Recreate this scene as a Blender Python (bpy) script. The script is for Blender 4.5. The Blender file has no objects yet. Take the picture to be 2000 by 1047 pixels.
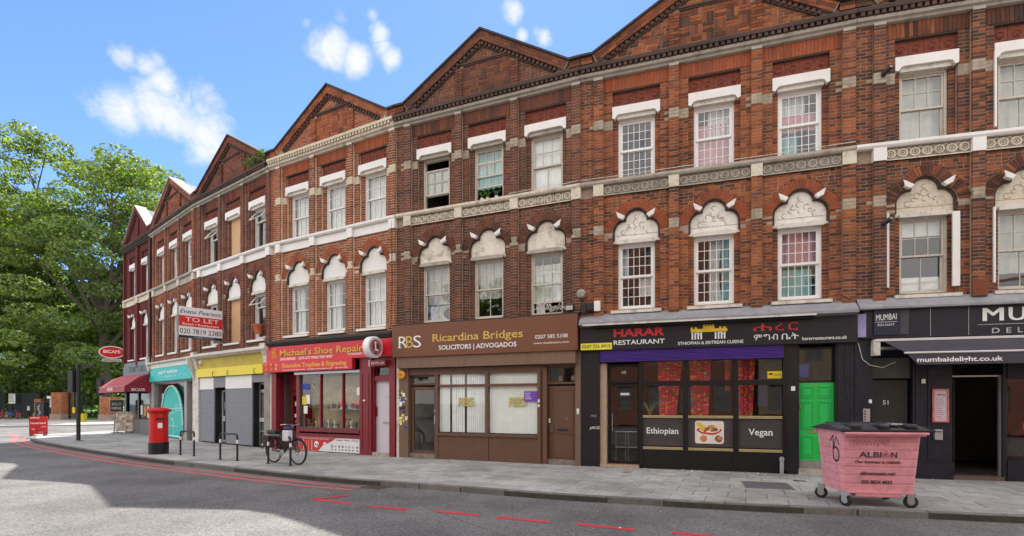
import bpy, math, random
from mathutils import Vector, Matrix
random.seed(7)
SC = bpy.context.scene
COL = SC.collection
R = math.radians
U = random.uniform

# ------------------------------------------------------------------ camera, sky, sun, exposure
cam = bpy.data.cameras.new('camera'); camo = bpy.data.objects.new('camera', cam); COL.objects.link(camo)
cam.sensor_width = 36; cam.lens = 18; cam.shift_y = 0.132; cam.clip_start = .05; cam.clip_end = 2000
camo.location = (0, 0, 1.6); camo.rotation_euler = (R(90), 0, 0); SC.camera = camo

SUN_EL = 55.9
SUN_AZ = 4.0          # degrees from +Y (straight behind the terrace) towards +X
W = bpy.data.worlds.new('World'); SC.world = W; W.use_nodes = True
nt = W.node_tree; nt.nodes.clear()
def N(t, **k):
    n = nt.nodes.new(t)
    for a, b in k.items(): setattr(n, a, b)
    return n
def LK(a, b): nt.links.new(a, b)
sky = N('ShaderNodeTexSky', sky_type='NISHITA', sun_disc=False)
sky.sun_elevation = R(SUN_EL); sky.sun_rotation = R(SUN_AZ); sky.air_density = 1.0; sky.dust_density = .12; sky.ozone_density = 1.6
tc = N('ShaderNodeTexCoord')
def cloud_mask(blobs):
    """sum of soft spots round given sky directions"""
    acc = None
    for (vx, vy, r, s) in blobs:
        d = Vector(((vx-1000), 1000, (788-vy))).normalized()
        dist = N('ShaderNodeVectorMath', operation='DISTANCE'); LK(tc.outputs['Generated'], dist.inputs[0]); dist.inputs[1].default_value = d
        m = N('ShaderNodeMapRange', interpolation_type='SMOOTHSTEP'); LK(dist.outputs['Value'], m.inputs['Value'])
        m.inputs['From Min'].default_value = r; m.inputs['From Max'].default_value = 0; m.inputs['To Max'].default_value = s
        if acc is None: acc = m.outputs[0]
        else:
            a = N('ShaderNodeMath', operation='MAXIMUM'); LK(acc, a.inputs[0]); LK(m.outputs[0], a.inputs[1]); acc = a.outputs[0]
    return acc
blobs = [(650,98,.062,.75),(690,118,.05,.7),(745,65,.034,.62),(768,115,.034,.7),(752,92,.035,.5),(728,28,.022,.55),(598,45,.02,.42),(665,33,.03,.4),
         (240,108,.04,.5),(285,128,.035,.5),(305,118,.03,.42),(320,168,.05,.58),(300,205,.07,.62),(350,225,.07,.62),(240,210,.07,.56),(410,260,.065,.62),(430,290,.05,.58),(395,300,.05,.5),
         (405,190,.05,.55),(390,215,.05,.5),(190,200,.05,.4),(1000,20,.035,.55),(1020,70,.02,.55),(1062,76,.026,.6),(1050,65,.02,.4)]
cm = cloud_mask(blobs)
nz = N('ShaderNodeTexNoise'); nz.inputs['Scale'].default_value = 19; nz.inputs['Detail'].default_value = 10; nz.inputs['Roughness'].default_value = .66; nz.inputs['Distortion'].default_value = .35
LK(tc.outputs['Generated'], nz.inputs['Vector'])
ad = N('ShaderNodeMath', operation='ADD'); LK(cm, ad.inputs[0]); LK(nz.outputs['Fac'], ad.inputs[1])
c1 = N('ShaderNodeMapRange', interpolation_type='SMOOTHSTEP'); LK(ad.outputs[0], c1.inputs['Value']); c1.inputs['From Min'].default_value = .70; c1.inputs['From Max'].default_value = 1.24; c1.inputs['To Max'].default_value = .97
# unseen bright clouds added behind and beside the camera to whiten ambient light
sp = N('ShaderNodeSeparateXYZ'); LK(tc.outputs['Generated'], sp.inputs[0])
nz2 = N('ShaderNodeTexNoise'); nz2.inputs['Scale'].default_value = 2.6; nz2.inputs['Detail'].default_value = 8; nz2.inputs['Roughness'].default_value = .6
LK(tc.outputs['Generated'], nz2.inputs['Vector'])
c2 = N('ShaderNodeMapRange', interpolation_type='SMOOTHSTEP'); LK(nz2.outputs['Fac'], c2.inputs['Value']); c2.inputs['From Min'].default_value = .38; c2.inputs['From Max'].default_value = .50; c2.inputs['To Max'].default_value = .9
bk = N('ShaderNodeMapRange', interpolation_type='SMOOTHSTEP'); LK(sp.outputs['Y'], bk.inputs['Value']); bk.inputs['From Min'].default_value = .45; bk.inputs['From Max'].default_value = .1; bk.inputs['To Max'].default_value = 1
c3 = N('ShaderNodeMath', operation='MULTIPLY'); LK(c2.outputs[0], c3.inputs[0]); LK(bk.outputs[0], c3.inputs[1])
mix = N('ShaderNodeMixRGB'); LK(c3.outputs[0], mix.inputs['Fac']); tint = N('ShaderNodeVectorMath', operation='MULTIPLY'); LK(sky.outputs[0], tint.inputs[0]); tint.inputs[1].default_value = (.70, .86, 1.28); LK(tint.outputs[0], mix.inputs['Color1']); mix.inputs['Color2'].default_value = (11.5, 11.0, 10.4, 1)
mixb = N('ShaderNodeMixRGB'); LK(c1.outputs[0], mixb.inputs['Fac']); LK(mix.outputs[0], mixb.inputs['Color1']); mixb.inputs['Color2'].default_value = (5.0, 5.1, 5.25, 1)
bg = N('ShaderNodeBackground'); bg.inputs['Strength'].default_value = .065; LK(mixb.outputs[0], bg.inputs['Color'])
out = N('ShaderNodeOutputWorld'); LK(bg.outputs[0], out.inputs['Surface'])

sl = bpy.data.lights.new('sun', 'SUN'); so = bpy.data.objects.new('sun', sl); COL.objects.link(so)
sl.energy = 3.0; sl.angle = R(.6); sl.color = (1, .95, .87)
sd = Vector((math.sin(R(SUN_AZ))*math.cos(R(SUN_EL)), math.cos(R(SUN_AZ))*math.cos(R(SUN_EL)), math.sin(R(SUN_EL))))
so.rotation_euler = sd.to_track_quat('Z', 'Y').to_euler(); so.location = (0, 0, 40)
VS = SC.view_settings; VS.view_transform = 'Standard'; VS.look = 'None'; VS.gamma = 1; VS.use_curve_mapping = False; VS.exposure = 1.62
SC.cycles.max_bounces = 8; SC.cycles.transparent_max_bounces = 12; SC.cycles.caustics_reflective = False; SC.cycles.caustics_refractive = False

# ------------------------------------------------------------------ materials
MATS = {}
def mat(name, color, rough=.7, var=.15, scale=3.0, bump=0.0, bscale=40, metal=0.0, dark=None, dscale=1.3, damt=.0, spec=.4, stretch=None):
    """base colour broken up by two noises (fine grain, large stains), optional bump"""
    if name in MATS: return MATS[name]
    m = bpy.data.materials.new(name); m.use_nodes = True; t = m.node_tree; b = t.nodes['Principled BSDF']
    def n(ty, **k):
        x = t.nodes.new(ty)
        for a, c in k.items(): setattr(x, a, c)
        return x
    g = n('ShaderNodeNewGeometry')
    vec = g.outputs['Position']
    if stretch:
        mp = n('ShaderNodeMapping'); mp.inputs['Scale'].default_value = stretch; t.links.new(vec, mp.inputs['Vector']); vec = mp.outputs[0]
    a = n('ShaderNodeTexNoise'); a.inputs['Scale'].default_value = scale; a.inputs['Detail'].default_value = 6; a.inputs['Roughness'].default_value = .65; t.links.new(vec, a.inputs['Vector'])
    hsv = n('ShaderNodeMapRange'); hsv.inputs['From Min'].default_value = .3; hsv.inputs['From Max'].default_value = .7; hsv.inputs['To Min'].default_value = 1-var; hsv.inputs['To Max'].default_value = 1+var; t.links.new(a.outputs['Fac'], hsv.inputs['Value'])
    mx = n('ShaderNodeVectorMath', operation='SCALE'); mx.inputs[0].default_value = color; t.links.new(hsv.outputs[0], mx.inputs['Scale'])
    col = mx.outputs[0]
    if damt > 0:
        d = n('ShaderNodeTexNoise'); d.inputs['Scale'].default_value = dscale; d.inputs['Detail'].default_value = 8; d.inputs['Roughness'].default_value = .7; t.links.new(vec, d.inputs['Vector'])
        mr = n('ShaderNodeMapRange', interpolation_type='SMOOTHSTEP'); mr.inputs['From Min'].default_value = .48; mr.inputs['From Max'].default_value = .68; mr.inputs['To Max'].default_value = damt; t.links.new(d.outputs['Fac'], mr.inputs['Value'])
        mm = n('ShaderNodeMixRGB'); mm.inputs['Color2'].default_value = (*(dark or [c*.35 for c in color]), 1); t.links.new(mr.outputs[0], mm.inputs['Fac']); t.links.new(col, mm.inputs['Color1']); col = mm.outputs[0]
    t.links.new(col, b.inputs['Base Color'])
    b.inputs['Roughness'].default_value = rough; b.inputs['Metallic'].default_value = metal; b.inputs['Specular IOR Level'].default_value = spec
    if bump > 0:
        bn = n('ShaderNodeTexNoise'); bn.inputs['Scale'].default_value = bscale; bn.inputs['Detail'].default_value = 5; t.links.new(vec, bn.inputs['Vector'])
        bb = n('ShaderNodeBump'); bb.inputs['Strength'].default_value = bump; bb.inputs['Distance'].default_value = .01; t.links.new(bn.outputs['Fac'], bb.inputs['Height']); t.links.new(bb.outputs[0], b.inputs['Normal'])
    MATS[name] = m; return m

def brick_mat(name, stops, stain=(.05,.04,.035), samt=.45, scale=1.1):
    """each brick takes its own firing colour; soot and weathering lie over them in patches"""
    if name in MATS: return MATS[name]
    m = bpy.data.materials.new(name); m.use_nodes = True; t = m.node_tree; b = t.nodes['Principled BSDF']
    n = t.nodes.new; L = t.links.new
    g = n('ShaderNodeNewGeometry'); oi = n('ShaderNodeObjectInfo')
    ad = n('ShaderNodeMath'); ad.operation = 'ADD'; L(g.outputs['Random Per Island'], ad.inputs[0]); L(oi.outputs['Random'], ad.inputs[1])
    fr = n('ShaderNodeMath'); fr.operation = 'FRACT'; L(ad.outputs[0], fr.inputs[0])
    big = n('ShaderNodeTexNoise'); big.inputs['Scale'].default_value = .8; big.inputs['Detail'].default_value = 4; L(g.outputs['Position'], big.inputs['Vector'])
    s1 = n('ShaderNodeMapRange'); s1.inputs['From Min'].default_value = .3; s1.inputs['From Max'].default_value = .7; s1.inputs['To Min'].default_value = -.22; s1.inputs['To Max'].default_value = .22; L(big.outputs['Fac'], s1.inputs['Value'])
    cp = n('ShaderNodeMapRange'); cp.inputs['To Min'].default_value = .12; cp.inputs['To Max'].default_value = .80; L(fr.outputs[0], cp.inputs['Value'])
    a2 = n('ShaderNodeMath'); a2.operation = 'ADD'; a2.use_clamp = True; L(cp.outputs[0], a2.inputs[0]); L(s1.outputs[0], a2.inputs[1])
    cr = n('ShaderNodeValToRGB'); cr.color_ramp.interpolation = 'LINEAR'
    e = cr.color_ramp.elements
    e[0].position = 0; e[0].color = (*stops[0], 1); e[1].position = 1; e[1].color = (*stops[-1], 1)
    for i, c in enumerate(stops[1:-1]):
        x = e.new((i+1)/(len(stops)-1)); x.color = (*c, 1)
    L(a2.outputs[0], cr.inputs['Fac'])
    st = n('ShaderNodeTexNoise'); st.inputs['Scale'].default_value = scale; st.inputs['Detail'].default_value = 9; st.inputs['Roughness'].default_value = .72; smp = n('ShaderNodeMapping'); smp.inputs['Scale'].default_value = (1.6,1.6,.45); L(g.outputs['Position'], smp.inputs['Vector']); L(smp.outputs[0], st.inputs['Vector'])
    mr = n('ShaderNodeMapRange'); mr.interpolation_type = 'SMOOTHSTEP'; mr.inputs['From Min'].default_value = .46; mr.inputs['From Max'].default_value = .7; mr.inputs['To Max'].default_value = samt; L(st.outputs['Fac'], mr.inputs['Value'])
    mm = n('ShaderNodeMixRGB'); mm.inputs['Color2'].default_value = (*stain, 1); L(mr.outputs[0], mm.inputs['Fac']); L(cr.outputs[0], mm.inputs['Color1'])
    fn = n('ShaderNodeTexNoise'); fn.inputs['Scale'].default_value = 60; fn.inputs['Detail'].default_value = 4; L(g.outputs['Position'], fn.inputs['Vector'])
    fm = n('ShaderNodeMapRange'); fm.inputs['From Min'].default_value = .3; fm.inputs['From Max'].default_value = .7; fm.inputs['To Min'].default_value = .7; fm.inputs['To Max'].default_value = 1.3; L(fn.outputs['Fac'], fm.inputs['Value'])
    sc = n('ShaderNodeVectorMath'); sc.operation = 'SCALE'; L(mm.outputs[0], sc.inputs[0]); L(fm.outputs[0], sc.inputs['Scale'])
    L(sc.outputs[0], b.inputs['Base Color']); b.inputs['Roughness'].default_value = .88; b.inputs['Specular IOR Level'].default_value = .25
    bb = n('ShaderNodeBump'); bb.inputs['Strength'].default_value = .5; bb.inputs['Distance'].default_value = .006; L(fn.outputs['Fac'], bb.inputs['Height']); L(bb.outputs[0], b.inputs['Normal'])
    MATS[name] = m; return m

def glass_mat(name, tint=(.96,.98,.97), refl=.10):
    m = bpy.data.materials.new(name); m.use_nodes = True; t = m.node_tree; t.nodes.clear(); n = t.nodes.new; L = t.links.new
    tr = n('ShaderNodeBsdfTransparent'); tr.inputs[0].default_value = (*tint, 1)
    gl = n('ShaderNodeBsdfGlossy'); gl.inputs['Roughness'].default_value = .02; gl.inputs[0].default_value = (1, 1, 1, 1)
    fr = n('ShaderNodeFresnel'); fr.inputs[0].default_value = 1.5
    a = n('ShaderNodeMath'); a.operation = 'ADD'; a.use_clamp = True; L(fr.outputs[0], a.inputs[0]); a.inputs[1].default_value = refl
    g = n('ShaderNodeNewGeometry'); nz = n('ShaderNodeTexNoise'); nz.inputs['Scale'].default_value = 2.2; L(g.outputs['Position'], nz.inputs['Vector'])
    bb = n('ShaderNodeBump'); bb.inputs['Strength'].default_value = .03; bb.inputs['Distance'].default_value = .02; L(nz.outputs['Fac'], bb.inputs['Height']); L(bb.outputs[0], gl.inputs['Normal'])
    # only the outer face of each thin pane mirrors; its inner face lets the light straight out
    bf = n('ShaderNodeMath'); bf.operation = 'SUBTRACT'; bf.inputs[0].default_value = 1; L(g.outputs['Backfacing'], bf.inputs[1])
    ml = n('ShaderNodeMath'); ml.operation = 'MULTIPLY'; L(a.outputs[0], ml.inputs[0]); L(bf.outputs[0], ml.inputs[1])
    mx = n('ShaderNodeMixShader'); L(ml.outputs[0], mx.inputs[0]); L(tr.outputs[0], mx.inputs[1]); L(gl.outputs[0], mx.inputs[2])
    o = n('ShaderNodeOutputMaterial'); L(mx.outputs[0], o.inputs[0]); MATS[name] = m; return m

def leaf_mat(name, c1, c2, c3, tr=.35):
    m = bpy.data.materials.new(name); m.use_nodes = True; t = m.node_tree; t.nodes.clear(); n = t.nodes.new; L = t.links.new
    g = n('ShaderNodeNewGeometry'); cr = n('ShaderNodeValToRGB'); e = cr.color_ramp.elements
    e[0].color = (*c1, 1); e[1].color = (*c3, 1); x = e.new(.55); x.color = (*c2, 1)
    L(g.outputs['Random Per Island'], cr.inputs['Fac'])
    d = n('ShaderNodeBsdfDiffuse'); L(cr.outputs[0], d.inputs[0])
    tl = n('ShaderNodeBsdfTranslucent'); sc = n('ShaderNodeVectorMath'); sc.operation = 'MULTIPLY'; L(cr.outputs[0], sc.inputs[0]); sc.inputs[1].default_value = (1.95, 1.95, .65); L(sc.outputs[0], tl.inputs[0])
    mx = n('ShaderNodeMixShader'); mx.inputs[0].default_value = tr; L(d.outputs[0], mx.inputs[1]); L(tl.outputs[0], mx.inputs[2])
    gl = n('ShaderNodeBsdfGlossy'); gl.inputs['Roughness'].default_value = .45; m2 = n('ShaderNodeMixShader'); m2.inputs[0].default_value = .06; L(mx.outputs[0], m2.inputs[1]); L(gl.outputs[0], m2.inputs[2])
    o = n('ShaderNodeOutputMaterial'); L(m2.outputs[0], o.inputs[0]); MATS[name] = m; return m

white = mat('white_paint', (.78,.77,.74), .5, .05, 5, .15, 30, damt=.25, dark=(.45,.42,.36), dscale=2.5)
oldwhite = mat('weathered_white_paint', (.66,.63,.56), .65, .1, 6, .4, 35, damt=.6, dark=(.25,.21,.15), dscale=4)
cream = mat('cream_stucco', (.64,.58,.47), .75, .12, 6, .5, 30, damt=.55, dark=(.2,.16,.11), dscale=5)
greystone = mat('grey_stone', (.42,.39,.33), .85, .18, 8, .8, 30, damt=.6, dark=(.12,.11,.09), dscale=4)
pvc = mat('upvc_white', (.82,.82,.81), .3, .02, 3)
soot = mat('sooty_brick', (.055,.05,.045), .9, .4, 14, .6, 40)
lead = mat('lead_flashing', (.27,.27,.29), .6, .25, 6, .5, 18, damt=.5, dark=(.12,.12,.13), dscale=3)
mortar_light = mat('light_mortar', (.70,.60,.46), .95, .2, 9, .5, 60, damt=.4, dscale=2)
mortar_mid = mat('brown_mortar', (.37,.285,.22), .95, .25, 9, .5, 60, damt=.6, dscale=2)
mortar_dark = mat('dark_mortar', (.13,.095,.075), .95, .25, 9, .5, 60)
mortar_maroon = mat('maroon_painted_mortar', (.13,.03,.026), .8, .15, 5)
terracotta = mat('terracotta_panel', (.19,.045,.025), .8, .35, 16, 1.0, 14, damt=.5, dark=(.07,.03,.02), dscale=6)
black = mat('black_paint', (.009,.009,.012), .4, .25, 4, damt=.3, dark=(.03,.028,.026), dscale=5)
navy = mat('dark_navy_paint', (.007,.008,.017), .4, .3, 3, damt=.35, dark=(.03,.03,.035), dscale=6)
darkmetal = mat('black_metal', (.02,.02,.021), .4, .2, 8)
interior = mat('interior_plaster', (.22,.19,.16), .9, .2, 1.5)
roofmat = mat('slate', (.08,.085,.095), .7, .3, 4, .5, 12)
steel = mat('grey_metal', (.42,.43,.44), .35, .1, 8, metal=.7)
glass = glass_mat('window_glass', refl=.05)
shopglass = glass_mat('shop_glass', refl=.02)
curt_white = mat('white_net_curtain', (.80,.80,.80), .9, .12, 5)
curt_grey = mat('dull_curtain', (.55,.55,.52), .9, .15, 4)
curt_pink = mat('pink_curtain', (.70,.33,.40), .9, .12, 5)
curt_teal = mat('teal_curtain', (.30,.58,.60), .9, .15, 4)
ply = mat('plywood_board', (.58,.36,.19), .7, .14, 2.0, .15, 40, stretch=(6,6,1))
letter_white = mat('white_lettering', (.8,.8,.78), .5, .02)
letter_black = mat('black_lettering', (.02,.02,.025), .5, .02)
letter_gold = mat('gold_lettering', (.62,.42,.09), .45, .1, 6)
yellow = mat('yellow_paint', (.72,.56,.02), .5, .1, 4)
red_paint = mat('post_office_red', (.55,.012,.012), .28, .06, 3)

# ------------------------------------------------------------------ mesh helpers
class MB:
    def __init__(s): s.v = []; s.f = []; s.m = []
    def quadbox(s, P8, mi=0, skip=()):
        i = len(s.v); s.v += list(P8)
        F = [(0,1,2,3),(7,6,5,4),(0,4,5,1),(1,5,6,2),(2,6,7,3),(3,7,4,0)]
        for k, q in enumerate(F):
            if k in skip: continue
            s.f.append(tuple(i+j for j in q)); s.m.append(mi)
    def box(s, x0, x1, z0, z1, d0, d1, mi=0, back=True):
        """house frame: x along the wall, z up, d outwards from the wall (towards the street)"""
        a, b = -d1, -d0
        s.quadbox([(x0,a,z0),(x1,a,z0),(x1,a,z1),(x0,a,z1),(x0,b,z0),(x1,b,z0),(x1,b,z1),(x0,b,z1)], mi, () if back else (1,))
        return s
    def wbox(s, x0, x1, y0, y1, z0, z1, mi=0):
        return s.box(x0, x1, z0, z1, -y1, -y0, mi)
    def obox(s, o, ux, uz, w, h, d0, d1, mi=0):
        ox, oz = o
        pts = [(ox, oz), (ox+ux[0]*w, oz+ux[1]*w), (ox+ux[0]*w+uz[0]*h, oz+ux[1]*w+uz[1]*h), (ox+uz[0]*h, oz+uz[1]*h)]
        s.quadbox([(p[0], -d1, p[1]) for p in pts] + [(p[0], -d0, p[1]) for p in pts], mi); return s
    def prism(s, pts, d0, d1, mi=0):
        """polygon (x,z) pulled out between depths d0 and d1"""
        n = len(pts); i = len(s.v)
        s.v += [(p[0], -d1, p[1]) for p in pts] + [(p[0], -d0, p[1]) for p in pts]
        s.f.append(tuple(range(i, i+n))); s.m.append(mi)
        s.f.append(tuple(range(i+2*n-1, i+n-1, -1))); s.m.append(mi)
        for k in range(n):
            j = (k+1) % n; s.f.append((i+k, i+n+k, i+n+j, i+j)); s.m.append(mi)
        return s
    def profile(s, pts, x0, x1, mi=0):
        """polygon in (d,z) swept along x"""
        n = len(pts); i = len(s.v)
        s.v += [(x0, -p[0], p[1]) for p in pts] + [(x1, -p[0], p[1]) for p in pts]
        s.f.append(tuple(range(i+n-1, i-1, -1))); s.m.append(mi)
        s.f.append(tuple(range(i+n, i+2*n))); s.m.append(mi)
        for k in range(n):
            j = (k+1) % n; s.f.append((i+k, i+j, i+n+j, i+n+k)); s.m.append(mi)
        return s
    def tube(s, path, r, seg=8, mi=0, cap=True):
        if not isinstance(r, (list, tuple)): r = [r]*len(path)
        P = [Vector(p) for p in path]; rings = []
        for k, p in enumerate(P):
            t = (P[min(k+1, len(P)-1)] - P[max(k-1, 0)]).normalized()
            up = Vector((0,0,1)) if abs(t.z) < .95 else Vector((1,0,0))
            a = t.cross(up).normalized(); b = t.cross(a)
            i = len(s.v)
            for q in range(seg):
                an = 2*math.pi*q/seg; w = p + a*math.cos(an)*r[k] + b*math.sin(an)*r[k]; s.v.append(tuple(w))
            rings.append(i)
        for k in range(len(rings)-1):
            for q in range(seg):
                j = (q+1) % seg; s.f.append((rings[k]+q, rings[k]+j, rings[k+1]+j, rings[k+1]+q)); s.m.append(mi)
        if cap:
            s.f.append(tuple(rings[0]+q for q in range(seg))); s.m.append(mi)
            s.f.append(tuple(rings[-1]+q for q in reversed(range(seg)))); s.m.append(mi)
        return s
    def lathe(s, prof, seg=24, c=(0,0), mi=0, axis='z', o=(0,0,0)):
        rings = []
        for (r, z) in prof:
            i = len(s.v); rings.append(i)
            for q in range(seg):
                a = 2*math.pi*q/seg
                if axis == 'z': s.v.append((o[0]+r*math.cos(a), o[1]+r*math.sin(a), o[2]+z))
                elif axis == 'y': s.v.append((o[0]+r*math.cos(a), o[1]+z, o[2]+r*math.sin(a)))
                else: s.v.append((o[0]+z, o[1]+r*math.cos(a), o[2]+r*math.sin(a)))
        for k in range(len(rings)-1):
            for q in range(seg):
                j = (q+1) % seg; s.f.append((rings[k]+q, rings[k]+j, rings[k+1]+j, rings[k+1]+q)); s.m.append(mi)
        s.f.append(tuple(rings[0]+q for q in reversed(range(seg)))); s.m.append(mi)
        s.f.append(tuple(rings[-1]+q for q in range(seg))); s.m.append(mi)
        return s
    def torus(s, c, R_, r, axis='y', seg=32, sub=8, a0=0, a1=2*math.pi, mi=0):
        full = abs(a1-a0-2*math.pi) < 1e-4; ns = seg if full else seg+1; base = len(s.v)
        for k in range(ns):
            a = a0+(a1-a0)*k/seg
            for q in range(sub):
                b = 2*math.pi*q/sub; rr = R_+r*math.cos(b); h = r*math.sin(b)
                if axis == 'y': s.v.append((c[0]+rr*math.cos(a), c[1]+h, c[2]+rr*math.sin(a)))
                elif axis == 'x': s.v.append((c[0]+h, c[1]+rr*math.cos(a), c[2]+rr*math.sin(a)))
                else: s.v.append((c[0]+rr*math.cos(a), c[1]+rr*math.sin(a), c[2]+h))
        for k in range(seg):
            k2 = (k+1) % ns if full else k+1
            for q in range(sub):
                j = (q+1) % sub; s.f.append((base+k*sub+q, base+k*sub+j, base+k2*sub+j, base+k2*sub+q)); s.m.append(mi)
        return s
    def quad(s, a, b, c, d, mi=0):
        i = len(s.v); s.v += [a, b, c, d]; s.f.append((i, i+1, i+2, i+3)); s.m.append(mi)
    def mesh(s, name, mats, smooth=False):
        me = bpy.data.meshes.new(name); me.from_pydata(s.v, [], s.f)
        for m in (mats if isinstance(mats, (list, tuple)) else [mats]): me.materials.append(m)
        if any(s.m): me.polygons.foreach_set('material_index', s.m)
        if smooth: me.polygons.foreach_set('use_smooth', [True]*len(me.polygons))
        me.update(); return me
def smooth_by_angle(me, ang=35):
    me.polygons.foreach_set('use_smooth', [True]*len(me.polygons))
    try: me.set_sharp_from_angle(angle=R(ang))
    except Exception: pass

def fix_normals(me):
    import bmesh
    b = bmesh.new(); b.from_mesh(me); bmesh.ops.recalc_face_normals(b, faces=b.faces); b.to_mesh(me); b.free()

def tag(o, label=None, cat=None, group=None, kind=None):
    if label: o['label'] = label
    if cat: o['category'] = cat
    if group: o['group'] = group
    if kind: o['kind'] = kind
    return o
def thing(name, label, cat, loc=(0,0,0), rz=0, group=None):
    o = bpy.data.objects.new(name, None); COL.objects.link(o); o.location = loc; o.rotation_euler = (0,0,rz); o.empty_display_size = .2
    return tag(o, label, cat, group)
def obj(name, mb, mats, parent=None, smooth=False, loc=None, rot=None, label=None, bevel=0, fix=True):
    me = mb.mesh(name, mats) if isinstance(mb, MB) else mb
    if fix and isinstance(mb, MB): fix_normals(me)
    if smooth: smooth_by_angle(me)
    o = bpy.data.objects.new(name, me); COL.objects.link(o)
    if parent: o.parent = parent
    if loc: o.location = loc
    if rot: o.rotation_euler = rot
    if label: o['label'] = label
    if bevel:
        bv = o.modifiers.new('bevel', 'BEVEL'); bv.width = bevel; bv.segments = 2; bv.limit_method = 'ANGLE'
    return o
def bx(name, x0, x1, z0, z1, d0, d1, m, parent, label=None, bevel=0):
    return obj(name, MB().box(x0, x1, z0, z1, d0, d1), m, parent, label=label, bevel=bevel, fix=False)

# text: flat raised lettering; capital height and total width are set in metres
def text(s, x0, zb, cap, d, m, parent, width=None, name='lettering', serif=False, bold=0.0, shear=0.0, spacing=1.0, ext=.004, label=None, rise=0.0, xform=None):
    c = bpy.data.curves.new('t', 'FONT'); c.body = s; c.size = 1; c.offset = bold; c.shear = shear; c.space_character = spacing; c.resolution_u = 3; c.extrude = 0; c.fill_mode = 'FRONT'
    o = bpy.data.objects.new('t', c); COL.objects.link(o)
    dg = bpy.context.evaluated_depsgraph_get(); me = bpy.data.meshes.new_from_object(o.evaluated_get(dg))
    bpy.data.objects.remove(o); bpy.data.curves.remove(c)
    xs = [v.co.x for v in me.vertices]
    if not xs: return None
    mn, mx = min(xs), max(xs); k = cap/.73; kx = (width/(mx-mn)) if width else k
    V = [((v.co.x-mn)*kx, v.co.y*k) for v in me.vertices]
    b = MB(); n = len(V)
    def pt(p, dd): 
        x, z = p; q = (x0+x, -dd, zb+z+rise*x)
        return tuple(xform(q)) if xform else q
    b.v = [pt(p, d+ext) for p in V] + [pt(p, d) for p in V]
    ec = {}
    for p in me.polygons:
        f = tuple(p.vertices); b.f.append(f); b.m.append(0)
        for a, e in zip(f, f[1:]+f[:1]): ec[(a, e)] = 1
    for (a, e) in list(ec):
        if (e, a) not in ec: b.f.append((a, a+n, e+n, e)); b.m.append(0)
    if serif:      # small feet on the ends of the stems
        t_, hh = .055, .05
        for (a, e) in ec:
            if (e, a) in ec: continue
            A, B = me.vertices[a].co, me.vertices[e].co
            if abs(A.y-B.y) < .012 and .045 < abs(A.x-B.x) < .24 and min(abs(A.y), abs(A.y-.73), abs(A.y-.52), abs(A.y-.55), abs(A.y-.76), abs(A.y+.2)) < .035:
                xl, xr = min(A.x, B.x), max(A.x, B.x); bot = A.y < .03; up = 1 if bot else -1
                l_ = t_; r_ = t_ if bot or A.y > .68 and False else .0
                y0 = A.y; q0 = (xl-mn-l_, xr-mn+r_)
                P_ = [(q0[0]*kx, y0*k), (q0[1]*kx, y0*k), (q0[1]*kx, (y0+up*hh)*k), (q0[0]*kx, (y0+up*hh)*k)]
                i0 = len(b.v); b.v += [pt(p_, d+ext+.001) for p_ in P_]+[pt(p_, d) for p_ in P_]
                b.f += [(i0,i0+1,i0+2,i0+3),(i0,i0+4,i0+5,i0+1),(i0+1,i0+5,i0+6,i0+2),(i0+2,i0+6,i0+7,i0+3),(i0+3,i0+7,i0+4,i0)]; b.m += [0]*5
    bpy.data.meshes.remove(me)
    o = obj(name, b, m, parent, fix=False, label=label or None)
    return o

# ------------------------------------------------------------------ site plan (metres)
P = [(-21.26,28.15),(-17.77,25.32),(-13.23,21.48),(-8.41,17.98),(-3.42,15.25),(1.77,13.09),(7.48,11.19),(13.2,9.70),(18.95,8.45)]
ROAD_Z = -.10
KERB = [(-23.9,25.6),(-21.6,22.9),(-18.25,20.2),(-13.3,16.7),(-10.3,14.65),(-7.97,13.3),(-5.75,12.0),(-3.97,11.0),(-2.05,10.24),(-1.19,9.88),(.72,9.0),(1.9,8.63),(3.69,8.02),(5.4,7.7),(7.3,7.2),(12.0,6.15),(18.0,4.9)]

def plane_seg(pl, t):
    """point at fraction t of the polyline's length"""
    ls = [math.dist(a, b) for a, b in zip(pl, pl[1:])]; T = sum(ls)*t
    for (a, b), l in zip(zip(pl, pl[1:]), ls):
        if T <= l or (a, b) == (pl[-2], pl[-1]): return Vector((a[0]+(b[0]-a[0])*T/l, a[1]+(b[1]-a[1])*T/l))
        T -= l
def smooth_line(pl, n=3):
    for _ in range(n):
        q = [pl[0]]
        for a, b in zip(pl, pl[1:]):
            q += [(a[0]*.75+b[0]*.25, a[1]*.75+b[1]*.25), (a[0]*.25+b[0]*.75, a[1]*.25+b[1]*.75)]
        pl = q+[pl[-1]]
    return pl
KS = smooth_line(KERB)

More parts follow.
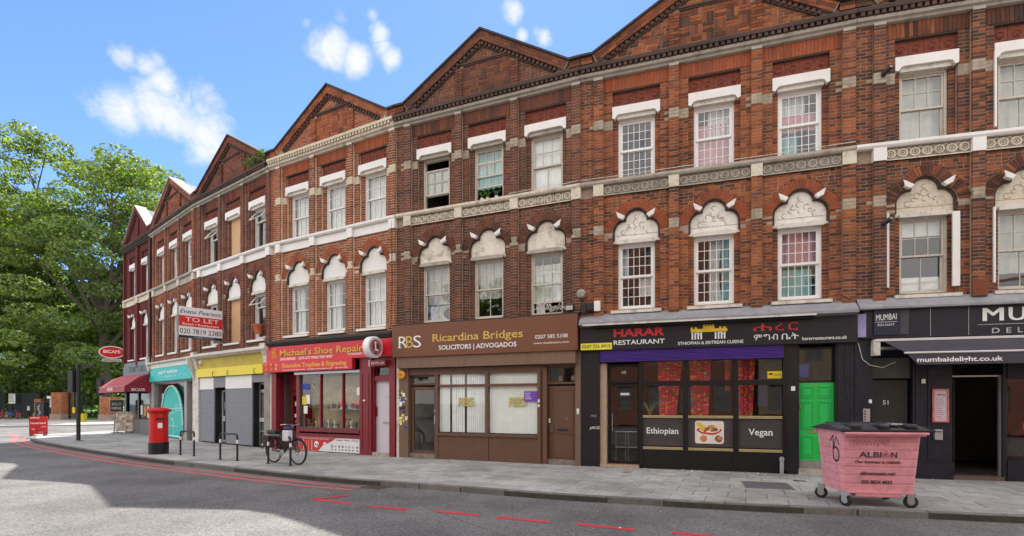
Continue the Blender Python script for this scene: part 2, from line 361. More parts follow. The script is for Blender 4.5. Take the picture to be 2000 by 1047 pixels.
# ------------------------------------------------------------------ ground, road, pavement
def asphalt_mat():
    m = bpy.data.materials.new('asphalt'); m.use_nodes = True; t = m.node_tree; b = t.nodes['Principled BSDF']; n = t.nodes.new; L = t.links.new
    g = n('ShaderNodeNewGeometry')
    def noise(sc, det=4, ro=.6):
        x = n('ShaderNodeTexNoise'); x.inputs['Scale'].default_value = sc; x.inputs['Detail'].default_value = det; x.inputs['Roughness'].default_value = ro; L(g.outputs['Position'], x.inputs['Vector']); return x
    a = noise(34, 5, .85); c = noise(.5, 6, .6); v = n('ShaderNodeTexVoronoi'); v.inputs['Scale'].default_value = 60; L(g.outputs['Position'], v.inputs['Vector'])
    m1 = n('ShaderNodeMapRange'); m1.inputs['From Min'].default_value = .36; m1.inputs['From Max'].default_value = .66; m1.inputs['To Min'].default_value = .05; m1.inputs['To Max'].default_value = .27; L(a.outputs['Fac'], m1.inputs['Value'])
    m2 = n('ShaderNodeMapRange'); m2.inputs['From Min'].default_value = .36; m2.inputs['From Max'].default_value = .64; m2.inputs['To Min'].default_value = .72; m2.inputs['To Max'].default_value = 1.22; L(c.outputs['Fac'], m2.inputs['Value'])
    mu = n('ShaderNodeMath'); mu.operation = 'MULTIPLY'; L(m1.outputs[0], mu.inputs[0]); L(m2.outputs[0], mu.inputs[1])
    cb = n('ShaderNodeCombineColor'); L(mu.outputs[0], cb.inputs[0]); L(mu.outputs[0], cb.inputs[1]); L(mu.outputs[0], cb.inputs[2])
    tn = n('ShaderNodeMixRGB'); tn.blend_type = 'MULTIPLY'; tn.inputs[0].default_value = 1; tn.inputs[2].default_value = (1, .975, .93, 1); L(cb.outputs[0], tn.inputs[1])
    # long cracks
    cv = n('ShaderNodeTexVoronoi'); cv.feature = 'DISTANCE_TO_EDGE'; cv.inputs['Scale'].default_value = .16; 
    wn = noise(1.3, 6, .7); wm = n('ShaderNodeMixRGB'); wm.inputs[0].default_value = .12; L(g.outputs['Position'], wm.inputs[1]); L(wn.outputs['Color'], wm.inputs[2]); L(wm.outputs[0], cv.inputs['Vector'])
    cm_ = n('ShaderNodeMapRange'); cm_.inputs['From Min'].default_value = .0008; cm_.inputs['From Max'].default_value = .0018; cm_.inputs['To Min'].default_value = .55; cm_.inputs['To Max'].default_value = 1; L(cv.outputs['Distance'], cm_.inputs['Value'])
    fs = n('ShaderNodeVectorMath'); fs.operation = 'SCALE'; L(tn.outputs[0], fs.inputs[0]); L(cm_.outputs[0], fs.inputs['Scale'])
    L(fs.outputs[0], b.inputs['Base Color']); b.inputs['Roughness'].default_value = .85; b.inputs['Specular IOR Level'].default_value = .3
    bb = n('ShaderNodeBump'); bb.inputs['Strength'].default_value = .7; bb.inputs['Distance'].default_value = .012; L(v.outputs['Distance'], bb.inputs['Height']); L(bb.outputs[0], b.inputs['Normal'])
    MATS['asphalt'] = m; return m
asphalt = asphalt_mat()
earth = mat('earth', (.11,.10,.08), .95, .3, 2)
grassm = mat('grass', (.10,.20,.035), .9, .45, 1.2, .8, 30)
redline = mat('red_line_paint', (.60,.03,.05), .7, .2, 20, damt=.25, dark=(.16,.08,.08), dscale=6)
redworn = mat('worn_red_line_paint', (.42,.12,.115), .75, .3, 25, damt=.75, dark=(.12,.09,.09), dscale=5)
def _gum(m):
    t = m.node_tree; n = t.nodes.new; L = t.links.new; b = t.nodes['Principled BSDF']; src = b.inputs['Base Color'].links[0].from_socket
    g = n('ShaderNodeNewGeometry'); v = n('ShaderNodeTexVoronoi'); v.inputs['Scale'].default_value = 3.2; L(g.outputs['Position'], v.inputs['Vector'])
    r = n('ShaderNodeMapRange'); r.inputs['From Min'].default_value = .045; r.inputs['From Max'].default_value = .075; r.inputs['To Min'].default_value = .55; r.inputs['To Max'].default_value = 1; L(v.outputs['Distance'], r.inputs['Value'])
    s2 = n('ShaderNodeTexNoise'); s2.inputs['Scale'].default_value = .55; s2.inputs['Detail'].default_value = 8; s2.inputs['Roughness'].default_value = .75; L(g.outputs['Position'], s2.inputs['Vector'])
    r2 = n('ShaderNodeMapRange'); r2.inputs['From Min'].default_value = .38; r2.inputs['From Max'].default_value = .62; r2.inputs['To Min'].default_value = 1.12; r2.inputs['To Max'].default_value = .72; L(s2.outputs['Fac'], r2.inputs['Value'])
    m3 = n('ShaderNodeMath'); m3.operation = 'MULTIPLY'; L(r.outputs[0], m3.inputs[0]); L(r2.outputs[0], m3.inputs[1])
    sc = n('ShaderNodeVectorMath'); sc.operation = 'SCALE'; L(src, sc.inputs[0]); L(m3.outputs[0], sc.inputs['Scale']); L(sc.outputs[0], b.inputs['Base Color']); return m
slabm = brick_mat('concrete_paving', [(.30,.295,.28),(.36,.355,.34),(.42,.415,.395),(.33,.32,.30)], stain=(.17,.16,.15), samt=.5, scale=2.2)
_gum(slabm)
kerbm = brick_mat('granite_kerb', [(.13,.125,.115),(.18,.17,.16),(.22,.21,.19)], stain=(.05,.05,.04), samt=.6, scale=3)
jointm = mat('dirty_joint', (.06,.055,.045), .95, .3, 6)

def sheet(name, pts, z, m, z2=None, kind='structure', label=None):
    mb = MB(); n = len(pts)
    if z2 is None:
        mb.v = [(p[0], p[1], z) for p in pts]; mb.f = [tuple(range(n))]; mb.m = [0]
    else:
        mb.v = [(p[0], p[1], z) for p in pts]+[(p[0], p[1], z2) for p in pts]
        mb.f = [tuple(range(n)), tuple(range(2*n-1, n-1, -1))] + [(k, (k+1) % n, n+(k+1) % n, n+k) for k in range(n)]; mb.m = [0]*len(mb.f)
    o = obj(name, mb, m); o['kind'] = kind
    if label: o['label'] = label
    return o
sheet('ground', [(-900,-900),(900,-900),(900,900),(-900,900)], ROAD_Z-.05, earth)
sheet('road', [(-140,-9.5),(60,-9.5),(60,5.6),(30,14),(14,60),(-60,90),(-140,60)], ROAD_Z, asphalt)

# pavement in front of the terrace
side = [(-24.6,26.6),(-24.6,28.2),(-23.4,30.0),(-20.5,32.6),(-12,40),(-4,47)]
base_pts = list(KS) + [(18.95,8.45)] + [(18.9,14),(6,22),(-4,47)] + list(reversed(side))[1:]
pav = sheet('pavement', base_pts, -.012, jointm, z2=-.3)

def slab_mesh(c, z0, z1):
    """warped paving slab from its four plan corners"""
    mb = MB(); t = [U(-.0025,.0025) for _ in range(4)]
    mb.v = [(p[0], p[1], z1+dz) for p, dz in zip(c, t)]+[(p[0], p[1], z0) for p in c]
    mb.f = [(0,1,2,3),(0,4,5,1),(1,5,6,2),(2,6,7,3),(3,7,4,0)]; mb.m = [0]*5
    return mb
FAC = P[:]
slabs = []
NU = 62
us = [0.0]
while us[-1] < 1: us.append(us[-1] + U(.0118,.0148))
us[-1] = 1
def front(u):   # just behind the facade line
    return plane_seg(FAC, u)
kerb_w = .15
def kpoint(u, off):
    a = plane_seg(KS, max(0, u-.002)); b = plane_seg(KS, min(1, u+.002)); d = (b-a).normalized(); nrm = Vector((-d.y, d.x))
    return plane_seg(KS, u) + nrm*off
rows = 8
for r in range(rows):
    v0, v1 = r/rows, (r+1)/rows; sh = (r % 2)*.5
    k = 0
    uu = [0.0] + [u + sh*.0133 + U(-.0008,.0008) for u in us[1:-1]] + [1.0]
    for a, b in zip(uu, uu[1:]):
        if b-a < .003: continue
        if U(0,1) < .0: continue
        cs = []
        for (u, v) in ((a,v0),(b,v0),(b,v1),(a,v1)):
            p = kpoint(u, kerb_w).lerp(front(u), v); cs.append(p)
        ctr = sum(cs, Vector((0,0)))/4
        g = .007
        q = [tuple(c + (ctr-c).normalized()*g) for c in cs]
        slabs.append((ctr.length, q))
slabs.sort(key=lambda s: s[0])
rest = MB()
for i, (dist, q) in enumerate(slabs):
    mb = slab_mesh(q, -.05, 0)
    if i < 300: obj('paving_slab', mb, slabm, pav)
    else:
        o = len(rest.v); rest.v += mb.v; rest.f += [tuple(o+x for x in f) for f in mb.f]; rest.m += mb.m
# slabs round the corner and along the side street
def fill_slabs(A, B, C_, D, nu, nv):
    A, B, C_, D = map(Vector, (A, B, C_, D))
    for i in range(nu):
        for j in range(nv):
            f = lambda s, t: A.lerp(B, s).lerp(D.lerp(C_, s), t)
            q = [f(i/nu, j/nv), f((i+1)/nu, j/nv), f((i+1)/nu, (j+1)/nv), f(i/nu, (j+1)/nv)]; ctr = sum(q, Vector((0,0)))/4
            q = [tuple(c+(ctr-c).normalized()*.008) for c in q]; mb = slab_mesh(q, -.05, 0)
            o = len(rest.v); rest.v += mb.v; rest.f += [tuple(o+x for x in f_) for f_ in mb.f]; rest.m += mb.m
fill_slabs((-24.45,26.2),(-21.3,28.2),(-20.2,32.6),(-23.3,30.0),5,5)
fill_slabs((-23.85,25.75),(-21.3,28.15),(-21.35,28.17),(-24.45,26.15),5,1)
fill_slabs((-21.3,28.2),(-10,40.5),(-10.5,41.3),(-20.2,32.6),18,3)
o = obj('paving', rest, slabm, pav); o['kind'] = 'stuff'
# kerb stones
kerb_line = [(-24.6,26.9)] + KS
tot = sum(math.dist(a, b) for a, b in zip(KS, KS[1:])); nk = int(tot/.92)
for i in range(nk):
    a, b = i/nk, (i+1)/nk
    if 0.045 < a < .06: pass
    q = [kpoint(a+.0002, 0), kpoint(b-.0002, 0), kpoint(b-.0002, kerb_w-.006), kpoint(a+.0002, kerb_w-.006)]
    mb = slab_mesh([tuple(p) for p in q], -.25, .004)
    obj('kerb_stone', mb, kerbm, pav, bevel=.008)
# red route lines following the kerb
def stripe(pts_in, w, name, m, parent=None, zoff=.004, off=0.0, u0=None, u1=None):
    mb = MB()
    if u0 is not None:
        n = 60
        for k in range(n):
            a, b = u0+(u1-u0)*k/n, u0+(u1-u0)*(k+1)/n
            p, q, r, s = kpoint(a, off), kpoint(b, off), kpoint(b, off+w), kpoint(a, off+w)
            mb.quad((p.x,p.y,ROAD_Z+zoff),(q.x,q.y,ROAD_Z+zoff),(r.x,r.y,ROAD_Z+zoff),(s.x,s.y,ROAD_Z+zoff))
    else:
        for a, b in zip(pts_in, pts_in[1:]):
            a, b = Vector(a), Vector(b); d = (b-a).normalized(); nn = Vector((-d.y, d.x))*w/2
            mb.quad((a.x-nn.x,a.y-nn.y,ROAD_Z+zoff),(b.x-nn.x,b.y-nn.y,ROAD_Z+zoff),(b.x+nn.x,b.y+nn.y,ROAD_Z+zoff),(a.x+nn.x,a.y+nn.y,ROAD_Z+zoff))
    o = obj(name, mb, m, parent)
    if not parent: o['kind'] = 'structure'
    return o
stripe(None, .15, 'red_route_line', redworn, off=-.36, u0=0.0, u1=.545)
stripe(None, .15, 'red_route_line', redworn, off=-.68, u0=0.0, u1=.545)
stripe([(-27.6,28.2),(-25.2,26.0)], .35, 'red_route_line', redworn)
D = [((-2.35,8.46),(-1.66,8.17)),((-1.24,8.06),(-.5,7.76)),((-.23,7.62),(.55,7.3)),((.91,7.2),(1.64,6.85)),((2.1,6.72),(2.85,6.4)),((3.3,6.2),(4.1,5.9))]
for a, b in D: stripe([a, b], .105, 'red_bay_dash', redline)
stripe([(-3.50,9.04),(-2.70,8.62)], .105, 'red_bay_corner', redline)
stripe([(-3.50,9.06),(-3.0,9.42)], .105, 'red_bay_corner', redline, zoff=.008)

# ------------------------------------------------------------------ the terrace
STD = [(.20,.045,.022),(.33,.085,.032),(.42,.125,.045)]
BR = {
 1: brick_mat('maroon_painted_brick', [(.105,.016,.018),(.13,.02,.02),(.15,.026,.024)], samt=.25),
 2: brick_mat('red_orange_brick', [(.09,.035,.026),(.19,.055,.03),(.31,.09,.036),(.42,.13,.045)], samt=.5),
 3: brick_mat('dark_red_brick', [(.07,.028,.022),(.14,.042,.027),(.21,.06,.033),(.16,.05,.03)], samt=.5),
 4: brick_mat('cleaned_orange_brick', [(.11,.04,.026),(.24,.072,.033),(.35,.11,.045),(.29,.09,.038)], samt=.35),
 5: brick_mat('brown_red_brick', [(.07,.038,.03),(.125,.052,.034),(.175,.066,.039),(.25,.088,.043)], samt=.5),
 6: brick_mat('mixed_orange_brick', [(.07,.035,.025),(.15,.052,.028),(.26,.078,.032),(.37,.12,.043),(.27,.082,.034)], samt=.68),
 7: brick_mat('burnt_red_brick', [(.048,.032,.025),(.095,.042,.028),(.145,.052,.031),(.30,.10,.04),(.11,.044,.03)], samt=.65),
}
PALE = brick_mat('pale_gault_brick', [(.30,.26,.19),(.42,.37,.28),(.36,.32,.24)], stain=(.12,.10,.08), samt=.5, scale=3)
PALE_C = brick_mat('cream_band_brick', [(.52,.46,.34),(.62,.55,.42),(.56,.5,.38)], stain=(.3,.25,.18), samt=.3, scale=3)
MORT = {1: mortar_maroon, 2: mortar_mid, 3: mortar_mid, 4: mortar_light, 5: mortar_mid, 6: mortar_mid, 7: mortar_mid}
RUB = brick_mat('rubbed_red_brick', [(.24,.065,.032),(.35,.095,.042),(.29,.08,.036)], samt=.5, scale=1.5)
RUB1 = BR[1]
DENT = brick_mat('sooty_moulded_brick', [(.05,.04,.035),(.09,.06,.05),(.14,.07,.05)], samt=.5, scale=2)

UNIT = {}
def unit_brick(m):
    if m.name not in UNIT:
        mb = MB().box(0, 1, 0, 1, 0, 1); UNIT[m.name] = mb.mesh('brick', m)
    return UNIT[m.name]

Z0, ZSILL, ZWIN0, ZSP, ZSTR0, ZSTR1 = 3.56, 3.93, 3.95, 5.68, 6.80, 7.18
ZUW0, ZUW1, ZOP, ZARCH = 7.19, 8.72, 9.41, 9.74
ZC0, ZC1, ZEAVE, ZAPEX = 9.74, 10.16, 10.36, 11.86
HO, HJ = .575, .45      # half widths: bay opening, window between the inner jambs

def trefoil(c, grow=0.0, n=9, z0=ZSP):
    """outline of the three-lobed tympanum over each first-floor window"""
    pts = [(c-HO-grow, z0), (c-HO-grow, z0+.2)]
    r1, r2 = .31+grow, .30+grow
    x1 = .265
    # junction of lower and upper circles
    best = None
    for k in range(200):
        a = math.pi - k*math.pi/200; x, z = -x1+r1*math.cos(a), .2+r1*math.sin(a)
        if math.hypot(x, z-.46) < r2 and k > 5: best = a; break
    if best is None: best = math.pi/2
    for k in range(1, n+1):
        a = math.pi + (best-math.pi)*k/n; pts.append((c-x1+r1*math.cos(a), z0+.2+r1*math.sin(a)))
    jx, jz = -x1+r1*math.cos(best), .2+r1*math.sin(best)-.46
    b0 = math.atan2(jz, jx)
    if b0 < 0: b0 += 2*math.pi
    m = 12
    for k in range(1, m):
        a = b0 - (2*b0-math.pi)*k/m
        pts.append((c+r2*math.cos(a), z0+.46+r2*math.sin(a)))
    left = pts[:2+n]
    right = [(2*c-x, z) for x, z in reversed(left)]
    return pts + right
def half_outer(zr, g=.215):
    """half width of the brick ring at height zr above the springing"""
    if zr < .2: return HO
    h = 0
    r = .31+g
    if zr-.2 < r: h = max(h, .265+math.sqrt(max(0, r*r-(zr-.2)**2)))
    r = .30+g
    if abs(zr-.46) < r: h = max(h, math.sqrt(r*r-(zr-.46)**2)) if zr > .46 else h
    return h

def inv_minus(iv, cut):
    out_ = []
    for (a, b, d) in iv:
        x0, x1 = cut
        if x1 <= a or x0 >= b: out_.append((a, b, d)); continue
        if x0 > a: out_.append((a, x0, d))
        if x1 < b: out_.append((x1, b, d))
    return out_

def course_bricks(iv, z, row, rec, mi, zh=.063):
    for (a, b, d) in iv:
        L_ = b-a
        if L_ < .03: continue
        xs = []
        if L_ < .16: xs = [(a, b)]
        elif L_ < .33:
            xs = [(a, b)] if row % 2 else [(a, (a+b)/2-.005), ((a+b)/2+.005, b)]
        else:
            x = a; st = row % 2
            first = True
            while x < b-.001:
                w = .215 if st else .1025
                if first and not st: w = .1025
                first = False
                e = min(x+w, b)
                if b-e < .06: e = b
                xs.append((x, e)); x = e+.013; st = 1-st
        for (p, q) in xs:
            if q-p > .02: rec.append((p-.003 if p == a else p, q+.003 if q == b else q, z, z+zh, d, mi(p, z) if callable(mi) else mi))

def emit(rec, mb, thick=.05):
    for (p, q, z0, z1, d, m) in rec:
        j = U(-.0015,.002); mb.box(p, q, z0, z1, d-thick, d+.004+j, m, back=False)

def window(h, c, z0, z1, hw, fm, top=(3,2), bot=(3,2), dp=-.19, fw=.05, bar=.016, split=.5, drop=0.0, lift=0.0, label=None, pvcs=False, nopane_bot=False):
    """sash window: fixed box frame, two sashes with their bars (one mesh) and each pane a piece of its own"""
    x0, x1 = c-hw, c+hw
    zm = z0+fw+(z1-z0-2*fw)*split
    mb = MB()
    mb.box(x0, x0+fw, z0, z1, dp-.08, dp+.03).box(x1-fw, x1, z0, z1, dp-.08, dp+.03).box(x0+fw, x1-fw, z1-fw, z1, dp-.08, dp+.03).box(x0+fw, x1-fw, z0, z0+fw, dp-.08, dp+.04)
    panes = []
    def sash(a, b, za, zb, d, nx, nz, sw=.045, rail=.045):
        mb.box(a, a+sw, za, zb, d-.035, d).box(b-sw, b, za, zb, d-.035, d).box(a+sw, b-sw, za, za+rail, d-.035, d).box(a+sw, b-sw, zb-rail, zb, d-.035, d)
        ia, ib, iza, izb = a+sw, b-sw, za+rail, zb-rail
        for k in range(1, nx): x = ia+(ib-ia)*k/nx; mb.box(x-bar/2, x+bar/2, iza, izb, d-.03, d-.003)
        for k in range(1, nz): z = iza+(izb-iza)*k/nz; mb.box(ia, ib, z-bar/2, z+bar/2, d-.03, d-.005)
        for i in range(nx):
            for j in range(nz):
                panes.append((ia+(ib-ia)*i/nx, ia+(ib-ia)*(i+1)/nx, iza+(izb-iza)*j/nz, iza+(izb-iza)*(j+1)/nz, d-.02))
    sw = .055 if pvcs else .04
    sash(x0+fw, x1-fw, zm-.02-drop, z1-fw-drop, dp, top[0], top[1], sw, sw)
    if not nopane_bot: sash(x0+fw, x1-fw, z0+fw+lift, zm+.02+lift, dp-.04, bot[0], bot[1], sw, sw)
    w = obj('window', mb, fm, h, label=label, fix=False)
    key = {}
    for (a, b, za, zb, d) in panes:
        if 'pane' not in key: key['pane'] = MB().box(0, 1, 0, 1, -.004, 0).mesh('pane', glass)
        o = bpy.data.objects.new('pane', key['pane']); COL.objects.link(o); o.parent = w
        o.location = (a, -d, za); o.scale = (b-a, 1, zb-za); o.rotation_euler = (R(U(-.35,.35)), 0, R(U(-.35,.35)))
    return w

def curtain(h, x0, x1, z0, z1, m, d=-.36, waves=7, amp=.03, taper=0.0, side=0, label=None):
    mb = MB(); n = 36; nz_ = 5; i0 = 0
    for j in range(nz_+1):
        z = z1-(z1-z0)*j/nz_; sc = 1-taper*math.sin(math.pi*j/nz_)
        for k in range(n+1):
            t = k/n; x = x0+(x1-x0)*(t*sc if side <= 0 else 1-(1-t)*sc)
            mb.v.append((x, -(d+amp*math.sin(t*waves*6.283)+amp*.4*math.sin(t*waves*15+j)), z))
    for j in range(nz_):
        for k in range(n):
            a = j*(n+1)+k; mb.f.append((a, a+1, a+n+2, a+n+1)); mb.m.append(0)
    me = mb.mesh('curtain', m, True); return obj('curtain', me, m, h, label=label)

HOUSES = {}
def build_house(i, label, opts):
    a, b = Vector(P[i-1]), Vector(P[i]); Wd = (b-a).length; ang = math.atan2(b.y-a.y, b.x-a.x)
    h = thing('terraced_house', label, 'house', (a.x, a.y, 0), ang, 'brick terraced houses with shops below'); HOUSES[i] = h
    k = Wd/6.02
    cs = opts.get('centers') or [1.365*k, 3.165*k, 4.98*k]
    pil = opts.get('pil') or [(.34*k,.57*k),(2.15*k,2.37*k),(3.96*k,4.18*k),(5.78*k,6.02*k)]
    ho = opts.get('ho', HO); hj = ho-.125
    bays = [(p[1], q[0]) for p, q in zip(pil, pil[1:])]
    bm, mm = BR[i], MORT[i]; pale = opts.get('pale', PALE)
    PD, GD = .11, .03
    rowsz = lambda z0, z1: [z0+.075*r for r in range(int(round((z1-z0)/.075)))]
    zones = []           # (z, height, intervals)
    def base_iv():
        iv = [(0, pil[0][0], GD)] + [(p[0], p[1], PD) for p in pil] + [(p, q, 0.0) for p, q in bays]
        if pil[-1][1] < Wd-.02: iv.append((pil[-1][1], Wd, GD))
        return sorted(iv)
    rec = []; mort = MB(); row = 0
    def run(z0, z1, fn):
        nonlocal row
        zs = rowsz(z0, z1); last = None; start = z0; hh = (z1-z0)/max(1, len(zs))
        for j in range(len(zs)):
            z = z0+j*hh; iv = fn(z+hh/2)
            course_bricks(iv, z+.006, row, rec, lambda x, zz: 1 if (opts.get('bands', True) and (5.80 < zz < 6.02 or 8.44 < zz < 8.68) and any(p[0]-.2 < x < p[1]+.16 for p in pil)) else 0, hh-.013)
            row += 1
            if last is not None and iv != last:
                for (p, q, d) in last: mort.box(p, q, start, z, -.32, d)
                start = z
            last = iv
        for (p, q, d) in last: mort.box(p, q, start, z1, -.32, d)
    def f_low(z):
        iv = base_iv()
        for c in cs:
            if z < ZSILL: continue
            hwid = ho if z < ZSP+.2 else half_outer(z-ZSP)*ho/HO
            if z < ZSP:
                iv = inv_minus(iv, (c-ho, c+ho)); iv += [(c-ho, c-hj, -.11), (c+hj, c+ho, -.11)]
            elif hwid > 0.02:
                iv = inv_minus(iv, (c-hwid, c+hwid))
        return sorted(iv)
    def f_up(z):
        iv = base_iv()
        for c, bay in zip(cs, bays):
            if z < ZOP:
                iv = inv_minus(iv, (c-ho, c+ho))
                if z < 8.74: iv += [(c-ho, c-hj, -.11), (c+hj, c+ho, -.11)]
            else: iv = inv_minus(iv, bay)
        return sorted(iv)
    run(Z0, ZSTR0, f_low)
    mort.box(0, Wd, ZSTR0, ZSTR1, -.32, 0.0)
    run(ZSTR1, ZC0, f_up)
    mort.box(0, Wd, ZC0, ZC1+.2, -.32, 0.0)
    # gable brickwork
    x_mid = Wd/2; e0 = .30; slope = (ZAPEX-ZEAVE)/(Wd/2-e0); cosr = 1/math.sqrt(1+slope*slope)
    band = .36
    def f_g(z):
        iv = []
        hh_ = (ZAPEX-.375-z)/slope
        if hh_ <= .05: return []
        L0, L1 = x_mid-hh_, x_mid+hh_
        segs = [(L0, L1, 0.02)]
        for p in pil[1:-1]:
            segs = inv_minus(segs, (p[0], p[1])); 
            if p[0] > L0 and p[1] < L1: segs.append((p[0], p[1], .07))
        if opts.get('basket') and z < 11.05:
            segs = inv_minus(segs, (pil[1][1], pil[2][0]))
        return sorted(segs)
    z = ZC1
    while z < ZAPEX-.4:
        course_bricks([s for s in f_g(z+.04)], z+.005, row, rec, lambda x, zz: 0); row += 1; z += .075
    mort.prism([(0, ZC1), (Wd, ZC1), (Wd, ZEAVE-.02), (Wd-e0, ZEAVE-.02), (x_mid, ZAPEX-.02), (e0, ZEAVE-.02), (0, ZEAVE-.02)], -.32, .018)
    extra = MB()      # oriented bricks: arches, rakes, basket weave -> material slots: 0 body 1 pale 2 rubbed 3 sooty
    if opts.get('basket'):
        xa, xb = pil[1][1]+.01, pil[2][0]-.01; n = int((xb-xa)/.235); s = (xb-xa)/n; zz = ZC1+.01; r = 0
        while zz < 11.02:
            for q in range(n):
                x = xa+q*s
                if (q+r) % 2:
                    for t in range(3): extra.box(x+.005, x+s-.005, zz+t*.075, zz+t*.075+.065, -.03, .026+U(0,.004), 0)
                else:
                    for t in range(3): extra.box(x+t*s/3+.005, x+(t+1)*s/3-.005, zz+.003, zz+.217, -.03, .028+U(0,.004), 0)
            zz += .2275; r += 1
    # raking cornice: three courses of bricks up the slope on each side, with dentils below
    mort2 = MB()
    for sgn in (1, -1):
        o0 = (e0, ZEAVE) if sgn > 0 else (Wd-e0, ZEAVE)
        ux = (cosr*sgn, slope*cosr); uz = (-slope*cosr*sgn, cosr)
        Ls = math.hypot(Wd/2-e0, ZAPEX-ZEAVE)
        pts = [(o0[0]+ux[0]*t+uz[0]*w, o0[1]+ux[1]*t+uz[1]*w) for t, w in ((0,-.30),(Ls,-.30),(Ls,0),(0,0))]
        for cidx in range(3):
            w = -.075*(cidx+1); t = 0.02 if cidx % 2 else -.09
            shift = slope*(-w)
            while t < Ls-.04:
                tl = min(.215, Ls-t-.01-(-w)*slope*0)
                if t+tl > 0.05:
                    tt = max(t, 0.02)
                    extra.obox((o0[0]+ux[0]*tt+uz[0]*w, o0[1]+ux[1]*tt+uz[1]*w), ux, (uz[0], uz[1]), t+tl-tt, .066, -.02, .125+U(0,.003), 0)
                t += .225
        q = [(o0[0]+ux[0]*t+uz[0]*w, o0[1]+ux[1]*t+uz[1]*w) for t, w in ((0,-.23),(Ls,-.23),(Ls,-.004),(0,-.004))]
        if sgn > 0: q = [(min(x, x_mid-.001), zz) for x, zz in q]
        else: q = [(max(x, x_mid+.001), zz) for x, zz in q]
        mort2.prism(q, -.02, .115)
        # dentils under the rake
        t = .25
        while t < Ls-.2:
            extra.obox((o0[0]+ux[0]*t+uz[0]*-.315, o0[1]+ux[1]*t+uz[1]*-.315), ux, uz, .075, .075, 0, .095, 3)
            t += .135
        extra.obox((o0[0]+ux[0]*.3+uz[0]*-.345, o0[1]+ux[1]*.3+uz[1]*-.345), ux, uz, Ls-.42, .028, 0, .06, 3)
    for xe in (0, Wd-e0):
        for q in range(2): extra.box(xe+.004, xe+e0-.004, ZC1+.02+q*.09, ZC1+.10+q*.09, -.1, .10, 0)
    if len(pil) > 3: extra.box(pil[1][1], pil[2][0], 11.06, 11.11, -.02, .07, 3); extra.box(pil[1][1]+.02, pil[2][0]-.02, 11.02, 11.06, -.02, .05, 3)
    # soldier arches over the upper windows
    for c, bay in zip(cs, bays):
        x = bay[0]+.003; n = int((bay[1]-bay[0])/.075); s = (bay[1]-bay[0]-.006)/n
        for q in range(n):
            lean = (q+.5-n/2)/n*.11
            extra.obox((x+q*s+.005-lean*.0, ZOP+.003), (1,0), (lean, 1), s-.009, ZARCH-ZOP-.012, -.1, .012+U(0,.003), 2)
        extra.box(c-ho, c+ho, ZOP-.03, ZOP-.002, -.08, -.006, 3)
    mort2_arch = []
    for bay in bays: mort.box(bay[0], bay[1], ZOP, ZARCH, -.32, -.002)
    # brick rings over the trefoils
    kk = ho/HO
    for c in cs:
        def ring(cx, cz, r, a0, a1, n):
            for q in range(n):
                p0 = a0+(a1-a0)*(q+.06)/n; p1 = a0+(a1-a0)*(q+.94)/n
                pts = [(c+kk*(cx+r*math.cos(p0)), ZSP+cz+r*math.sin(p0)), (c+kk*(cx+(r+.205)*math.cos(p0)), ZSP+cz+(r+.205)*math.sin(p0)), (c+kk*(cx+(r+.205)*math.cos(p1)), ZSP+cz+(r+.205)*math.sin(p1)), (c+kk*(cx+r*math.cos(p1)), ZSP+cz+r*math.sin(p1))]
                d = .02+U(0,.004); extra.quadbox([(x, -d, zz) for x, zz in pts]+[(x, .16, zz) for x, zz in pts], 2)
        inn = [(c+(x-c)*kk, z) for x, z in trefoil(c, -.05)]; ou_ = [(c+(x-c)*kk, z) for x, z in trefoil(c, .0)]
        for q in range(len(inn)-1):
            A_, B_, C_, D_ = inn[q], inn[q+1], ou_[q+1], ou_[q]; extra.quadbox([(x, .045, zz) for x, zz in (A_, B_, C_, D_)]+[(x, .19, zz) for x, zz in (A_, B_, C_, D_)], 3)
        ring(-.265, .2, .31, math.pi, R(112), 9); ring(.265, .2, .31, 0, R(68), 9); ring(0, .46, .30, R(168), R(12), 17)
        # backing behind the ring, open over the tympanum
        inner = trefoil(c, .0); outer = trefoil(c, .214)
        inner = [(c+(x-c)*kk, z) for x, z in inner]; outer = [(c+(x-c)*kk, z) for x, z in outer]
        n = len(inner); i0 = len(mort.v)
        mort.v += [(x, -.004, z) for x, z in inner]+[(x, -.004, z) for x, z in outer]+[(x, .16, z) for x, z in inner]
        for q in range(n-1):
            mort.f += [(i0+q, i0+q+1, i0+n+q+1, i0+n+q), (i0+q, i0+2*n+q, i0+2*n+q+1, i0+q+1)]; mort.m += [0, 0]
    obj('wall', mort, mm, h); obj('gable_backing', mort2, mm, h)
    mats = [bm, pale, opts.get('rub', RUB), DENT]
    # nearest bricks one by one, the rest as one piece
    indiv = opts.get('indiv', 0)
    if indiv:
        rz = ang; ca, sa = math.cos(rz), math.sin(rz)
        def dist(r_):
            x, zz = r_[0], r_[2]; wx, wy = a.x+x*ca, a.y+x*sa
            ok = abs(wx/wy) < 1.0
            return (0 if ok and r_[1]-r_[0] > .09 else 1, wx*wx+wy*wy+(zz-1.6)**2)
        rec.sort(key=dist); sel, rec2 = rec[:indiv], rec[indiv:]
        for r_ in sel:
            o = bpy.data.objects.new('brick', unit_brick(mats[r_[5]])); COL.objects.link(o); o.parent = h
            o.location = (r_[0], -(r_[4]-.05), r_[2]); o.scale = (r_[1]-r_[0], .054+U(-.001,.002), r_[3]-r_[2])
    else: rec2 = rec
    mb = MB(); emit(rec2, mb); o = obj('brickwork', mb, mats, h, fix=False); o['kind'] = 'stuff'
    o = obj('arch_and_gable_brickwork', extra, mats, h); o['kind'] = 'stuff'
    # cornice
    c1, c2 = opts.get('cornice', (greystone, soot))
    mb = MB().profile([(0,ZC0),(.09,ZC0+.01),(.11,ZC0+.05),(.17,ZC0+.07),(.19,ZC0+.13),(0,ZC0+.13)], 0, Wd)
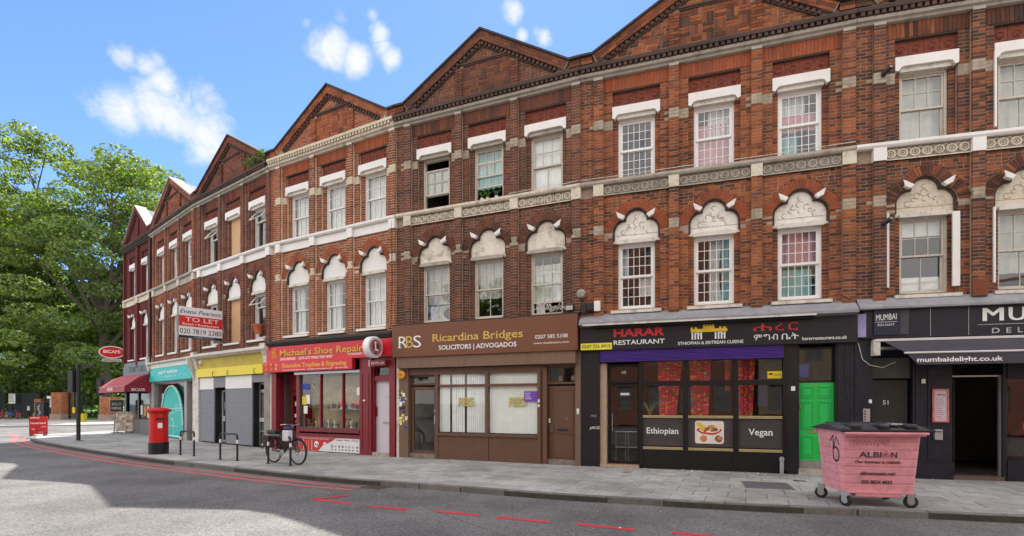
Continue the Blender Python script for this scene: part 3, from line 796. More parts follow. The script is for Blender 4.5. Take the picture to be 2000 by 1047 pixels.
    for p in pil: mb.box(p[0], p[1], ZC0-.05, ZC0+.02, 0, .135)
    obj('cornice_moulding', mb, c1, h)
    mb = MB().profile([(0,ZC0+.135),(.17,ZC0+.135),(.17,ZC0+.22),(.25,ZC0+.225),(.25,ZC0+.30),(.20,ZC0+.345),(.08,ZC0+.42),(0,ZC0+.42)], 0, Wd)
    x = .05
    while x < Wd-.06: mb.box(x, x+.075, ZC0+.14, ZC0+.22, .168, .235); x += .13
    obj('cornice', mb, c2, h)
    # coping
    mb = MB()
    for sgn in (1, -1):
        x0 = 0 if sgn > 0 else Wd
        x1 = x0+sgn*e0; q = [(x0, ZEAVE), (x1, ZEAVE), (x_mid, ZAPEX), (x_mid, ZAPEX+.055), (x1, ZEAVE+.055), (x0, ZEAVE+.055)]
        mb.prism(q, -.34, .17)
    obj('coping', mb, opts.get('coping', soot), h)
    # string course
    fr, cap, blk = opts.get('string', (cream, cream, white))
    obj('string_course', MB().profile([(0,7.07),(.12,7.07),(.15,7.11),(.15,7.17),(.02,7.19),(0,7.19)], 0, Wd), cap, h)
    mb = MB(); fb_ = MB()
    for p, q in bays: fb_.box(p+.003, q-.003, 6.80, 7.068, 0, .05)
    orn = opts.get('ornament')
    obj('frieze', fb_, mat('carved_ground', (.24,.20,.155), .9, .3, 12) if orn else fr, h)
    if orn:
        for p, q in bays:
            n = 7 if i >= 6 else 6; s = (q-p)/n
            for t in range(n):
                cx = p+(t+.5)*s
                mb.torus((cx, -.052, 6.935), .080, .022, 'y', 12, 5); mb.torus((cx, -.056, 6.935), .035, .014, 'y', 8, 4)
                if i >= 6:
                    for sg in (-1, 1): mb.torus((cx+sg*s*.5, -.05, 6.935+sg*.05), .05, .011, 'y', 8, 4, 0, 4.2)
                else: mb.box(cx+s*.5-.012, cx+s*.5+.012, 6.85, 7.02, .04, .06)
    if orn:
        for p, q in bays: mb.box(p+.003, q-.003, 6.80, 6.825, .0, .062)
        o = obj('frieze_ornament', mb, fr, h); o['kind'] = 'stuff'
    for p in pil: bx('string_block', p[0]-.01, p[1]+.01, 6.79, 7.066, 0, .135, blk, h)
    # lintels, panels, tympana, sills
    lm, lm2, tm, sm = opts.get('trim', (white, oldwhite, white, white))
    for c in cs:
        o = obj('terracotta_panel', MB().box(c-ho+.002, c+ho-.002, 9.0, ZOP-.03, -.2, -.075), opts.get('panel', terracotta), h, fix=False)
        mb = MB()
        for q in range(4):
            cx = c-ho+(q+.5)*ho/2; mb.torus((cx, .073, 9.2), .07, .014, 'y', 10, 4); mb.torus((cx, .072, 9.15), .03, .014, 'y', 8, 4)
            mb.box(cx+ho/4-.008, cx+ho/4+.008, 9.03, 9.35, -.08, -.062)
        obj('panel_ornament', mb, opts.get('panel', terracotta), h)
        w = .10
        pts = [(c-ho, 8.72), (c-ho+.06, 8.70), (c-ho+.11, 8.78), (c-ho+.17, 8.80)]
        pts = pts + [(2*c-x, z) for x, z in reversed(pts)] + [(c+ho, 9.0), (c-ho, 9.0)]
        obj('lintel', _pr(pts, -.2, .035), lm, h)
        mb = _pr([(c-hj-.02, 8.70), (c+hj+.02, 8.70), (c+hj+.02, 8.79), (c+hj-.08, 8.83), (c-hj+.08, 8.83), (c-hj-.02, 8.79)], -.22, -.03)
        obj('lintel_soffit', mb, lm2, h)
        t = [(c+(x-c)*kk, z) for x, z in trefoil(c, -.045)]
        t = [(c-ho+.003, ZSP-.06), (c-ho+.1, ZSP-.07), (c-ho+.15, ZSP)] + [p_ for p_ in [(c+ho-.15, ZSP), (c+ho-.1, ZSP-.07), (c+ho-.003, ZSP-.06)]] + list(reversed(t[1:-1]))
        o = obj('tympanum', _pr(t, -.2, -.09), tm, h)
        if opts.get('carved'):
            mb = MB()
            for (dx, dz, r_) in ((0,.42,.07),(0,.56,.045),(-.13,.36,.055),(.13,.36,.055),(-.3,.2,.06),(.3,.2,.06),(-.2,.28,.035),(.2,.28,.035),(0,.28,.04)):
                mb.torus((c+dx*kk, .09, ZSP+dz), r_, .012, 'y', 12, 4, U(0,3), U(4,6))
            mb.box(c-ho+.06, c+ho-.06, ZSP+.12, ZSP+.13, -.1, -.082)
            obj('tympanum_ornament', mb, mat('grimy_carving', (.50,.43,.33), .85, .3, 14), h)
        mb = _pr([(c-hj-.02, ZSP-.10), (c+hj+.02, ZSP-.10), (c+hj+.02, ZSP-.03), (c+hj-.1, ZSP+.0), (c-hj+.1, ZSP+.0), (c-hj-.02, ZSP-.03)], -.22, -.02)
        obj('lintel_soffit', mb, lm2, h)
        for sg in (-1, 1):      # kite shaped label stops at the cusps
            mb = MB(); x, zz = c+sg*.34*kk, ZSP+.56
            tip = (x+sg*.13, -.13, zz+.10); q = [(x-sg*.08, -.02, zz-.02), (x-sg*.02, -.02, zz-.09), (x+sg*.09, -.02, zz-.04), (x+sg*.05, -.02, zz+.06)]
            q2 = [(p_[0], -.12, p_[2]) for p_ in q]
            mb.quadbox([q2[0], q2[1], q2[2], q2[3], q[0], q[1], q[2], q[3]])
            i0 = len(mb.v); mb.v += q2+[tip]; mb.f += [(i0, i0+1, i0+4), (i0+1, i0+2, i0+4), (i0+2, i0+3, i0+4), (i0+3, i0, i0+4)]; mb.m += [0]*4
            obj('label_stop', mb, lm if i != 5 else white, h)
        mb = MB().profile([(-.26,3.94),(.10,3.90),(.10,3.83),(-.26,3.83)], c-ho-.03, c+ho+.03); obj('sill', mb, sm, h)
    # body of the house behind the front
    mb = MB()
    mb.wbox(0, .12, .30, 9, 0, ZEAVE); mb.wbox(Wd-.12, Wd-.0, .30, 9, 0, ZEAVE); mb.wbox(.12, Wd-.12, 8.8, 9, 0, ZEAVE)
    for zf in (3.45, 7.02, 10.0): mb.wbox(.12, Wd-.12, .30, 8.8, zf-.15, zf)
    mb.wbox(.12, Wd-.12, 3.6, 3.7, 3.45, 10)
    for x in (bays[1:] and [pil[2][0]+.1] or []): mb.wbox(x, x+.08, .30, 3.6, 3.45, 10)
    obj('party_walls', mb, interior, h, fix=True)
    mb = MB(); q = [(0.0, ZEAVE-.05), (x_mid, ZAPEX-.05), (Wd, ZEAVE-.05), (Wd, ZEAVE-.2), (0, ZEAVE-.2)]; mb.prism(q, -9.2, -.33); obj('roof', mb, roofmat, h)
    if i == 1:
        mb = MB().wbox(-.02, -.001, 0, 9, 0, ZEAVE); obj('side_wall', mb, BR[1], h)
    # windows
    for n_, (lvl, c) in enumerate([(1, c) for c in cs]+[(0, c) for c in cs]):
        spec = opts['windows'][n_ % len(opts['windows'])] if len(opts['windows']) != 2*len(cs) else opts['windows'][n_]
        z0, z1 = (ZUW0, 8.71) if lvl else (ZWIN0, 5.60)
        if spec == 'board':
            obj('window_board', MB().box(c-hj, c+hj, z0, z1, -.2, -.15), ply, h, label='plywood board closing the window', fix=False); continue
        kw = dict(spec); cur = kw.pop('cur', None); fm = kw.pop('fm', white); blind = kw.pop('blind', None)
        flap = kw.pop('flap', False)
        window(h, c, z0, z1, hj, fm, **kw)
        if flap:
            mb = MB(); t = .02; w_ = hj-.06; za, zb = z1-.08, z1-.42; d0, d1 = -.16, .10
            P4 = [(c-w_, -d0, za), (c+w_, -d0, za), (c+w_, -d1, zb), (c-w_, -d1, zb)]
            for (p_, q_) in ((0,1),(1,2),(2,3),(3,0)): mb.tube([P4[p_], P4[q_]], .018, 4)
            fl_ = obj('top_hung_casement', mb, fm, h); g_ = MB(); g_.quadbox([*P4, *[(x, y+.004, z-.004) for x, y, z in P4]]); obj('pane', g_, glass, fl_)
        for cu in (cur or []):
            f0, f1, g0, g1, m, kw2 = cu
            curtain(h, c-hj+.03+(2*hj-.06)*f0, c-hj+.03+(2*hj-.06)*f1, z0+.03+(z1-z0-.06)*g0, z0+.03+(z1-z0-.06)*g1, m, **kw2)
    return h
def _pr(pts, d0, d1):
    m = MB(); m.prism(pts, d0, d1); return m

CW = lambda m, f0=0, f1=1, g0=0, g1=1, **k: (f0, f1, g0, g1, m, k)
H4w = [dict(fm=white, top=(3,2), bot=(3,1), cur=[CW(curt_white, 0, .96, 0, 1, waves=9)])]*3
H4l = [dict(fm=white, top=(3,2), bot=(3,1), cur=[CW(curt_white, 0, .5, 0, 1, waves=5)]), dict(fm=white, top=(3,2), bot=(3,1), cur=[CW(curt_white, 0, .55, 0, 1, waves=5), CW(curt_white, .75, 1, 0, 1, waves=3)]), dict(fm=white, top=(3,2), bot=(3,1), cur=[CW(curt_white, 0, 1, 0, 1, waves=7)])]
ow = mat('tired_cream_frame', (.60,.56,.48), .6, .12, 6, .3, 40, damt=.45, dark=(.28,.22,.16), dscale=6)
H5w = [dict(fm=ow, top=(3,2), bot=(3,2), drop=.25, lift=.42, cur=[CW(curt_grey, 0, 1, .35, .8, waves=4)]),
       dict(fm=ow, top=(3,2), bot=(2,1), lift=.40, cur=[CW(curt_teal, 0, 1, .3, 1, waves=5)]),
       dict(fm=ow, top=(3,2), bot=(2,1), split=.48, cur=[CW(curt_white, 0, 1, 0, 1, waves=1, amp=.008, d=-.28)]),
       dict(fm=ow, top=(3,2), bot=(2,1), cur=[CW(curt_grey, 0, 1, .33, 1, waves=4), CW(curt_grey, .1, .95, 0, .3, waves=3, taper=.4)]),
       dict(fm=ow, top=(3,2), bot=(2,1), cur=[CW(curt_grey, 0, 1, .36, 1, waves=3)]),
       dict(fm=ow, top=(3,2), bot=(3,1), lift=.28, cur=[CW(curt_white, 0, 1, .2, .85, waves=5), CW(curt_white, .05, .35, 0, .3, waves=2)])]
pv = dict(fm=pvc, top=(5,3), bot=(5,3), fw=.05, pvcs=True, bar=.014)
H6w = [dict(pv), dict(pv, cur=[CW(curt_pink, 0, 1, 0, .78, waves=1, amp=.01), CW(curt_white, .35, 1, .55, 1, waves=5)]),
       dict(pv, cur=[CW(curt_white, 0, .68, .72, 1, waves=7), CW(curt_pink, 0, 1, .45, .72, waves=2), CW(curt_teal, 0, .5, .05, .4, waves=3)]),
       dict(pv, cur=[CW(curt_white, .0, .25, .55, 1, waves=2), CW(curt_white, .55, 1, .2, .48, waves=3)]),
       dict(pv, cur=[CW(curt_white, .38, .75, 0, 1, waves=4, taper=.25), CW(curt_teal, .72, 1, .0, 1, waves=2)]),
       dict(pv, cur=[CW(curt_pink, 0, 1, .5, 1, waves=5), CW(curt_teal, 0, .85, 0, .45, waves=7)])]
H7w = [dict(fm=ow, top=(3,2), bot=(2,1), cur=[CW(curt_grey, 0, 1, 0, 1, waves=3, amp=.015)]), dict(fm=ow, top=(3,2), bot=(2,1), cur=[CW(curt_grey, 0, 1, 0, 1, waves=3)]), dict(fm=ow, top=(3,2), bot=(2,1)),
       dict(fm=ow, top=(3,2), bot=(2,1), cur=[CW(curt_white, 0, 1, .78, 1, waves=2, amp=.01, d=-.3), CW(curt_white, 0, 1, 0, .22, waves=1, amp=.004, d=-.28)]),
       dict(fm=ow, top=(3,2), bot=(2,1), cur=[CW(curt_grey, 0, 1, .22, 1, waves=3)]), dict(fm=ow, top=(3,2), bot=(2,1))]
chip = mat('chipped_white_stucco', (.80,.78,.72), .75, .08, 7, .7, 22, damt=.4, dark=(.34,.28,.2), dscale=5)
casd = dict(fm=white, top=(1,1), bot=(1,1), split=.72)
H3w = [dict(casd, flap=True), 'board', dict(casd, flap=True, cur=[CW(curt_grey, .5, .75, 0, .6, waves=2)]), dict(casd), 'board', dict(casd, flap=True)]
pv2 = dict(fm=pvc, top=(1,1), bot=(1,1), split=.55)
H2w = [dict(pv2)]*6
H1w = [dict(pv2)]*4

blackc = (greystone, DENT)
house1 = build_house(1, 'narrow maroon painted corner house with a deli below, leftmost of the terrace', dict(centers=[1.28,3.3], pil=[(.02,.22),(2.2,2.5),(4.2,4.47)], ho=.46, windows=H1w, bands=False, rub=BR[1], cornice=(soot, DENT), string=(cream, cream, cream), panel=mortar_maroon, coping=greystone))
house2 = build_house(2, 'orange gabled brick house above the turquoise surf shop', dict(windows=H2w, rub=BR[2], bands=False, cornice=(greystone, DENT), string=(greystone, greystone, cream), coping=greystone))
house3 = build_house(3, 'dark red brick house with boarded middle windows above the yellow fascia', dict(windows=H3w, rub=BR[3], bands=False, cornice=(greystone, DENT), string=(white, white, white), trim=(white, oldwhite, white, white)))
house4 = build_house(4, 'bright cleaned orange brick house with white trim above the red shoe repair shop', dict(windows=H4w+H4l, pale=PALE_C, cornice=(cream, PALE_C), basket=True, string=(white, white, white), indiv=300))
house5 = build_house(5, 'brown brick house with peeling window arches above the brown solicitors shop', dict(windows=H5w, rub=BR[5], cornice=(greystone, DENT), basket=True, string=(cream, cream, cream), trim=(white, greystone, mat('peeling_white_stucco', (.74,.69,.60), .8, .12, 6, .6, 25, damt=.7, dark=(.25,.16,.09), dscale=3.5), oldwhite), indiv=300, ornament=True, bands=True))
house6 = build_house(6, 'orange brick house with white multi-pane windows above the black restaurant front with a green door', dict(windows=H6w, cornice=(greystone, DENT), basket=True, string=(greystone, greystone, cream), trim=(white, oldwhite, chip, oldwhite), indiv=300, ornament=True, carved=True))
house7 = build_house(7, 'dark burnt brick house at the right edge above the restaurant with a grey awning', dict(windows=H7w, rub=BR[7], cornice=(greystone, DENT), basket=True, string=(cream, white, white), trim=(white, oldwhite, cream, oldwhite), indiv=300, ornament=True, carved=True))

# ------------------------------------------------------------------ shops
def at(h, x, d, z=0):
    a = h.location; r = h.rotation_euler.z; return Vector((a[0]+x*math.cos(r)+d*math.sin(r), a[1]+x*math.sin(r)-d*math.cos(r), z))
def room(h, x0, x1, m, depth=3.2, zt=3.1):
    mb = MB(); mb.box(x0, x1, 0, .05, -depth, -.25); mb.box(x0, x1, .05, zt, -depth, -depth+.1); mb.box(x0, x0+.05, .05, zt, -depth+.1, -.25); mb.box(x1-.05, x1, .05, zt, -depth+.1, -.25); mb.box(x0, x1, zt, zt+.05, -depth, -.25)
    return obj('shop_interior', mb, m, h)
def pane(h, x0, x1, z0, z1, d, m=shopglass, name='pane', label=None):
    return bx(name, x0, x1, z0, z1, d-.006, d, m, h, label)
def frame(x0, x1, z0, z1, d0, d1, w, mb=None, bot=True):
    mb = mb or MB(); mb.box(x0, x0+w, z0, z1, d0, d1).box(x1-w, x1, z0, z1, d0, d1).box(x0+w, x1-w, z1-w, z1, d0, d1)
    if bot: mb.box(x0+w, x1-w, z0, z0+w, d0, d1)
    return mb
def letterbox(door, x, z, d, m):
    bx('letter_box', x-.13, x+.13, z-.03, z+.03, d, d+.012, m, door); 
brass = mat('dull_brass', (.42,.33,.16), .4, .15, 10, metal=.6)

def shop7(h):
    Wd = 5.91
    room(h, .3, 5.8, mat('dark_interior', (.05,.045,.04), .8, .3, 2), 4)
    bx('pier', 0, .33, 0, 3.5, -.25, .04, navy, h); bx('pier', 1.09, 1.80, 0, 2.9, -.25, .02, navy, h); bx('pier', 2.69, 2.76, 0, 2.9, -.2, .0, navy, h); bx('pier', 5.6, 5.91, 0, 3.5, -.25, .04, navy, h)
    bx('plinth', 1.08, 1.81, 0, .35, .02, .05, navy, h); bx('pier_moulding', 1.14, 1.19, .4, 2.55, .02, .035, navy, h); bx('pier_moulding', 1.36, 1.40, .4, 2.55, .02, .035, navy, h)
    d = bx('door', .36, 1.05, .04, 2.1, -.16, -.11, mat('black_door_paint', (.02,.02,.02), .5, .2, 5), h, label='black flush door numbered 51'); text('51', .585, 1.57, .10, -.109, oldwhite, d, bold=.01); bx('lock', .93, .97, 1.0, 1.06, -.11, -.09, steel, d)
    bx('letter_box', .62, .84, .95, 1.0, -.11, -.10, darkmetal, d)
    bx('door_head_panel', .34, 1.08, 2.14, 2.58, -.16, -.08, mat('dirty_olive_panel', (.07,.075,.06), .7, .3, 4), h)
    bx('door_head_panel', .33, 1.09, 2.60, 2.95, -.16, -.05, navy, h)
    # fascia box, boards and lead above it
    bx('fascia_board', .12, Wd, 2.99, 3.62, -.1, .14, mat('navy_fascia', (.008,.009,.018), .45, .35, 3, damt=.25, dark=(.035,.035,.04), dscale=5), h)
    for x in (1.35, 2.02): bx('fascia_joint', x, x+.008, 3.0, 3.6, .14, .144, steel, h)
    fp = bx('fascia_end_panel', .8, .96, 3.06, 3.6, .14, .155, mat('dark_grey_panel', (.05,.048,.055), .5, .2, 4), h)
    sg = bx('small_sign', .31, .79, 3.05, 3.62, .14, .17, mat('navy_sign', (.012,.016,.035), .4, .15, 4), h)
    text('MUMBAI', .35, 3.36, .135, .171, letter_white, sg, width=.38, rise=.05); bx('rule', .34, .74, 3.325, 3.332, .17, .173, letter_white, sg); text('DELIGHT', .38, 3.245, .05, .171, letter_white, sg, width=.31, spacing=1.3)
    for q, (ch, w_) in enumerate((('M',.36),('U',.29),('M',.36),('B',.24),('A',.33),('I',.06))):
        xx_ = 2.26 + (0,.44,.80,1.24,1.53,1.93)[q]
        for dx, dd in ((0,.145),(.022,.1455)): text(ch, xx_+dx, 3.28, .285, dd, letter_white, h, width=w_-.022); bx('rule', 2.18, 4.0, 3.205, 3.215, .14, .146, letter_white, h); text('DELIGHT', 2.42, 3.03, .11, .145, letter_white, h, width=1.35, spacing=1.9, bold=.01)
    obj('lead_flashing', MB().profile([(0,3.80),(.05,3.86),(.26,3.64),(.26,3.60),(.1,3.60),(0,3.62)], .02, Wd), lead, h)
    # awning
    a = thing('shop_awning', 'charcoal grey restaurant awning with a white front rail at the right edge', 'awning', h.location, h.rotation_euler.z)
    bx('cassette', .33, 5.6, 2.915, 2.965, .05, .22, mat('awning_rail_white', (.62,.61,.58), .45, .08, 6), a); bx('end_bracket', .30, .42, 2.62, 2.95, .03, .2, oldwhite, a)
    bx('roller', .40, 5.5, 2.74, 2.80, .08, .14, steel, a)
    fab = mat('grey_awning_fabric', (.055,.05,.066), .85, .12, 3, damt=.3, dark=(.10,.10,.055), dscale=2)
    mb = MB(); mb.quadbox([(.66,-.75,2.62),(5.5,-.75,2.62),(5.5,-.22,2.90),(.50,-.22,2.90),(.66,-.75,2.61),(5.5,-.75,2.61),(5.5,-.22,2.89),(.50,-.22,2.89)]); obj('canopy', mb, fab, a)
    mb = MB().tube([(.62,-.77,2.61),(5.55,-.77,2.61)], .02, 8); obj('front_rail', mb, MATS['awning_rail_white'], a, smooth=True)
    v = MB(); v.prism([(.66,2.60),(5.5,2.60),(5.5,2.37),(.86,2.37)], .76, .768); v = obj('valance', v, fab, a); text('mumbaidelight.co.uk', .84, 2.425, .095, .769, letter_white, v, width=1.42, bold=.018)
    for x in (.75, 5.3): obj('folding_arm', MB().tube([(x,-.12,2.78),(x+.5,-.4,2.70),(x+.1,-.75,2.60)], .018, 6), steel, a)
    # entrance and right window
    bx('threshold', 1.8, 2.7, 0, .08, -.3, .03, mat('worn_timber', (.12,.08,.06), .7, .3, 8), h)
    obj('entrance_frame', frame(1.80, 2.69, .08, 2.18, -.12, -.06, .03, bot=False), steel, h)
    dr = obj('open_door', frame(1.86, 1.92, .1, 2.1, -1.0, -.14, .02), black, h)
    bx('stall_riser', 2.76, 5.6, 0, .42, -.2, .02, navy, h); bx('transom', 2.76, 5.6, 2.1, 2.9, -.2, .02, navy, h)
    pane(h, 2.76, 5.6, .42, 2.1, -.08, label='wide restaurant window'); bx('counter', 3.7, 5.2, .05, 1.0, -1.6, -1.1, mat('brown_wood', (.22,.09,.04), .5, .3, 5), h)
    for k, x in enumerate((3.72, 3.9, 4.1)):
        bx('red_box', x, x+.1, 1.0, 1.16, -1.3, -1.2, mat('red_plastic', (.6,.03,.03), .4), h)
    for x, z in ((2.0,1.0),(2.3,1.05),(2.2,.8)): bx('chair_back', x, x+.3, z-.3, z, -2.4, -2.36, darkmetal, h)
    # menu case, metal letter box, intercom, switch boxes
    m = thing('menu_board', 'pink and red framed menu board on the navy pier beside the dark entrance', 'menu board', tuple(at(h,1.43,.04,1.2)), h.rotation_euler.z)
    obj('frame', frame(0, .29, 0, .70, 0, .03, .03), mat('pink_red_frame', (.55,.16,.14), .5, .3, 12), m); p = bx('menu_sheet', .03, .26, .03, .67, 0, .012, mat('menu_paper', (.62,.50,.56), .6, .08, 20), m)
    text('MENU', .09, .56, .035, .013, mat('dark_red_print', (.3,.02,.03), .6), p)
    for k in range(11): bx('line', .06, .06+U(.10,.16), .48-.04*k, .487-.04*k, .012, .013, MATS['dark_red_print'], p)
    p = thing('post_box', 'small grey metal letter box under the pink menu board', 'letter box', tuple(at(h,1.46,.02,.83)), h.rotation_euler.z); bx('body', 0, .14, 0, .22, 0, .07, steel, p, bevel=.006); bx('slot', .02, .12, .16, .18, .07, .073, darkmetal, p)
    p = thing('intercom_panel', 'silver intercom with buttons on the black pier left of the door numbered 51', 'intercom', tuple(at(h,.15,.04,1.2)), h.rotation_euler.z); bx('plate', 0, .13, 0, .28, 0, .02, steel, p)
    for k in range(4): bx('button', .02, .05, .03+.06*k, .06+.06*k, .02, .026, darkmetal, p)
    p = thing('wall_switch', 'small white box beside the black door and above the intercom', 'switch box', tuple(at(h,.26,.04,1.6)), h.rotation_euler.z); bx('body', 0, .05, 0, .08, 0, .03, white, p)
    p = thing('wall_switch', 'small white keypad high on the pier left of the menu board', 'switch box', tuple(at(h,1.24,.035,2.02)), h.rotation_euler.z); bx('body', 0, .06, 0, .09, 0, .03, white, p)
    p = thing('cable_cover', 'tall narrow white plastic cover strip right of the first-floor window at the right', 'cable cover', tuple(at(h,1.80,.0,4.05)), h.rotation_euler.z); bx('strip', 0, .13, 0, 1.56, 0, .04, white, p)
    p = thing('cable_cover', 'thin white plastic strip left of the first-floor window above the small sign', 'cable cover', tuple(at(h,.60,.0,4.08)), h.rotation_euler.z); bx('strip', 0, .045, 0, 1.6, 0, .05, white, p)
    p = thing('cable_cover', 'thin white strip beside the second-floor window at the right edge', 'cable cover', tuple(at(h,2.52,.0,7.28)), h.rotation_euler.z); bx('strip', 0, .04, 0, 1.55, 0, .05, white, p)
    p = thing('cable_cover', 'thin white strip beside the first-floor window at the right edge', 'cable cover', tuple(at(h,2.50,.0,4.08)), h.rotation_euler.z); bx('strip', 0, .04, 0, 1.55, 0, .05, white, p)
    for (x, z, lab) in ((.5, 5.42, 'small round security camera on the brick pier left of the lower right window'), (.50, 8.62, 'small security camera high on the brick pier near the top right')):
        c = thing('security_camera', lab, 'camera', tuple(at(h,x,.12,z)), h.rotation_euler.z)
        bx('mount', -.03, .03, -.05, .05, -.01, .03, darkmetal, c); obj('housing', MB().lathe([(.045,-.16),(.05,-.15),(.05,0),(.02,.01)], 14, axis='y', o=(0,-.02,0)), darkmetal, c, smooth=True, rot=(R(-25),0,R(35)))
        obj('lens', MB().lathe([(.028,-.175),(.03,-.16)], 14, axis='y', o=(0,-.02,0)), steel, c, rot=(R(-25),0,R(35)))
    bx('corbel', 2.13*5.91/6.02, 2.39*5.91/6.02, 3.80, 4.14, .1, .16, BR[6], h)

def shop6(h):
    Wd = 6.02
    room(h, .5, 5.9, mat('warm_interior', (.10,.085,.07), .8, .3, 2), 3.2)
    bx('pier', 0, .48, 0, 3.0, -.25, .04, black, h, label='black pier with scratched graffiti'); bx('pier', 4.70, 4.91, 0, 2.92, -.25, .02, black, h); bx('pier', 5.69, Wd, 0, 3.0, -.25, .02, navy, h)
    text('yACG', .22, .95, .07, .041, letter_white, h, name='graffiti', shear=.3, bold=.01); text('MSR', .25, 1.25, .06, .041, steel, h, name='graffiti', shear=.3)
    bx('return_wall', .48, .64, .06, 2.6, -.9, -.02, mat('tan_tile', (.42,.30,.20), .6, .12, 5), h); bx('step', .48, 1.44, 0, .06, -.9, .03, MATS['tan_tile'], h)
    # glazed door and light above
    alu = mat('black_frame', (.007,.007,.008), .35, .15, 5)
    d = obj('door', frame(.66, 1.44, .07, 2.08, -.30, -.24, .065), alu, h); pane(d, .72, 1.38, .13, 2.02, -.26); obj('handle', MB().tube([(.76,-(-.22),.9),(.76,.20,.9),(.76,.20,1.35),(.76,.24,1.35)], .012, 6), steel, d)
    f = obj('fanlight', frame(.66, 1.44, 2.10, 2.58, -.30, -.24, .06), alu, h); pane(f, .72, 1.38, 2.16, 2.52, -.26); text('49', .98, 2.34, .09, -.255, letter_white, f)
    bx('notice_card', .96, 1.18, 1.80, 1.86, -.255, -.25, white, d)
    obj('table', MB().wbox(.8,1.3,1.0,1.4,.72,.75).tube([(1.05,1.2,.05),(1.05,1.2,.72)], .02, 6), darkmetal, h)
    for x in (.95, 1.2): obj('chair', MB().wbox(x-.18,x+.18,.7,1.05,.43,.46).tube([(x-.16,.72,.05),(x-.16,.72,.85)], .012, 6).tube([(x+.16,.72,.05),(x+.16,.72,.85)], .012, 6).tube([(x-.16,.72,.85),(x+.16,.72,.85)], .012, 6), steel, h)
    # window grid
    mb = MB()
    for x0, x1 in ((1.44,1.53),(2.47,2.58),(3.58,3.69),(4.62,4.70)): mb.box(x0, x1, .06, 2.92, -.14, .03)
    mb.box(1.53, 4.62, 2.02, 2.14, -.12, .02).box(1.53, 4.62, 0, .46, -.14, .01).box(1.53, 4.62, 1.24, 1.28, -.12, .015).box(1.53,4.62,2.80,2.92,-.12,.02)
    obj('window_frame', mb, alu, h)
    stripw = mat('gold_beading', (.50,.40,.20), .5, .4, 60, .5, 80)
    panelm = mat('dark_taupe_panel', (.055,.047,.046), .45, .25, 2.5, stretch=(1,1,9))
    for k, (x0, x1) in enumerate(((1.53,2.47),(2.58,3.58),(3.69,4.62))):
        pane(h, x0, x1, 1.32, 2.02, -.05); pane(h, x0, x1, 2.14, 2.80, -.05)
        p = bx('lower_panel', x0, x1, .56, 1.24, -.08, -.02, panelm, h)
        for z in (1.245, .475):
            g = MB(); x = x0+.01
            while x < x1-.02: g.box(x, x+.014, z+.008, z+.052, .012, .024); x += .022
            g.box(x0, x1, z, z+.008, -.02, .022).box(x0, x1, z+.052, z+.06, -.02, .022); obj('gold_beading', g, stripw, h)
        if k == 0: text('Ethiopian', x0+.09, .86, .15, -.019, letter_white, p, width=.74, bold=.008, serif=True)
        if k == 2: text('Vegan', x0+.22, .86, .16, -.019, letter_white, p, width=.50, bold=.008, serif=True)
        if k == 1: food_picture(p, x0+.16, x1-.20, .64, 1.18)
        bx('inner_sill', x0, x1, 1.22, 1.30, -.5, -.12, mat('inner_sill_dark', (.06,.05,.045), .6), h)
    def strip_curtain(x0, x1, zt, zb, taper):
        """woven curtain: each woven band its own strip of cloth"""
        cols = [(.52,.03,.06),(.80,.14,.03),(.85,.33,.03),(.16,.22,.09),(.62,.03,.16),(.75,.05,.07),(.45,.03,.20)]
        ms = [mat('woven_%d' % q, c, .85, .25, 30) for q, c in enumerate(cols)]
        for s0, s1 in ((0,.15),(.16,.33),(.35,.5),(.51,.66),(.68,.83),(.84,1)):
            mb = MB(); z = zt; off = U(0,.1)
            while z > zb:
                hgt = U(.012,.05); z2 = max(zb, z-hgt)
                def xx(s, zz):
                    t = (zt-zz)/(zt-zb); nar = 1-taper*t; return x0+(x1-x0)*(s*nar + .08*t)
                m_ = 3 if U(0,1) < .08 else random.choice([0,0,0,5,5,5,1,1,2,4,0,5,6])
                d = -.34+.05*math.sin(s0*19)+U(-.006,.006)
                mb.quadbox([(xx(s0,z2),-d,z2),(xx(s1,z2),-d,z2),(xx(s1,z),-d,z),(xx(s0,z),-d,z),(xx(s0,z2),-d+.01,z2),(xx(s1,z2),-d+.01,z2),(xx(s1,z),-d+.01,z),(xx(s0,z),-d+.01,z)], m_)
                z = z2
            obj('curtain', mb, ms, h)
    strip_curtain(1.86, 2.47, 2.85, 1.30, .35); strip_curtain(2.62, 3.12, 2.85, 1.30, .22); strip_curtain(3.70, 4.10, 2.85, 1.30, .25); strip_curtain(3.42, 3.56, 2.85, 1.9, .3)
    bx('blue_board', 4.25, 4.46, 1.5, 2.4, -1.2, -1.15, mat('blue_print', (.02,.05,.35), .5, .2, 10), h)
    g = MB()
    for k in range(34):
        a = U(0,6.28); l = U(.25,.5); g.tube([(1.68,.34,1.28),(1.68+math.cos(a)*l*.3,.34+math.sin(a)*l*.15,1.28+l*.7),(1.68+math.cos(a)*l*.75,.34+math.sin(a)*l*.3,1.28+l*U(.5,1.0))], [.006,.005,.001], 3)
    p = obj('potted_grass', g, mat('dry_grass', (.30,.32,.14), .8, .3, 10), None); p.matrix_world = h.matrix_basis.copy(); tag(p, 'spiky grass plant inside the restaurant window beside the glass door', 'plant')
    s = bx('cctv_sticker', 4.31, 4.61, 2.17, 2.33, -.05, -.045, yellow, h); bx('print', 4.34, 4.42, 2.25, 2.29, -.045, -.043, letter_black, s); text('CCTV', 4.45, 2.22, .055, -.044, letter_black, s, width=.14)
    # fascia and shutter box
    fb = bx('fascia_board', .0, 6.04, 2.92, 3.50, -.1, .16, mat('charcoal_fascia', (.012,.012,.017), .42, .2, 4), h)
    red = mat('red_lettering', (.62,.02,.025), .45)
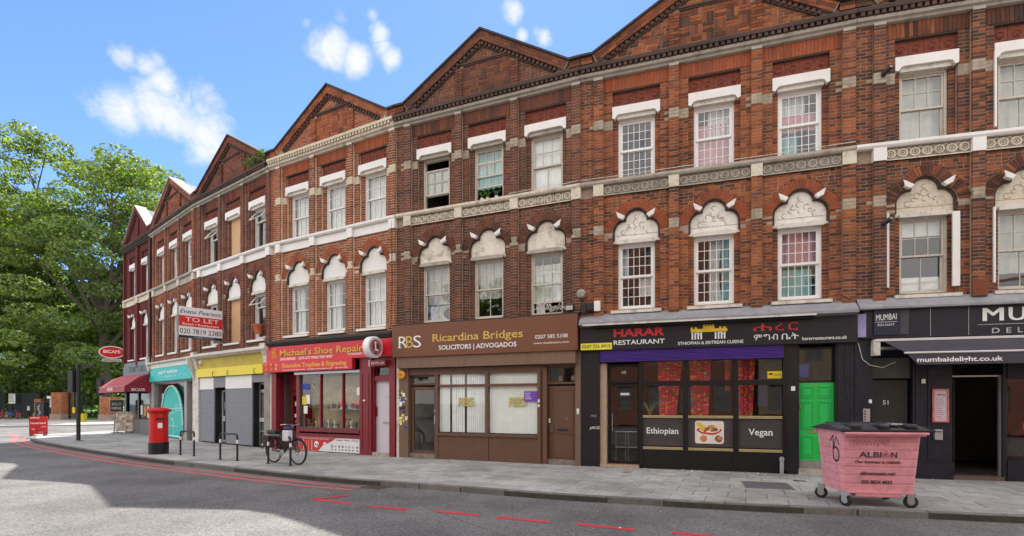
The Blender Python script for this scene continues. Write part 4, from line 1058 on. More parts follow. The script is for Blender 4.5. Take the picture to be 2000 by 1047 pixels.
    text('HARAR', .84, 3.24, .19, .161, red, fb, width=1.21, bold=.03); text('RESTAURANT', .84, 3.04, .115, .161, letter_white, fb, width=1.21, bold=.012)
    text('ETHIOPIAN & ERITREAN CUISINE', 2.36, 2.985, .075, .161, letter_white, fb, width=1.42, bold=.01)
    text('ሐ', 3.99, 3.24, .17, .161, red, fb, width=.38); text('ረ', 4.44, 3.24, .17, .161, red, fb, width=.17); text('ር', 4.70, 3.24, .17, .161, red, fb, width=.20); text('ም', 4.0, 3.03, .13, .161, letter_white, fb, width=.17); text('ግ', 4.20, 3.03, .13, .161, letter_white, fb, width=.13); text('ብ', 4.36, 3.03, .13, .161, letter_white, fb, width=.13); text('ቤት', 4.57, 3.03, .13, .161, letter_white, fb, width=.34)
    text('hararrestaurant.co.uk', 4.98, 3.0, .075, .161, letter_white, fb, width=.86, bold=.01)
    y2 = mat('gold_yellow', (.72,.50,.03), .5)
    x0, x1 = 2.64, 3.44
    mb = MB().box(x0, x1, 3.27, 3.345, .16, .166); w = (x1-x0)/9
    for k in (0,1,7,8): mb.box(x0+k*w, x0+k*w+w*.6, 3.345, 3.385, .16, .166)
    mb.box(x0+w*3.1, x1-w*3.1, 3.345, 3.41, .16, .166)
    for k in range(4): mb.box(x0+w*3.1+k*w*.75, x0+w*3.1+k*w*.75+w*.4, 3.41, 3.44, .16, .166)
    obj('gate_emblem', mb, y2, fb)
    mb = MB()
    for xa in (x0+.02, x1-.27):
        for k in range(4): mb.box(xa+k*.065, xa+k*.065+.035, 3.10, 3.26, .16, .166)
        mb.torus((xa+.125, -.163, 3.2), .05, .012, 'y', 8, 4, 0, math.pi)
    obj('gate_emblem', mb, letter_white, fb)
    yp = bx('phone_strip', .02, .80, 2.935, 3.10, .16, .175, mat('yellow_sign', (.78,.72,.06), .5), h); text('0207 735 8915', .06, 2.98, .085, .1755, letter_black, yp, width=.70)
    bx('scratch', 5.45, 5.75, 3.2, 3.205, .16, .162, letter_black, fb)
    obj('lead_flashing', MB().profile([(0,3.80),(.03,3.84),(.34,3.60),(.34,3.54),(.1,3.50),(0,3.50)], 0, Wd), lead, h)
    obj('flashing_edge', MB().profile([(.33,3.545),(.36,3.55),(.36,3.515),(.33,3.515)], .1, Wd-.8), oldwhite, h)
    obj('canopy_roll', MB().tube([(.35,-.22,3.50),(5.2,-.22,3.50)], .045, 8), black, h)
    pur = mat('purple_shutter', (.13,.07,.34), .4, .2, 3, stretch=(.5,.5,10))
    mb = MB()
    for k in range(9): mb.profile([(.04,2.625+.033*k),(.10,2.625+.033*k),(.13,2.641+.033*k),(.10,2.657+.033*k),(.04,2.657+.033*k)], .5, 4.62)
    obj('roller_shutter', mb, pur, h); bx('shutter_end', 6.04, 6.2, 3.02, 3.52, -.05, .14, mat('faded_purple', (.30,.26,.48), .6, .2, 6), h)
    # green door
    gm = mat('bright_green_paint', (.02,.52,.10), .38, .05, 3)
    bx('door_reveal', 4.91, 4.95, 0, 2.9, -.25, .0, black, h); bx('door_reveal', 5.66, 5.69, 0, 2.9, -.25, .0, black, h)
    d = bx('door', 4.95, 5.66, .30, 2.06, -.19, -.14, gm, h, label='bright green panelled front door')
    for (a0, a1, b0, b1) in ((.07,.32,1.42,1.68),(.39,.64,1.42,1.68),(.07,.32,.72,1.34),(.39,.64,.72,1.34),(.07,.32,.08,.56),(.39,.64,.08,.56)):
        obj('door_panel', frame(4.95+a0, 4.95+a1, .3+b0, .3+b1, -.14, -.122, .022), gm, d)
        bx('door_panel_field', 4.95+a0+.045, 4.95+a1-.045, .3+b0+.045, .3+b1-.045, -.14, -.128, gm, d)
    letterbox(d, 5.28, .96, -.14, brass); text('49A', 5.24, 1.98, .05, -.139, brass, d); bx('lock', 4.98, 5.01, 1.5, 1.56, -.14, -.12, brass, d)
    bx('door_sill', 4.93, 5.67, .12, .30, -.2, -.11, mat('weathered_grey_board', (.26,.24,.22), .8, .2, 8), h); bx('step', 4.93, 5.67, 0, .12, -.2, .05, greystone, h)
    f = obj('fanlight', frame(4.93, 5.68, 2.06, 2.86, -.2, -.14, .05), alu, h); pane(f, 4.98, 5.63, 2.11, 2.81, -.16)
    bx('notice', 5.0, 5.2, 2.2, 2.5, -.32, -.31, MATS['blue_print'], h)
    p = thing('wall_switch', 'small white square keypad on the black pier left of the green door', 'switch box', tuple(at(h,4.78,.02,1.88)), h.rotation_euler.z); bx('body', 0, .08, 0, .10, 0, .03, white, p)
    p = thing('bollard_pipe', 'short grey pipe stub on the pavement in front of the black window base', 'pipe', tuple(at(h,4.58,.10,0)), 0); obj('pipe', MB().lathe([(.045,0),(.045,.30),(.055,.31),(.055,.37),(.03,.39)], 14), steel, p, smooth=True)
    # boxes at the party wall
    p = thing('junction_box', 'white junction box on the brickwork above the restaurant fascia', 'box', tuple(at(h,.36,.12,3.90)), h.rotation_euler.z); bx('body', 0, .15, 0, .25, 0, .09, white, p, bevel=.006)
    p = thing('alarm_bell', 'round weathered alarm bell at the joint of the brown and the black shop', 'alarm', tuple(at(h,.02,.10,4.37)), h.rotation_euler.z); obj('bell', MB().lathe([(.10,0),(.115,-.02),(.115,-.05),(.09,-.08),(.03,-.09)], 20, axis='y'), mat('teal_rust_bell', (.30,.32,.28), .6, .7, 18, damt=.8, dark=(.55,.16,.05), dscale=9), p, smooth=True); obj('bracket', MB().tube([(0,.02,0),(0,-.04,-.16)], .012, 5), darkmetal, p)
    for (x, z, w, hh, lab) in ((.03,3.86,.14,.26,'black loudspeaker box under the round alarm bell'),(.20,3.93,.14,.18,'small black box between the alarm bell and the white junction box')):
        p = thing('speaker_box', lab, 'box', tuple(at(h,x,.1,z)), h.rotation_euler.z); bx('body', 0, w, 0, hh, 0, .12, mat('dull_black_box', (.03,.03,.033), .6, .2, 8), p, bevel=.01); bx('grille', .015, w-.015, .02, hh-.02, .12, .125, darkmetal, p)

def food_picture(parent, x0, x1, z0, z1):
    """photo of a platter of food: bread, stews and hands, as flat print"""
    w, hh = x1-x0, z1-z0; d = -.018
    c = .035; pts = [(x0+c,z0),(x1-c,z0),(x1,z0+c),(x1,z1-c),(x1-c,z1),(x0+c,z1),(x0,z1-c),(x0,z0+c)]
    m = MB(); m.prism(pts, d-.002, d); pic = obj('food_photo', m, mat('print_white', (.72,.66,.60), .5, .15, 14), parent)
    rm, ym, bm_, gm_, om = mat('print_red', (.5,.05,.03), .5), mat('print_yellow', (.72,.48,.04), .5), mat('print_brown', (.25,.10,.05), .5, .5, 40), mat('print_green', (.12,.2,.05), .5), mat('print_orange', (.6,.2,.06), .5, .4, 40)
    def blob(cx, cz, rx, rz, m, lay):
        b = MB(); n = 14; P_ = [(x0+w*cx+w*rx*math.cos(6.283*k/n)*U(.9,1.1), z0+hh*cz+hh*rz*math.sin(6.283*k/n)*U(.85,1.15)) for k in range(n)]
        b.prism(P_, d, d+.0006*lay); obj('print', b, m, pic)
    blob(.5,.60,.42,.20,rm,1); blob(.5,.63,.38,.16,MATS['print_white'],2); blob(.27,.70,.13,.12,ym,3); blob(.42,.64,.08,.08,bm_,3); blob(.55,.72,.12,.09,om,3); blob(.7,.62,.10,.09,bm_,4); blob(.6,.58,.07,.05,gm_,4); blob(.35,.56,.06,.05,rm,4)
    blob(.30,.22,.13,.15,om,3); blob(.55,.20,.12,.13,MATS['print_white'],3); blob(.82,.22,.13,.15,bm_,3); blob(.14,.85,.10,.09,ym,3); blob(.85,.25,.07,.08,om,5)

def shop5(h):
    Wd = 5.62
    bw = mat('brown_paint', (.13,.065,.038), .45, .12, 5, damt=.2, dark=(.07,.04,.03), dscale=4); bl = mat('brown_weathered_cladding', (.17,.105,.07), .6, .15, 3, damt=.3, dark=(.09,.06,.045), dscale=3)
    room(h, .3, 5.5, mat('office_interior', (.30,.28,.25), .8, .2, 2), 2.6)
    bx('pier', 0, .10, 0, 3.0, -.25, .03, oldwhite, h, label='strip of old white wall covered in stickers'); bx('pier', .10, .42, 0, 2.9, -.25, .05, bl, h); bx('pier', 5.48, Wd, 0, 2.95, -.25, .05, bl, h)
    bx('post', 1.31, 1.41, 0, 2.55, -.2, .02, bw, h); bx('post', 2.91, 3.0, 0, 2.55, -.2, .02, bw, h); bx('post', 4.44, 4.53, 0, 2.55, -.2, .03, bw, h); bx('post', 4.60, 4.70, 0, 2.55, -.2, .03, bw, h); bx('post', 4.53, 4.60, 0, 2.55, -.2, -.02, bw, h)
    bx('transom', 1.41, 2.91, 2.06, 2.13, -.12, .01, bw, h); bx('transom', 3.0, 4.44, 2.06, 2.13, -.12, .01, bw, h); bx('window_head', .42, 4.60, 2.42, 2.60, -.2, .015, bw, h)
    bx('sill', 1.41, 4.44, .68, .75, -.15, .05, bw, h); bx('stall_riser', 1.41, 2.91, 0, .68, -.15, -.0, bw, h); bx('stall_riser', 3.0, 4.44, 0, .68, -.15, -.0, bw, h)
    gl2 = mat('gilded_print', (.50,.42,.10), .5, .1, 10)
    for x0, x1 in ((1.41,2.91),(3.0,4.44)):
        p = pane(h, x0, x1, .75, 2.06, -.05); pane(h, x0, x1, 2.13, 2.42, -.05, name='top_pane')
        c = (x0+x1)/2-.12
        text('R', c, 1.52, .25, -.049, gl2, p, bold=.012, width=.20, serif=True); text('B', c+.17, 1.52, .25, -.048, gl2, p, bold=.012, width=.18, serif=True); text('S', c+.33, 1.52, .25, -.047, gl2, p, bold=.012, width=.18, serif=True)
        n = 22; w = (x1-x0)/n          # vertical blinds, every slat a piece
        sl_ = MB().box(0, w*.88, 0, 1, 0, .004).mesh('blind_slat', mat('white_blind', (.88,.88,.86), .7, .08, 3))
        for k in range(n):
            if k == 5 and x0 < 2 or k == 12 and x0 < 2: continue
            o = bpy.data.objects.new('blind_slat', sl_); COL.objects.link(o); o.parent = h; o.location = (x0+k*w+.005, .08+U(0,.006), .78); o.scale = (1.1 if x0 > 2 else .98, 1, 1.66); o.rotation_euler = (0, 0, R(U(-3,9)))
    s = bx('purple_notice', 4.04, 4.42, 1.64, 1.92, -.045, -.04, mat('purple_print', (.16,.06,.42), .5), h)
    for k in range(4): bx('line', 4.07, 4.07+U(.1,.2), 1.86-.05*k, 1.872-.05*k, -.04, -.039, letter_white, s)
    # left glazed door
    d = obj('door', frame(.45, 1.31, .13, 2.07, -.14, -.08, .085), bw, h, label='brown framed glass door'); pane(d, .53, 1.23, .21, 1.99, -.11); bx('handle', 1.24, 1.27, 1.0, 1.25, -.08, -.05, steel, d); bx('lock', 1.245, 1.27, 1.35, 1.42, -.08, -.06, white, d)
    bx('threshold', .42, 1.31, 0, .13, -.2, -.02, mat('metal_sill', (.25,.22,.19), .5, .3, 8, metal=.4), h)
    f = obj('fanlight', frame(.45, 1.31, 2.13, 2.42, -.14, -.08, .05), bw, h); pane(f, .5, 1.26, 2.18, 2.37, -.11)
    bx('desk', 1.0, 2.4, .05, .78, -1.8, -1.2, MATS['worn_timber'], h)
    # right brown door
    d = bx('door', 4.72, 5.47, .13, 2.05, -.16, -.11, bw, h, label='brown front door with lower panels')
    obj('panel_moulding', frame(4.80, 5.39, .93, 1.95, -.11, -.098, .018), bw, d); bx('rail', 4.78, 5.42, .82, .86, -.11, -.10, bw, d); obj('panel_moulding', frame(4.80, 5.39, .18, .80, -.11, -.098, .018), bw, d)
    letterbox(d, 5.1, .90, -.11, darkmetal); bx('handle', 4.73, 4.76, 1.08, 1.2, -.11, -.06, white, d); text('51', 5.06, 1.73, .06, -.109, darkmetal, d)
    obj('knocker', MB().torus((5.2,.10,1.2), .025, .007, 'y', 12, 5), brass, d)
    bx('lock_box', 4.74, 4.84, .82, 1.05, -.11, -.08, MATS['worn_timber'], d)
    bx('threshold', 4.70, 5.48, 0, .13, -.2, -.04, MATS['metal_sill'], h)
    f = obj('fanlight', frame(4.70, 5.48, 2.10, 2.58, -.16, -.10, .05), bw, h); pane(f, 4.75, 5.43, 2.15, 2.53, -.13)
    for x in (4.85, 5.2): bx('picture', x, x+.09, 2.2, 2.34, -.6, -.55, white, h)
    bx('upper_head', 4.53, 5.48, 2.58, 2.95, -.2, .02, bw, h)
    # shutter box and fascia
    obj('shutter_box', MB().box(.14, 5.52, 2.62, 2.95, 0, .20), mat('shutter_box_brown', (.19,.115,.075), .55, .12, 2, stretch=(4,4,.4), damt=.3, dark=(.10,.06,.04)), h)
    fb = bx('fascia_board', .0, 5.59, 2.94, 3.86, -.1, .26, mat('brown_fascia', (.17,.065,.032), .35, .06, 1.5), h, bevel=.008)
    text('R', .24, 3.20, .36, .261, letter_white, fb, width=.30, bold=-.004, serif=True); text('S', .74, 3.20, .36, .2615, letter_white, fb, width=.26, bold=-.004, serif=True); text('B', .49, 3.20, .36, .263, letter_gold, fb, width=.24, bold=-.004, serif=True)
    gold = mat('gold_letter', (.68,.46,.10), .4, .08, 12)
    text('Ricardina Bridges', 1.38, 3.34, .22, .261, gold, fb, width=2.74, bold=.004, serif=True)
    text('SOLICITORS | ADVOGADOS', 1.58, 3.10, .13, .261, letter_white, fb, width=2.36, bold=.014, serif=True)
    text('0207 582 5108', 4.46, 3.27, .10, .261, letter_white, fb, width=.88, bold=.004, serif=True); text('www.rbsolicitors.com', 4.42, 3.13, .06, .261, letter_white, fb, width=.95)
    obj('lead_flashing', MB().profile([(0,3.86),(.26,3.86),(.27,3.88),(.05,3.93),(0,3.93)], 0, Wd), mat('sooty_lead', (.06,.055,.05), .7, .3, 8), h)
    p = thing('alarm_box', 'round orange alarm box on the brown pier at the left of the solicitors front', 'alarm', tuple(at(h,.22,.05,2.44)), h.rotation_euler.z); obj('body', MB().lathe([(.12,0),(.13,-.02),(.13,-.06),(.10,-.09),(.02,-.10)], 22, axis='y'), mat('orange_plastic', (.75,.33,.03), .4), p, smooth=True); text('Yale', -.07, -.02, .05, .101, letter_black, p)
    for (x, z, w, hh, m) in [(U(.0,.33),U(.85,2.0),U(.04,.10),U(.04,.10),random.choice([letter_white,oldwhite,letter_black,yellow,MATS['blue_print'],letter_white])) for _ in range(34)]:
        dd = .031 if x < .10-w else .051
        bx('sticker', x if dd > .04 and x > .1 else max(0,min(x, .10-w*.9)) if dd < .04 else .11, (x if dd > .04 and x > .1 else max(0,min(x,.10-w*.9)) if dd < .04 else .11)+w, z, z+hh, dd-.002, dd+U(.0005,.003), m, h)
    p = thing('intercom_panel', 'small white intercom on the right brown pier beside the panelled brown door', 'intercom', tuple(at(h,5.52,.05,1.32)), h.rotation_euler.z); bx('plate', 0, .06, 0, .14, 0, .02, white, p); bx('button', .02, .04, .03, .05, .02, .026, darkmetal, p)
    p = thing('wall_switch', 'pair of small white switches on the post beside the purple notice', 'switch box', tuple(at(h,4.46,.03,1.5)), h.rotation_euler.z); bx('body', 0, .05, 0, .07, 0, .02, white, p); bx('body', 0, .05, .12, .2, 0, .02, white, p)
    # pots on the open window sill and clutter above the fascia
    for k, (x, m, lab) in enumerate(((2.78, letter_white, 'small white flower pot at the left of the open second-floor window sill'), (2.95, yellow, 'small yellow pot in the middle of the open window sill'), (3.22, letter_white, 'white flower pot at the right of the open window sill'))):
        p = thing('flower_pot', lab, 'plant pot', tuple(at(h,x,-.06,7.19)), 0, 'pots on the open window sill'); obj('pot', MB().lathe([(.035,0),(.05,.09),(.055,.10)], 12), m, p, smooth=True); g = MB()
        for q in range(26):
            a = U(0,6.28); l = U(.08,.2); c = Vector((math.cos(a)*l*.6, math.sin(a)*l*.4, .1+l)); g.tube([(0,0,.09), tuple(c)], .003, 3); n_ = Vector((U(-1,1),U(-1,1),U(-1,1)))*.03; n2 = Vector((U(-1,1),U(-1,1),U(-1,1)))*.03; g.quad(tuple(c-n_), tuple(c+n2), tuple(c+n_), tuple(c-n2))
        obj('leaves', g, mat('pot_leaf', (.08,.16,.05), .8, .4, 20), p)
    g = MB()
    for k in range(16):
        x = 4.35+U(0,.8); g.tube([(x,-.08,3.97+U(0,.2)),(x+U(-.15,.15),-.12,4.1+U(0,.12)),(x+U(-.2,.2),-.07,3.97+U(0,.1)),(x+.1,-.04,4.1)], .009, 5)
    o = obj('tangled_cable', g, oldwhite, None); o.matrix_world = h.matrix_basis.copy(); tag(o, 'tangle of white cable on the sill of the open right first-floor window', 'cable')
    p = thing('floodlight', 'small black floodlight on the right end of the brown shop fascia', 'floodlight', tuple(at(h,5.36,.14,3.93)), h.rotation_euler.z); bx('body', -.11, .11, .02, .17, -.03, .05, darkmetal, p, bevel=.01); bx('glass', -.09, .09, .04, .15, .05, .055, steel, p); bx('bracket', -.02, .02, -.01, .03, -.02, .02, darkmetal, p)


def shop4(h):
    Wd = 5.69
    mr = mat('maroon_paint', (.20,.014,.022), .4, .1, 4); rd = mat('red_sign', (.60,.012,.03), .38, .05, 2)
    room(h, .3, 4.3, mat('shop_interior_dark', (.11,.095,.08), .8, .3, 2), 2.2)
    bx('pier', 0, .26, 0, 3.0, -.25, .05, mr, h); bx('edge_strip', -.04, .0, 0, 3.0, -.2, .05, white, h); bx('pier', 4.22, 4.70, 0, 3.0, -.25, .06, mr, h); bx('pier', 5.43, Wd-.04, 0, 3.6, -.25, .06, mr, h)
    for x in (4.30, 4.56): bx('pier_moulding', x, x+.05, .2, 2.5, .06, .075, mr, h)
    # door in the left recess
    bx('door_head', .26, 1.30, 2.02, 2.62, -.5, -.42, mr, h)
    d = obj('door', frame(.42, 1.22, .05, 2.0, -.48, -.42, .13), mr, h, label='maroon shop door with a glazed panel'); bx('door_bottom', .55, 1.09, .05, .62, -.48, -.43, mr, d); pane(d, .55, 1.09, .75, 1.87, -.45)
    for (x, z, w, hh, m) in ((.62,1.5,.2,.15,letter_white),(.6,1.1,.16,.12,letter_white),(.86,1.0,.08,.45,mat('lime_sticker', (.6,.75,.03), .5)),(.62,.9,.2,.1,steel)): bx('notice', x, x+w, z, z+hh, -.45, -.44, m, d)
    letterbox(d, .85, .68, -.42, brass); bx('return_wall', .26, .30, 0, 2.6, -.42, -.02, mr, h); bx('door_post', 1.26, 1.40, 0, 2.62, -.5, .02, mr, h)
    # window
    mb = MB().box(1.40, 4.22, .66, .76, -.15, .09).box(1.40, 4.22, .50, .60, -.1, .05).box(1.40, 4.22, 0, .50, -.12, .0)
    obj('sill', mb, mr, h)
    mb = MB()
    for x in (2.40, 3.42): mb.box(x-.025, x+.025, .76, 2.60, -.1, .0)
    obj('glazing_bar', mb, mr, h); obj('window_frame', frame(1.38, 4.22, .76, 2.62, -.12, .01, .045), MATS['worn_timber'], h); bx('blind_rail', 1.2, 4.22, 2.56, 2.64, .0, .06, steel, h)
    for x0, x1 in ((1.42,2.375),(2.425,3.395),(3.445,4.18)): pane(h, x0, x1, .80, 2.57, -.05)
    bx('display_shelf', 1.42, 4.18, .70, .78, -.7, -.12, MATS['brown_wood'] , h); bx('display_shelf', 2.6, 4.1, 1.40, 1.42, -.45, -.15, steel, h); bx('tan_reflection_board', 1.42, 4.18, .78, 2.5, -.55, -.50, mat('painted_tan_reflection', (.42,.32,.16), .8, .3, 3), h)  # back board's tan stands in for sunlit buildings reflected in the window
    for k in range(72):       # trophies, shoes and small goods on the window shelf
        x = 1.50+(k % 40)*.066 if k < 40 else 2.65+(k-40)*.045; zb = .78 if k < 40 else 1.42
        m = random.choice([darkmetal, steel, brass, MATS['worn_timber'], letter_white, MATS['brown_wood'], darkmetal])
        r = U(.03,.065); d_ = U(.12,.36); hh = U(.08,.34) if k < 40 else U(.05,.22)
        o = obj('display_item', MB().lathe([(r,0),(r,.03),(r*.3,.05),(r*.4,hh*.6),(r*U(.6,1.2),hh),(r*.4,hh+.01)], 8, o=(x,d_,zb)), m, h, smooth=True)
    for x in (3.0, 3.7): obj('red_bag', MB().wbox(x, x+.32, .2, .3, 1.42, 1.68), MATS['red_plastic'], h, bevel=.03)
    obj('orange_bag', MB().wbox(2.05, 2.33, .2, .3, .78, 1.02), mat('orange_leather', (.5,.2,.05), .5), h, bevel=.03)
    for (x, z, w, hh, m) in ((1.48,2.05,.36,.2,MATS['blue_print']),(1.48,1.55,.22,.28,yellow),(1.66,1.58,.2,.3,letter_white),(1.56,1.25,.18,.26,letter_white),(4.0,1.85,.14,.24,letter_white)): bx('notice', x, x+w, z, z+hh, -.045, -.04, m, h)
    key = obj('key_emblem', MB().torus((2.12,.03,2.2), .09, .015, 'y', 14, 4).torus((2.28,.03,2.2), .07, .012, 'y', 14, 4), oldwhite, h)
    wht = mat('window_print', (.6,.58,.5), .6)
    text('ENGRAVING', 2.55, 1.95, .16, -.043, wht, h, width=.75); text('KEYS', 3.55, 1.95, .16, -.043, wht, h, width=.4)
    # printed banner under the window
    ban = bx('banner', 1.38, 4.22, .03, .48, .0, .02, mat('banner_white', (.72,.72,.74), .45, .05, 4), h, label='red and white printed banner under the shop window')
    rb = mat('banner_red', (.52,.02,.03), .45, .1, 4); mb = MB(); mb.prism([(1.39,.04),(2.35,.04),(2.52,.2),(2.95,.36),(3.15,.47),(1.39,.47)], .02, .023); obj('print', mb, rb, ban)
    for x in (1.62, 2.02): bx('print', x, x+.025, .05, .40, .023, .025, wht, ban)
    for x in (1.74, 1.85): bx('print', x, x+.05, .06, .36, .023, .025, mat('banner_orange', (.65,.16,.04), .5), ban)
    def disc(x, z, r, m, d, n=18):
        b = MB(); b.prism([(x+r*math.cos(6.283*k/n), z+r*math.sin(6.283*k/n)) for k in range(n)], d-.002, d); obj('print', b, m, ban)
    disc(2.25, .25, .105, letter_white, .027); disc(2.21, .25, .03, darkmetal, .0285); disc(2.30, .22, .035, darkmetal, .0285); disc(2.65, .26, .07, letter_white, .027); disc(2.65, .26, .035, steel, .0285)
    for k, x in enumerate((2.98,3.14,3.3,3.45,3.6,3.74,3.9,4.08)):
        disc(x, .21, .035+.02*(k in (0,)), random.choice([darkmetal, steel, brass]), .0235, 9); bx('print', x-.02, x+.02, .08, .13, .02, .0238, darkmetal, ban)
    text('Shoe Key Dry Cleaning & Luggage Repairs', 1.55, .42, .03, .0245, letter_white, ban, width=1.3); text('Trophies    Medals    Awards', 3.15, .40, .035, .0215, letter_black, ban, width=.95)
    # white door with fanlight
    d = bx('door', 4.76, 5.43, .10, 2.28, -.16, -.11, mat('pale_lilac_door', (.60,.57,.62), .5, .04, 3), h, label='plain pale grey white front door'); letterbox(d, 5.17, 1.0, -.11, brass); text('92', 5.12, 1.75, .07, -.109, steel, d); bx('lock', 4.78, 4.81, 1.2, 1.5, -.11, -.08, mr, d)
    bx('door_frame', 4.70, 4.76, 0, 2.95, -.2, .0, mr, h); bx('door_head', 4.76, 5.43, 2.28, 2.42, -.2, -.02, mr, h); f = obj('fanlight', frame(4.76, 5.43, 2.42, 2.72, -.16, -.1, .04), mr, h); pane(f, 4.8, 5.39, 2.46, 2.68, -.13)
    bx('door_head', 4.76, 5.43, 2.72, 3.0, -.2, -.02, mr, h); bx('step', 4.70, 5.43, 0, .10, -.2, .03, greystone, h)
    # signs
    fb = bx('fascia_board', -.10, 5.62, 3.0, 3.54, -.1, .16, rd, h)
    og = mat('orange_gold_letter', (.80,.36,.04), .45, .12, 9); dk = mat('dark_letter_edge', (.18,.10,.01), .6)
    text("Michael's Shoe Repairs", .64, 3.19, .22, .161, dk, fb, width=4.0, bold=.03); text("Michael's Shoe Repairs", .62, 3.205, .22, .166, og, fb, width=4.0, bold=.01)
    text('SHOE REPAIRS  ·  KEYS CUT WHILE YOU WAIT', .62, 3.06, .085, .161, letter_white, fb, width=2.55, shear=.3, bold=.02); text('ESTABLISHED 1967', 3.85, 3.10, .065, .161, letter_white, fb, width=.80, shear=.2, bold=.01)
    em = MB()
    for k in range(4): em.tube([(.22+.07*k,-.165,3.12),(.26+.05*k,-.165,3.28),(.18+.08*k,-.165,3.36)], .014, 5)
    em.torus((.32,-.165,3.40), .06, .022, 'y', 12, 5); obj('key_emblem', em, og, fb)
    lb = bx('lower_sign', -.16, 4.08, 2.66, 3.01, .10, .24, rd, h); text('Executive Trophies & Engraving', .85, 2.80, .145, .241, og, lb, width=3.0, bold=.03)
    text('www.executivetrophies.co.uk  ·  sales@executivetrophies.co.uk  ·  020 7735 1960', .85, 2.70, .04, .241, letter_white, lb, width=3.05, bold=.01)
    for x in (.02, .28): obj('trophy_emblem', MB().lathe([(.04,2.72-2.72),(.045,.02),(.012,.04),(.012,.12),(.05,.17),(.055,.24)], 10, o=(x,-.24,2.72)), og, lb)
    for z in (2.74, 2.87): obj('trophy_emblem', MB().lathe([(.05,0),(.05,-.01)], 12, axis='y', o=(.52,-.24,z+.03)), og, lb)
    obj('cornice_ledge', MB().profile([(0,3.78),(.22,3.74),(.24,3.66),(.17,3.56),(0,3.56)], -.06, Wd-.04), mat('sooty_ledge', (.035,.032,.03), .8, .4, 9), h)
    # round projecting sign with a boot clock face
    s = thing('round_projecting_sign', 'round white drum sign showing a boot, at the right end of the red fascia', 'sign', tuple(at(h,5.22,.16,3.24)), h.rotation_euler.z)
    obj('arm', MB().tube([(0,0,0),(0,-.1,0)], .02, 6), steel, s)
    obj('drum', MB().lathe([(.30,-.11),(.315,-.10),(.315,.10),(.30,.11)], 40, axis='x', o=(0,-.36,0)), pvc, s, smooth=True)
    fc = obj('face', MB().lathe([(.225,.11),(.225,.116)], 36, axis='x', o=(0,-.36,0)), mr, s)
    obj('ring', MB().torus((.114,-.36,0), .262, .006, 'x', 36, 5), darkmetal, s); obj('boot', MB().wbox(.116, .122, -.40, -.35, -.06, .17).wbox(.116, .122, -.40, -.27, -.11, -.05), letter_white, fc)
    for k in range(16):
        if k in (0, 8): continue
        a = 2*math.pi*k/16; obj('tick', MB().tube([(.118,-.36+.14*math.sin(a),.14*math.cos(a)),(.118,-.36+.195*math.sin(a),.195*math.cos(a))], .007, 4), letter_white, fc)
    s = thing('phone_number_sign', 'narrow maroon phone number box under the round drum sign', 'sign', tuple(at(h,4.80,.10,2.72)), h.rotation_euler.z); bx('box', 0, .62, 0, .17, -.12, .12, mr, s); bx('end_cap', -.03, 0, -.01, .18, -.12, .13, white, s); text('020 7735 2364', .07, .05, .07, .121, letter_white, s, width=.5)
    p = thing('wall_switch', 'small white bell box on the maroon pier left of the pale front door', 'switch box', tuple(at(h,4.40,.075,1.66)), h.rotation_euler.z); bx('body', 0, .08, 0, .05, 0, .02, white, p)

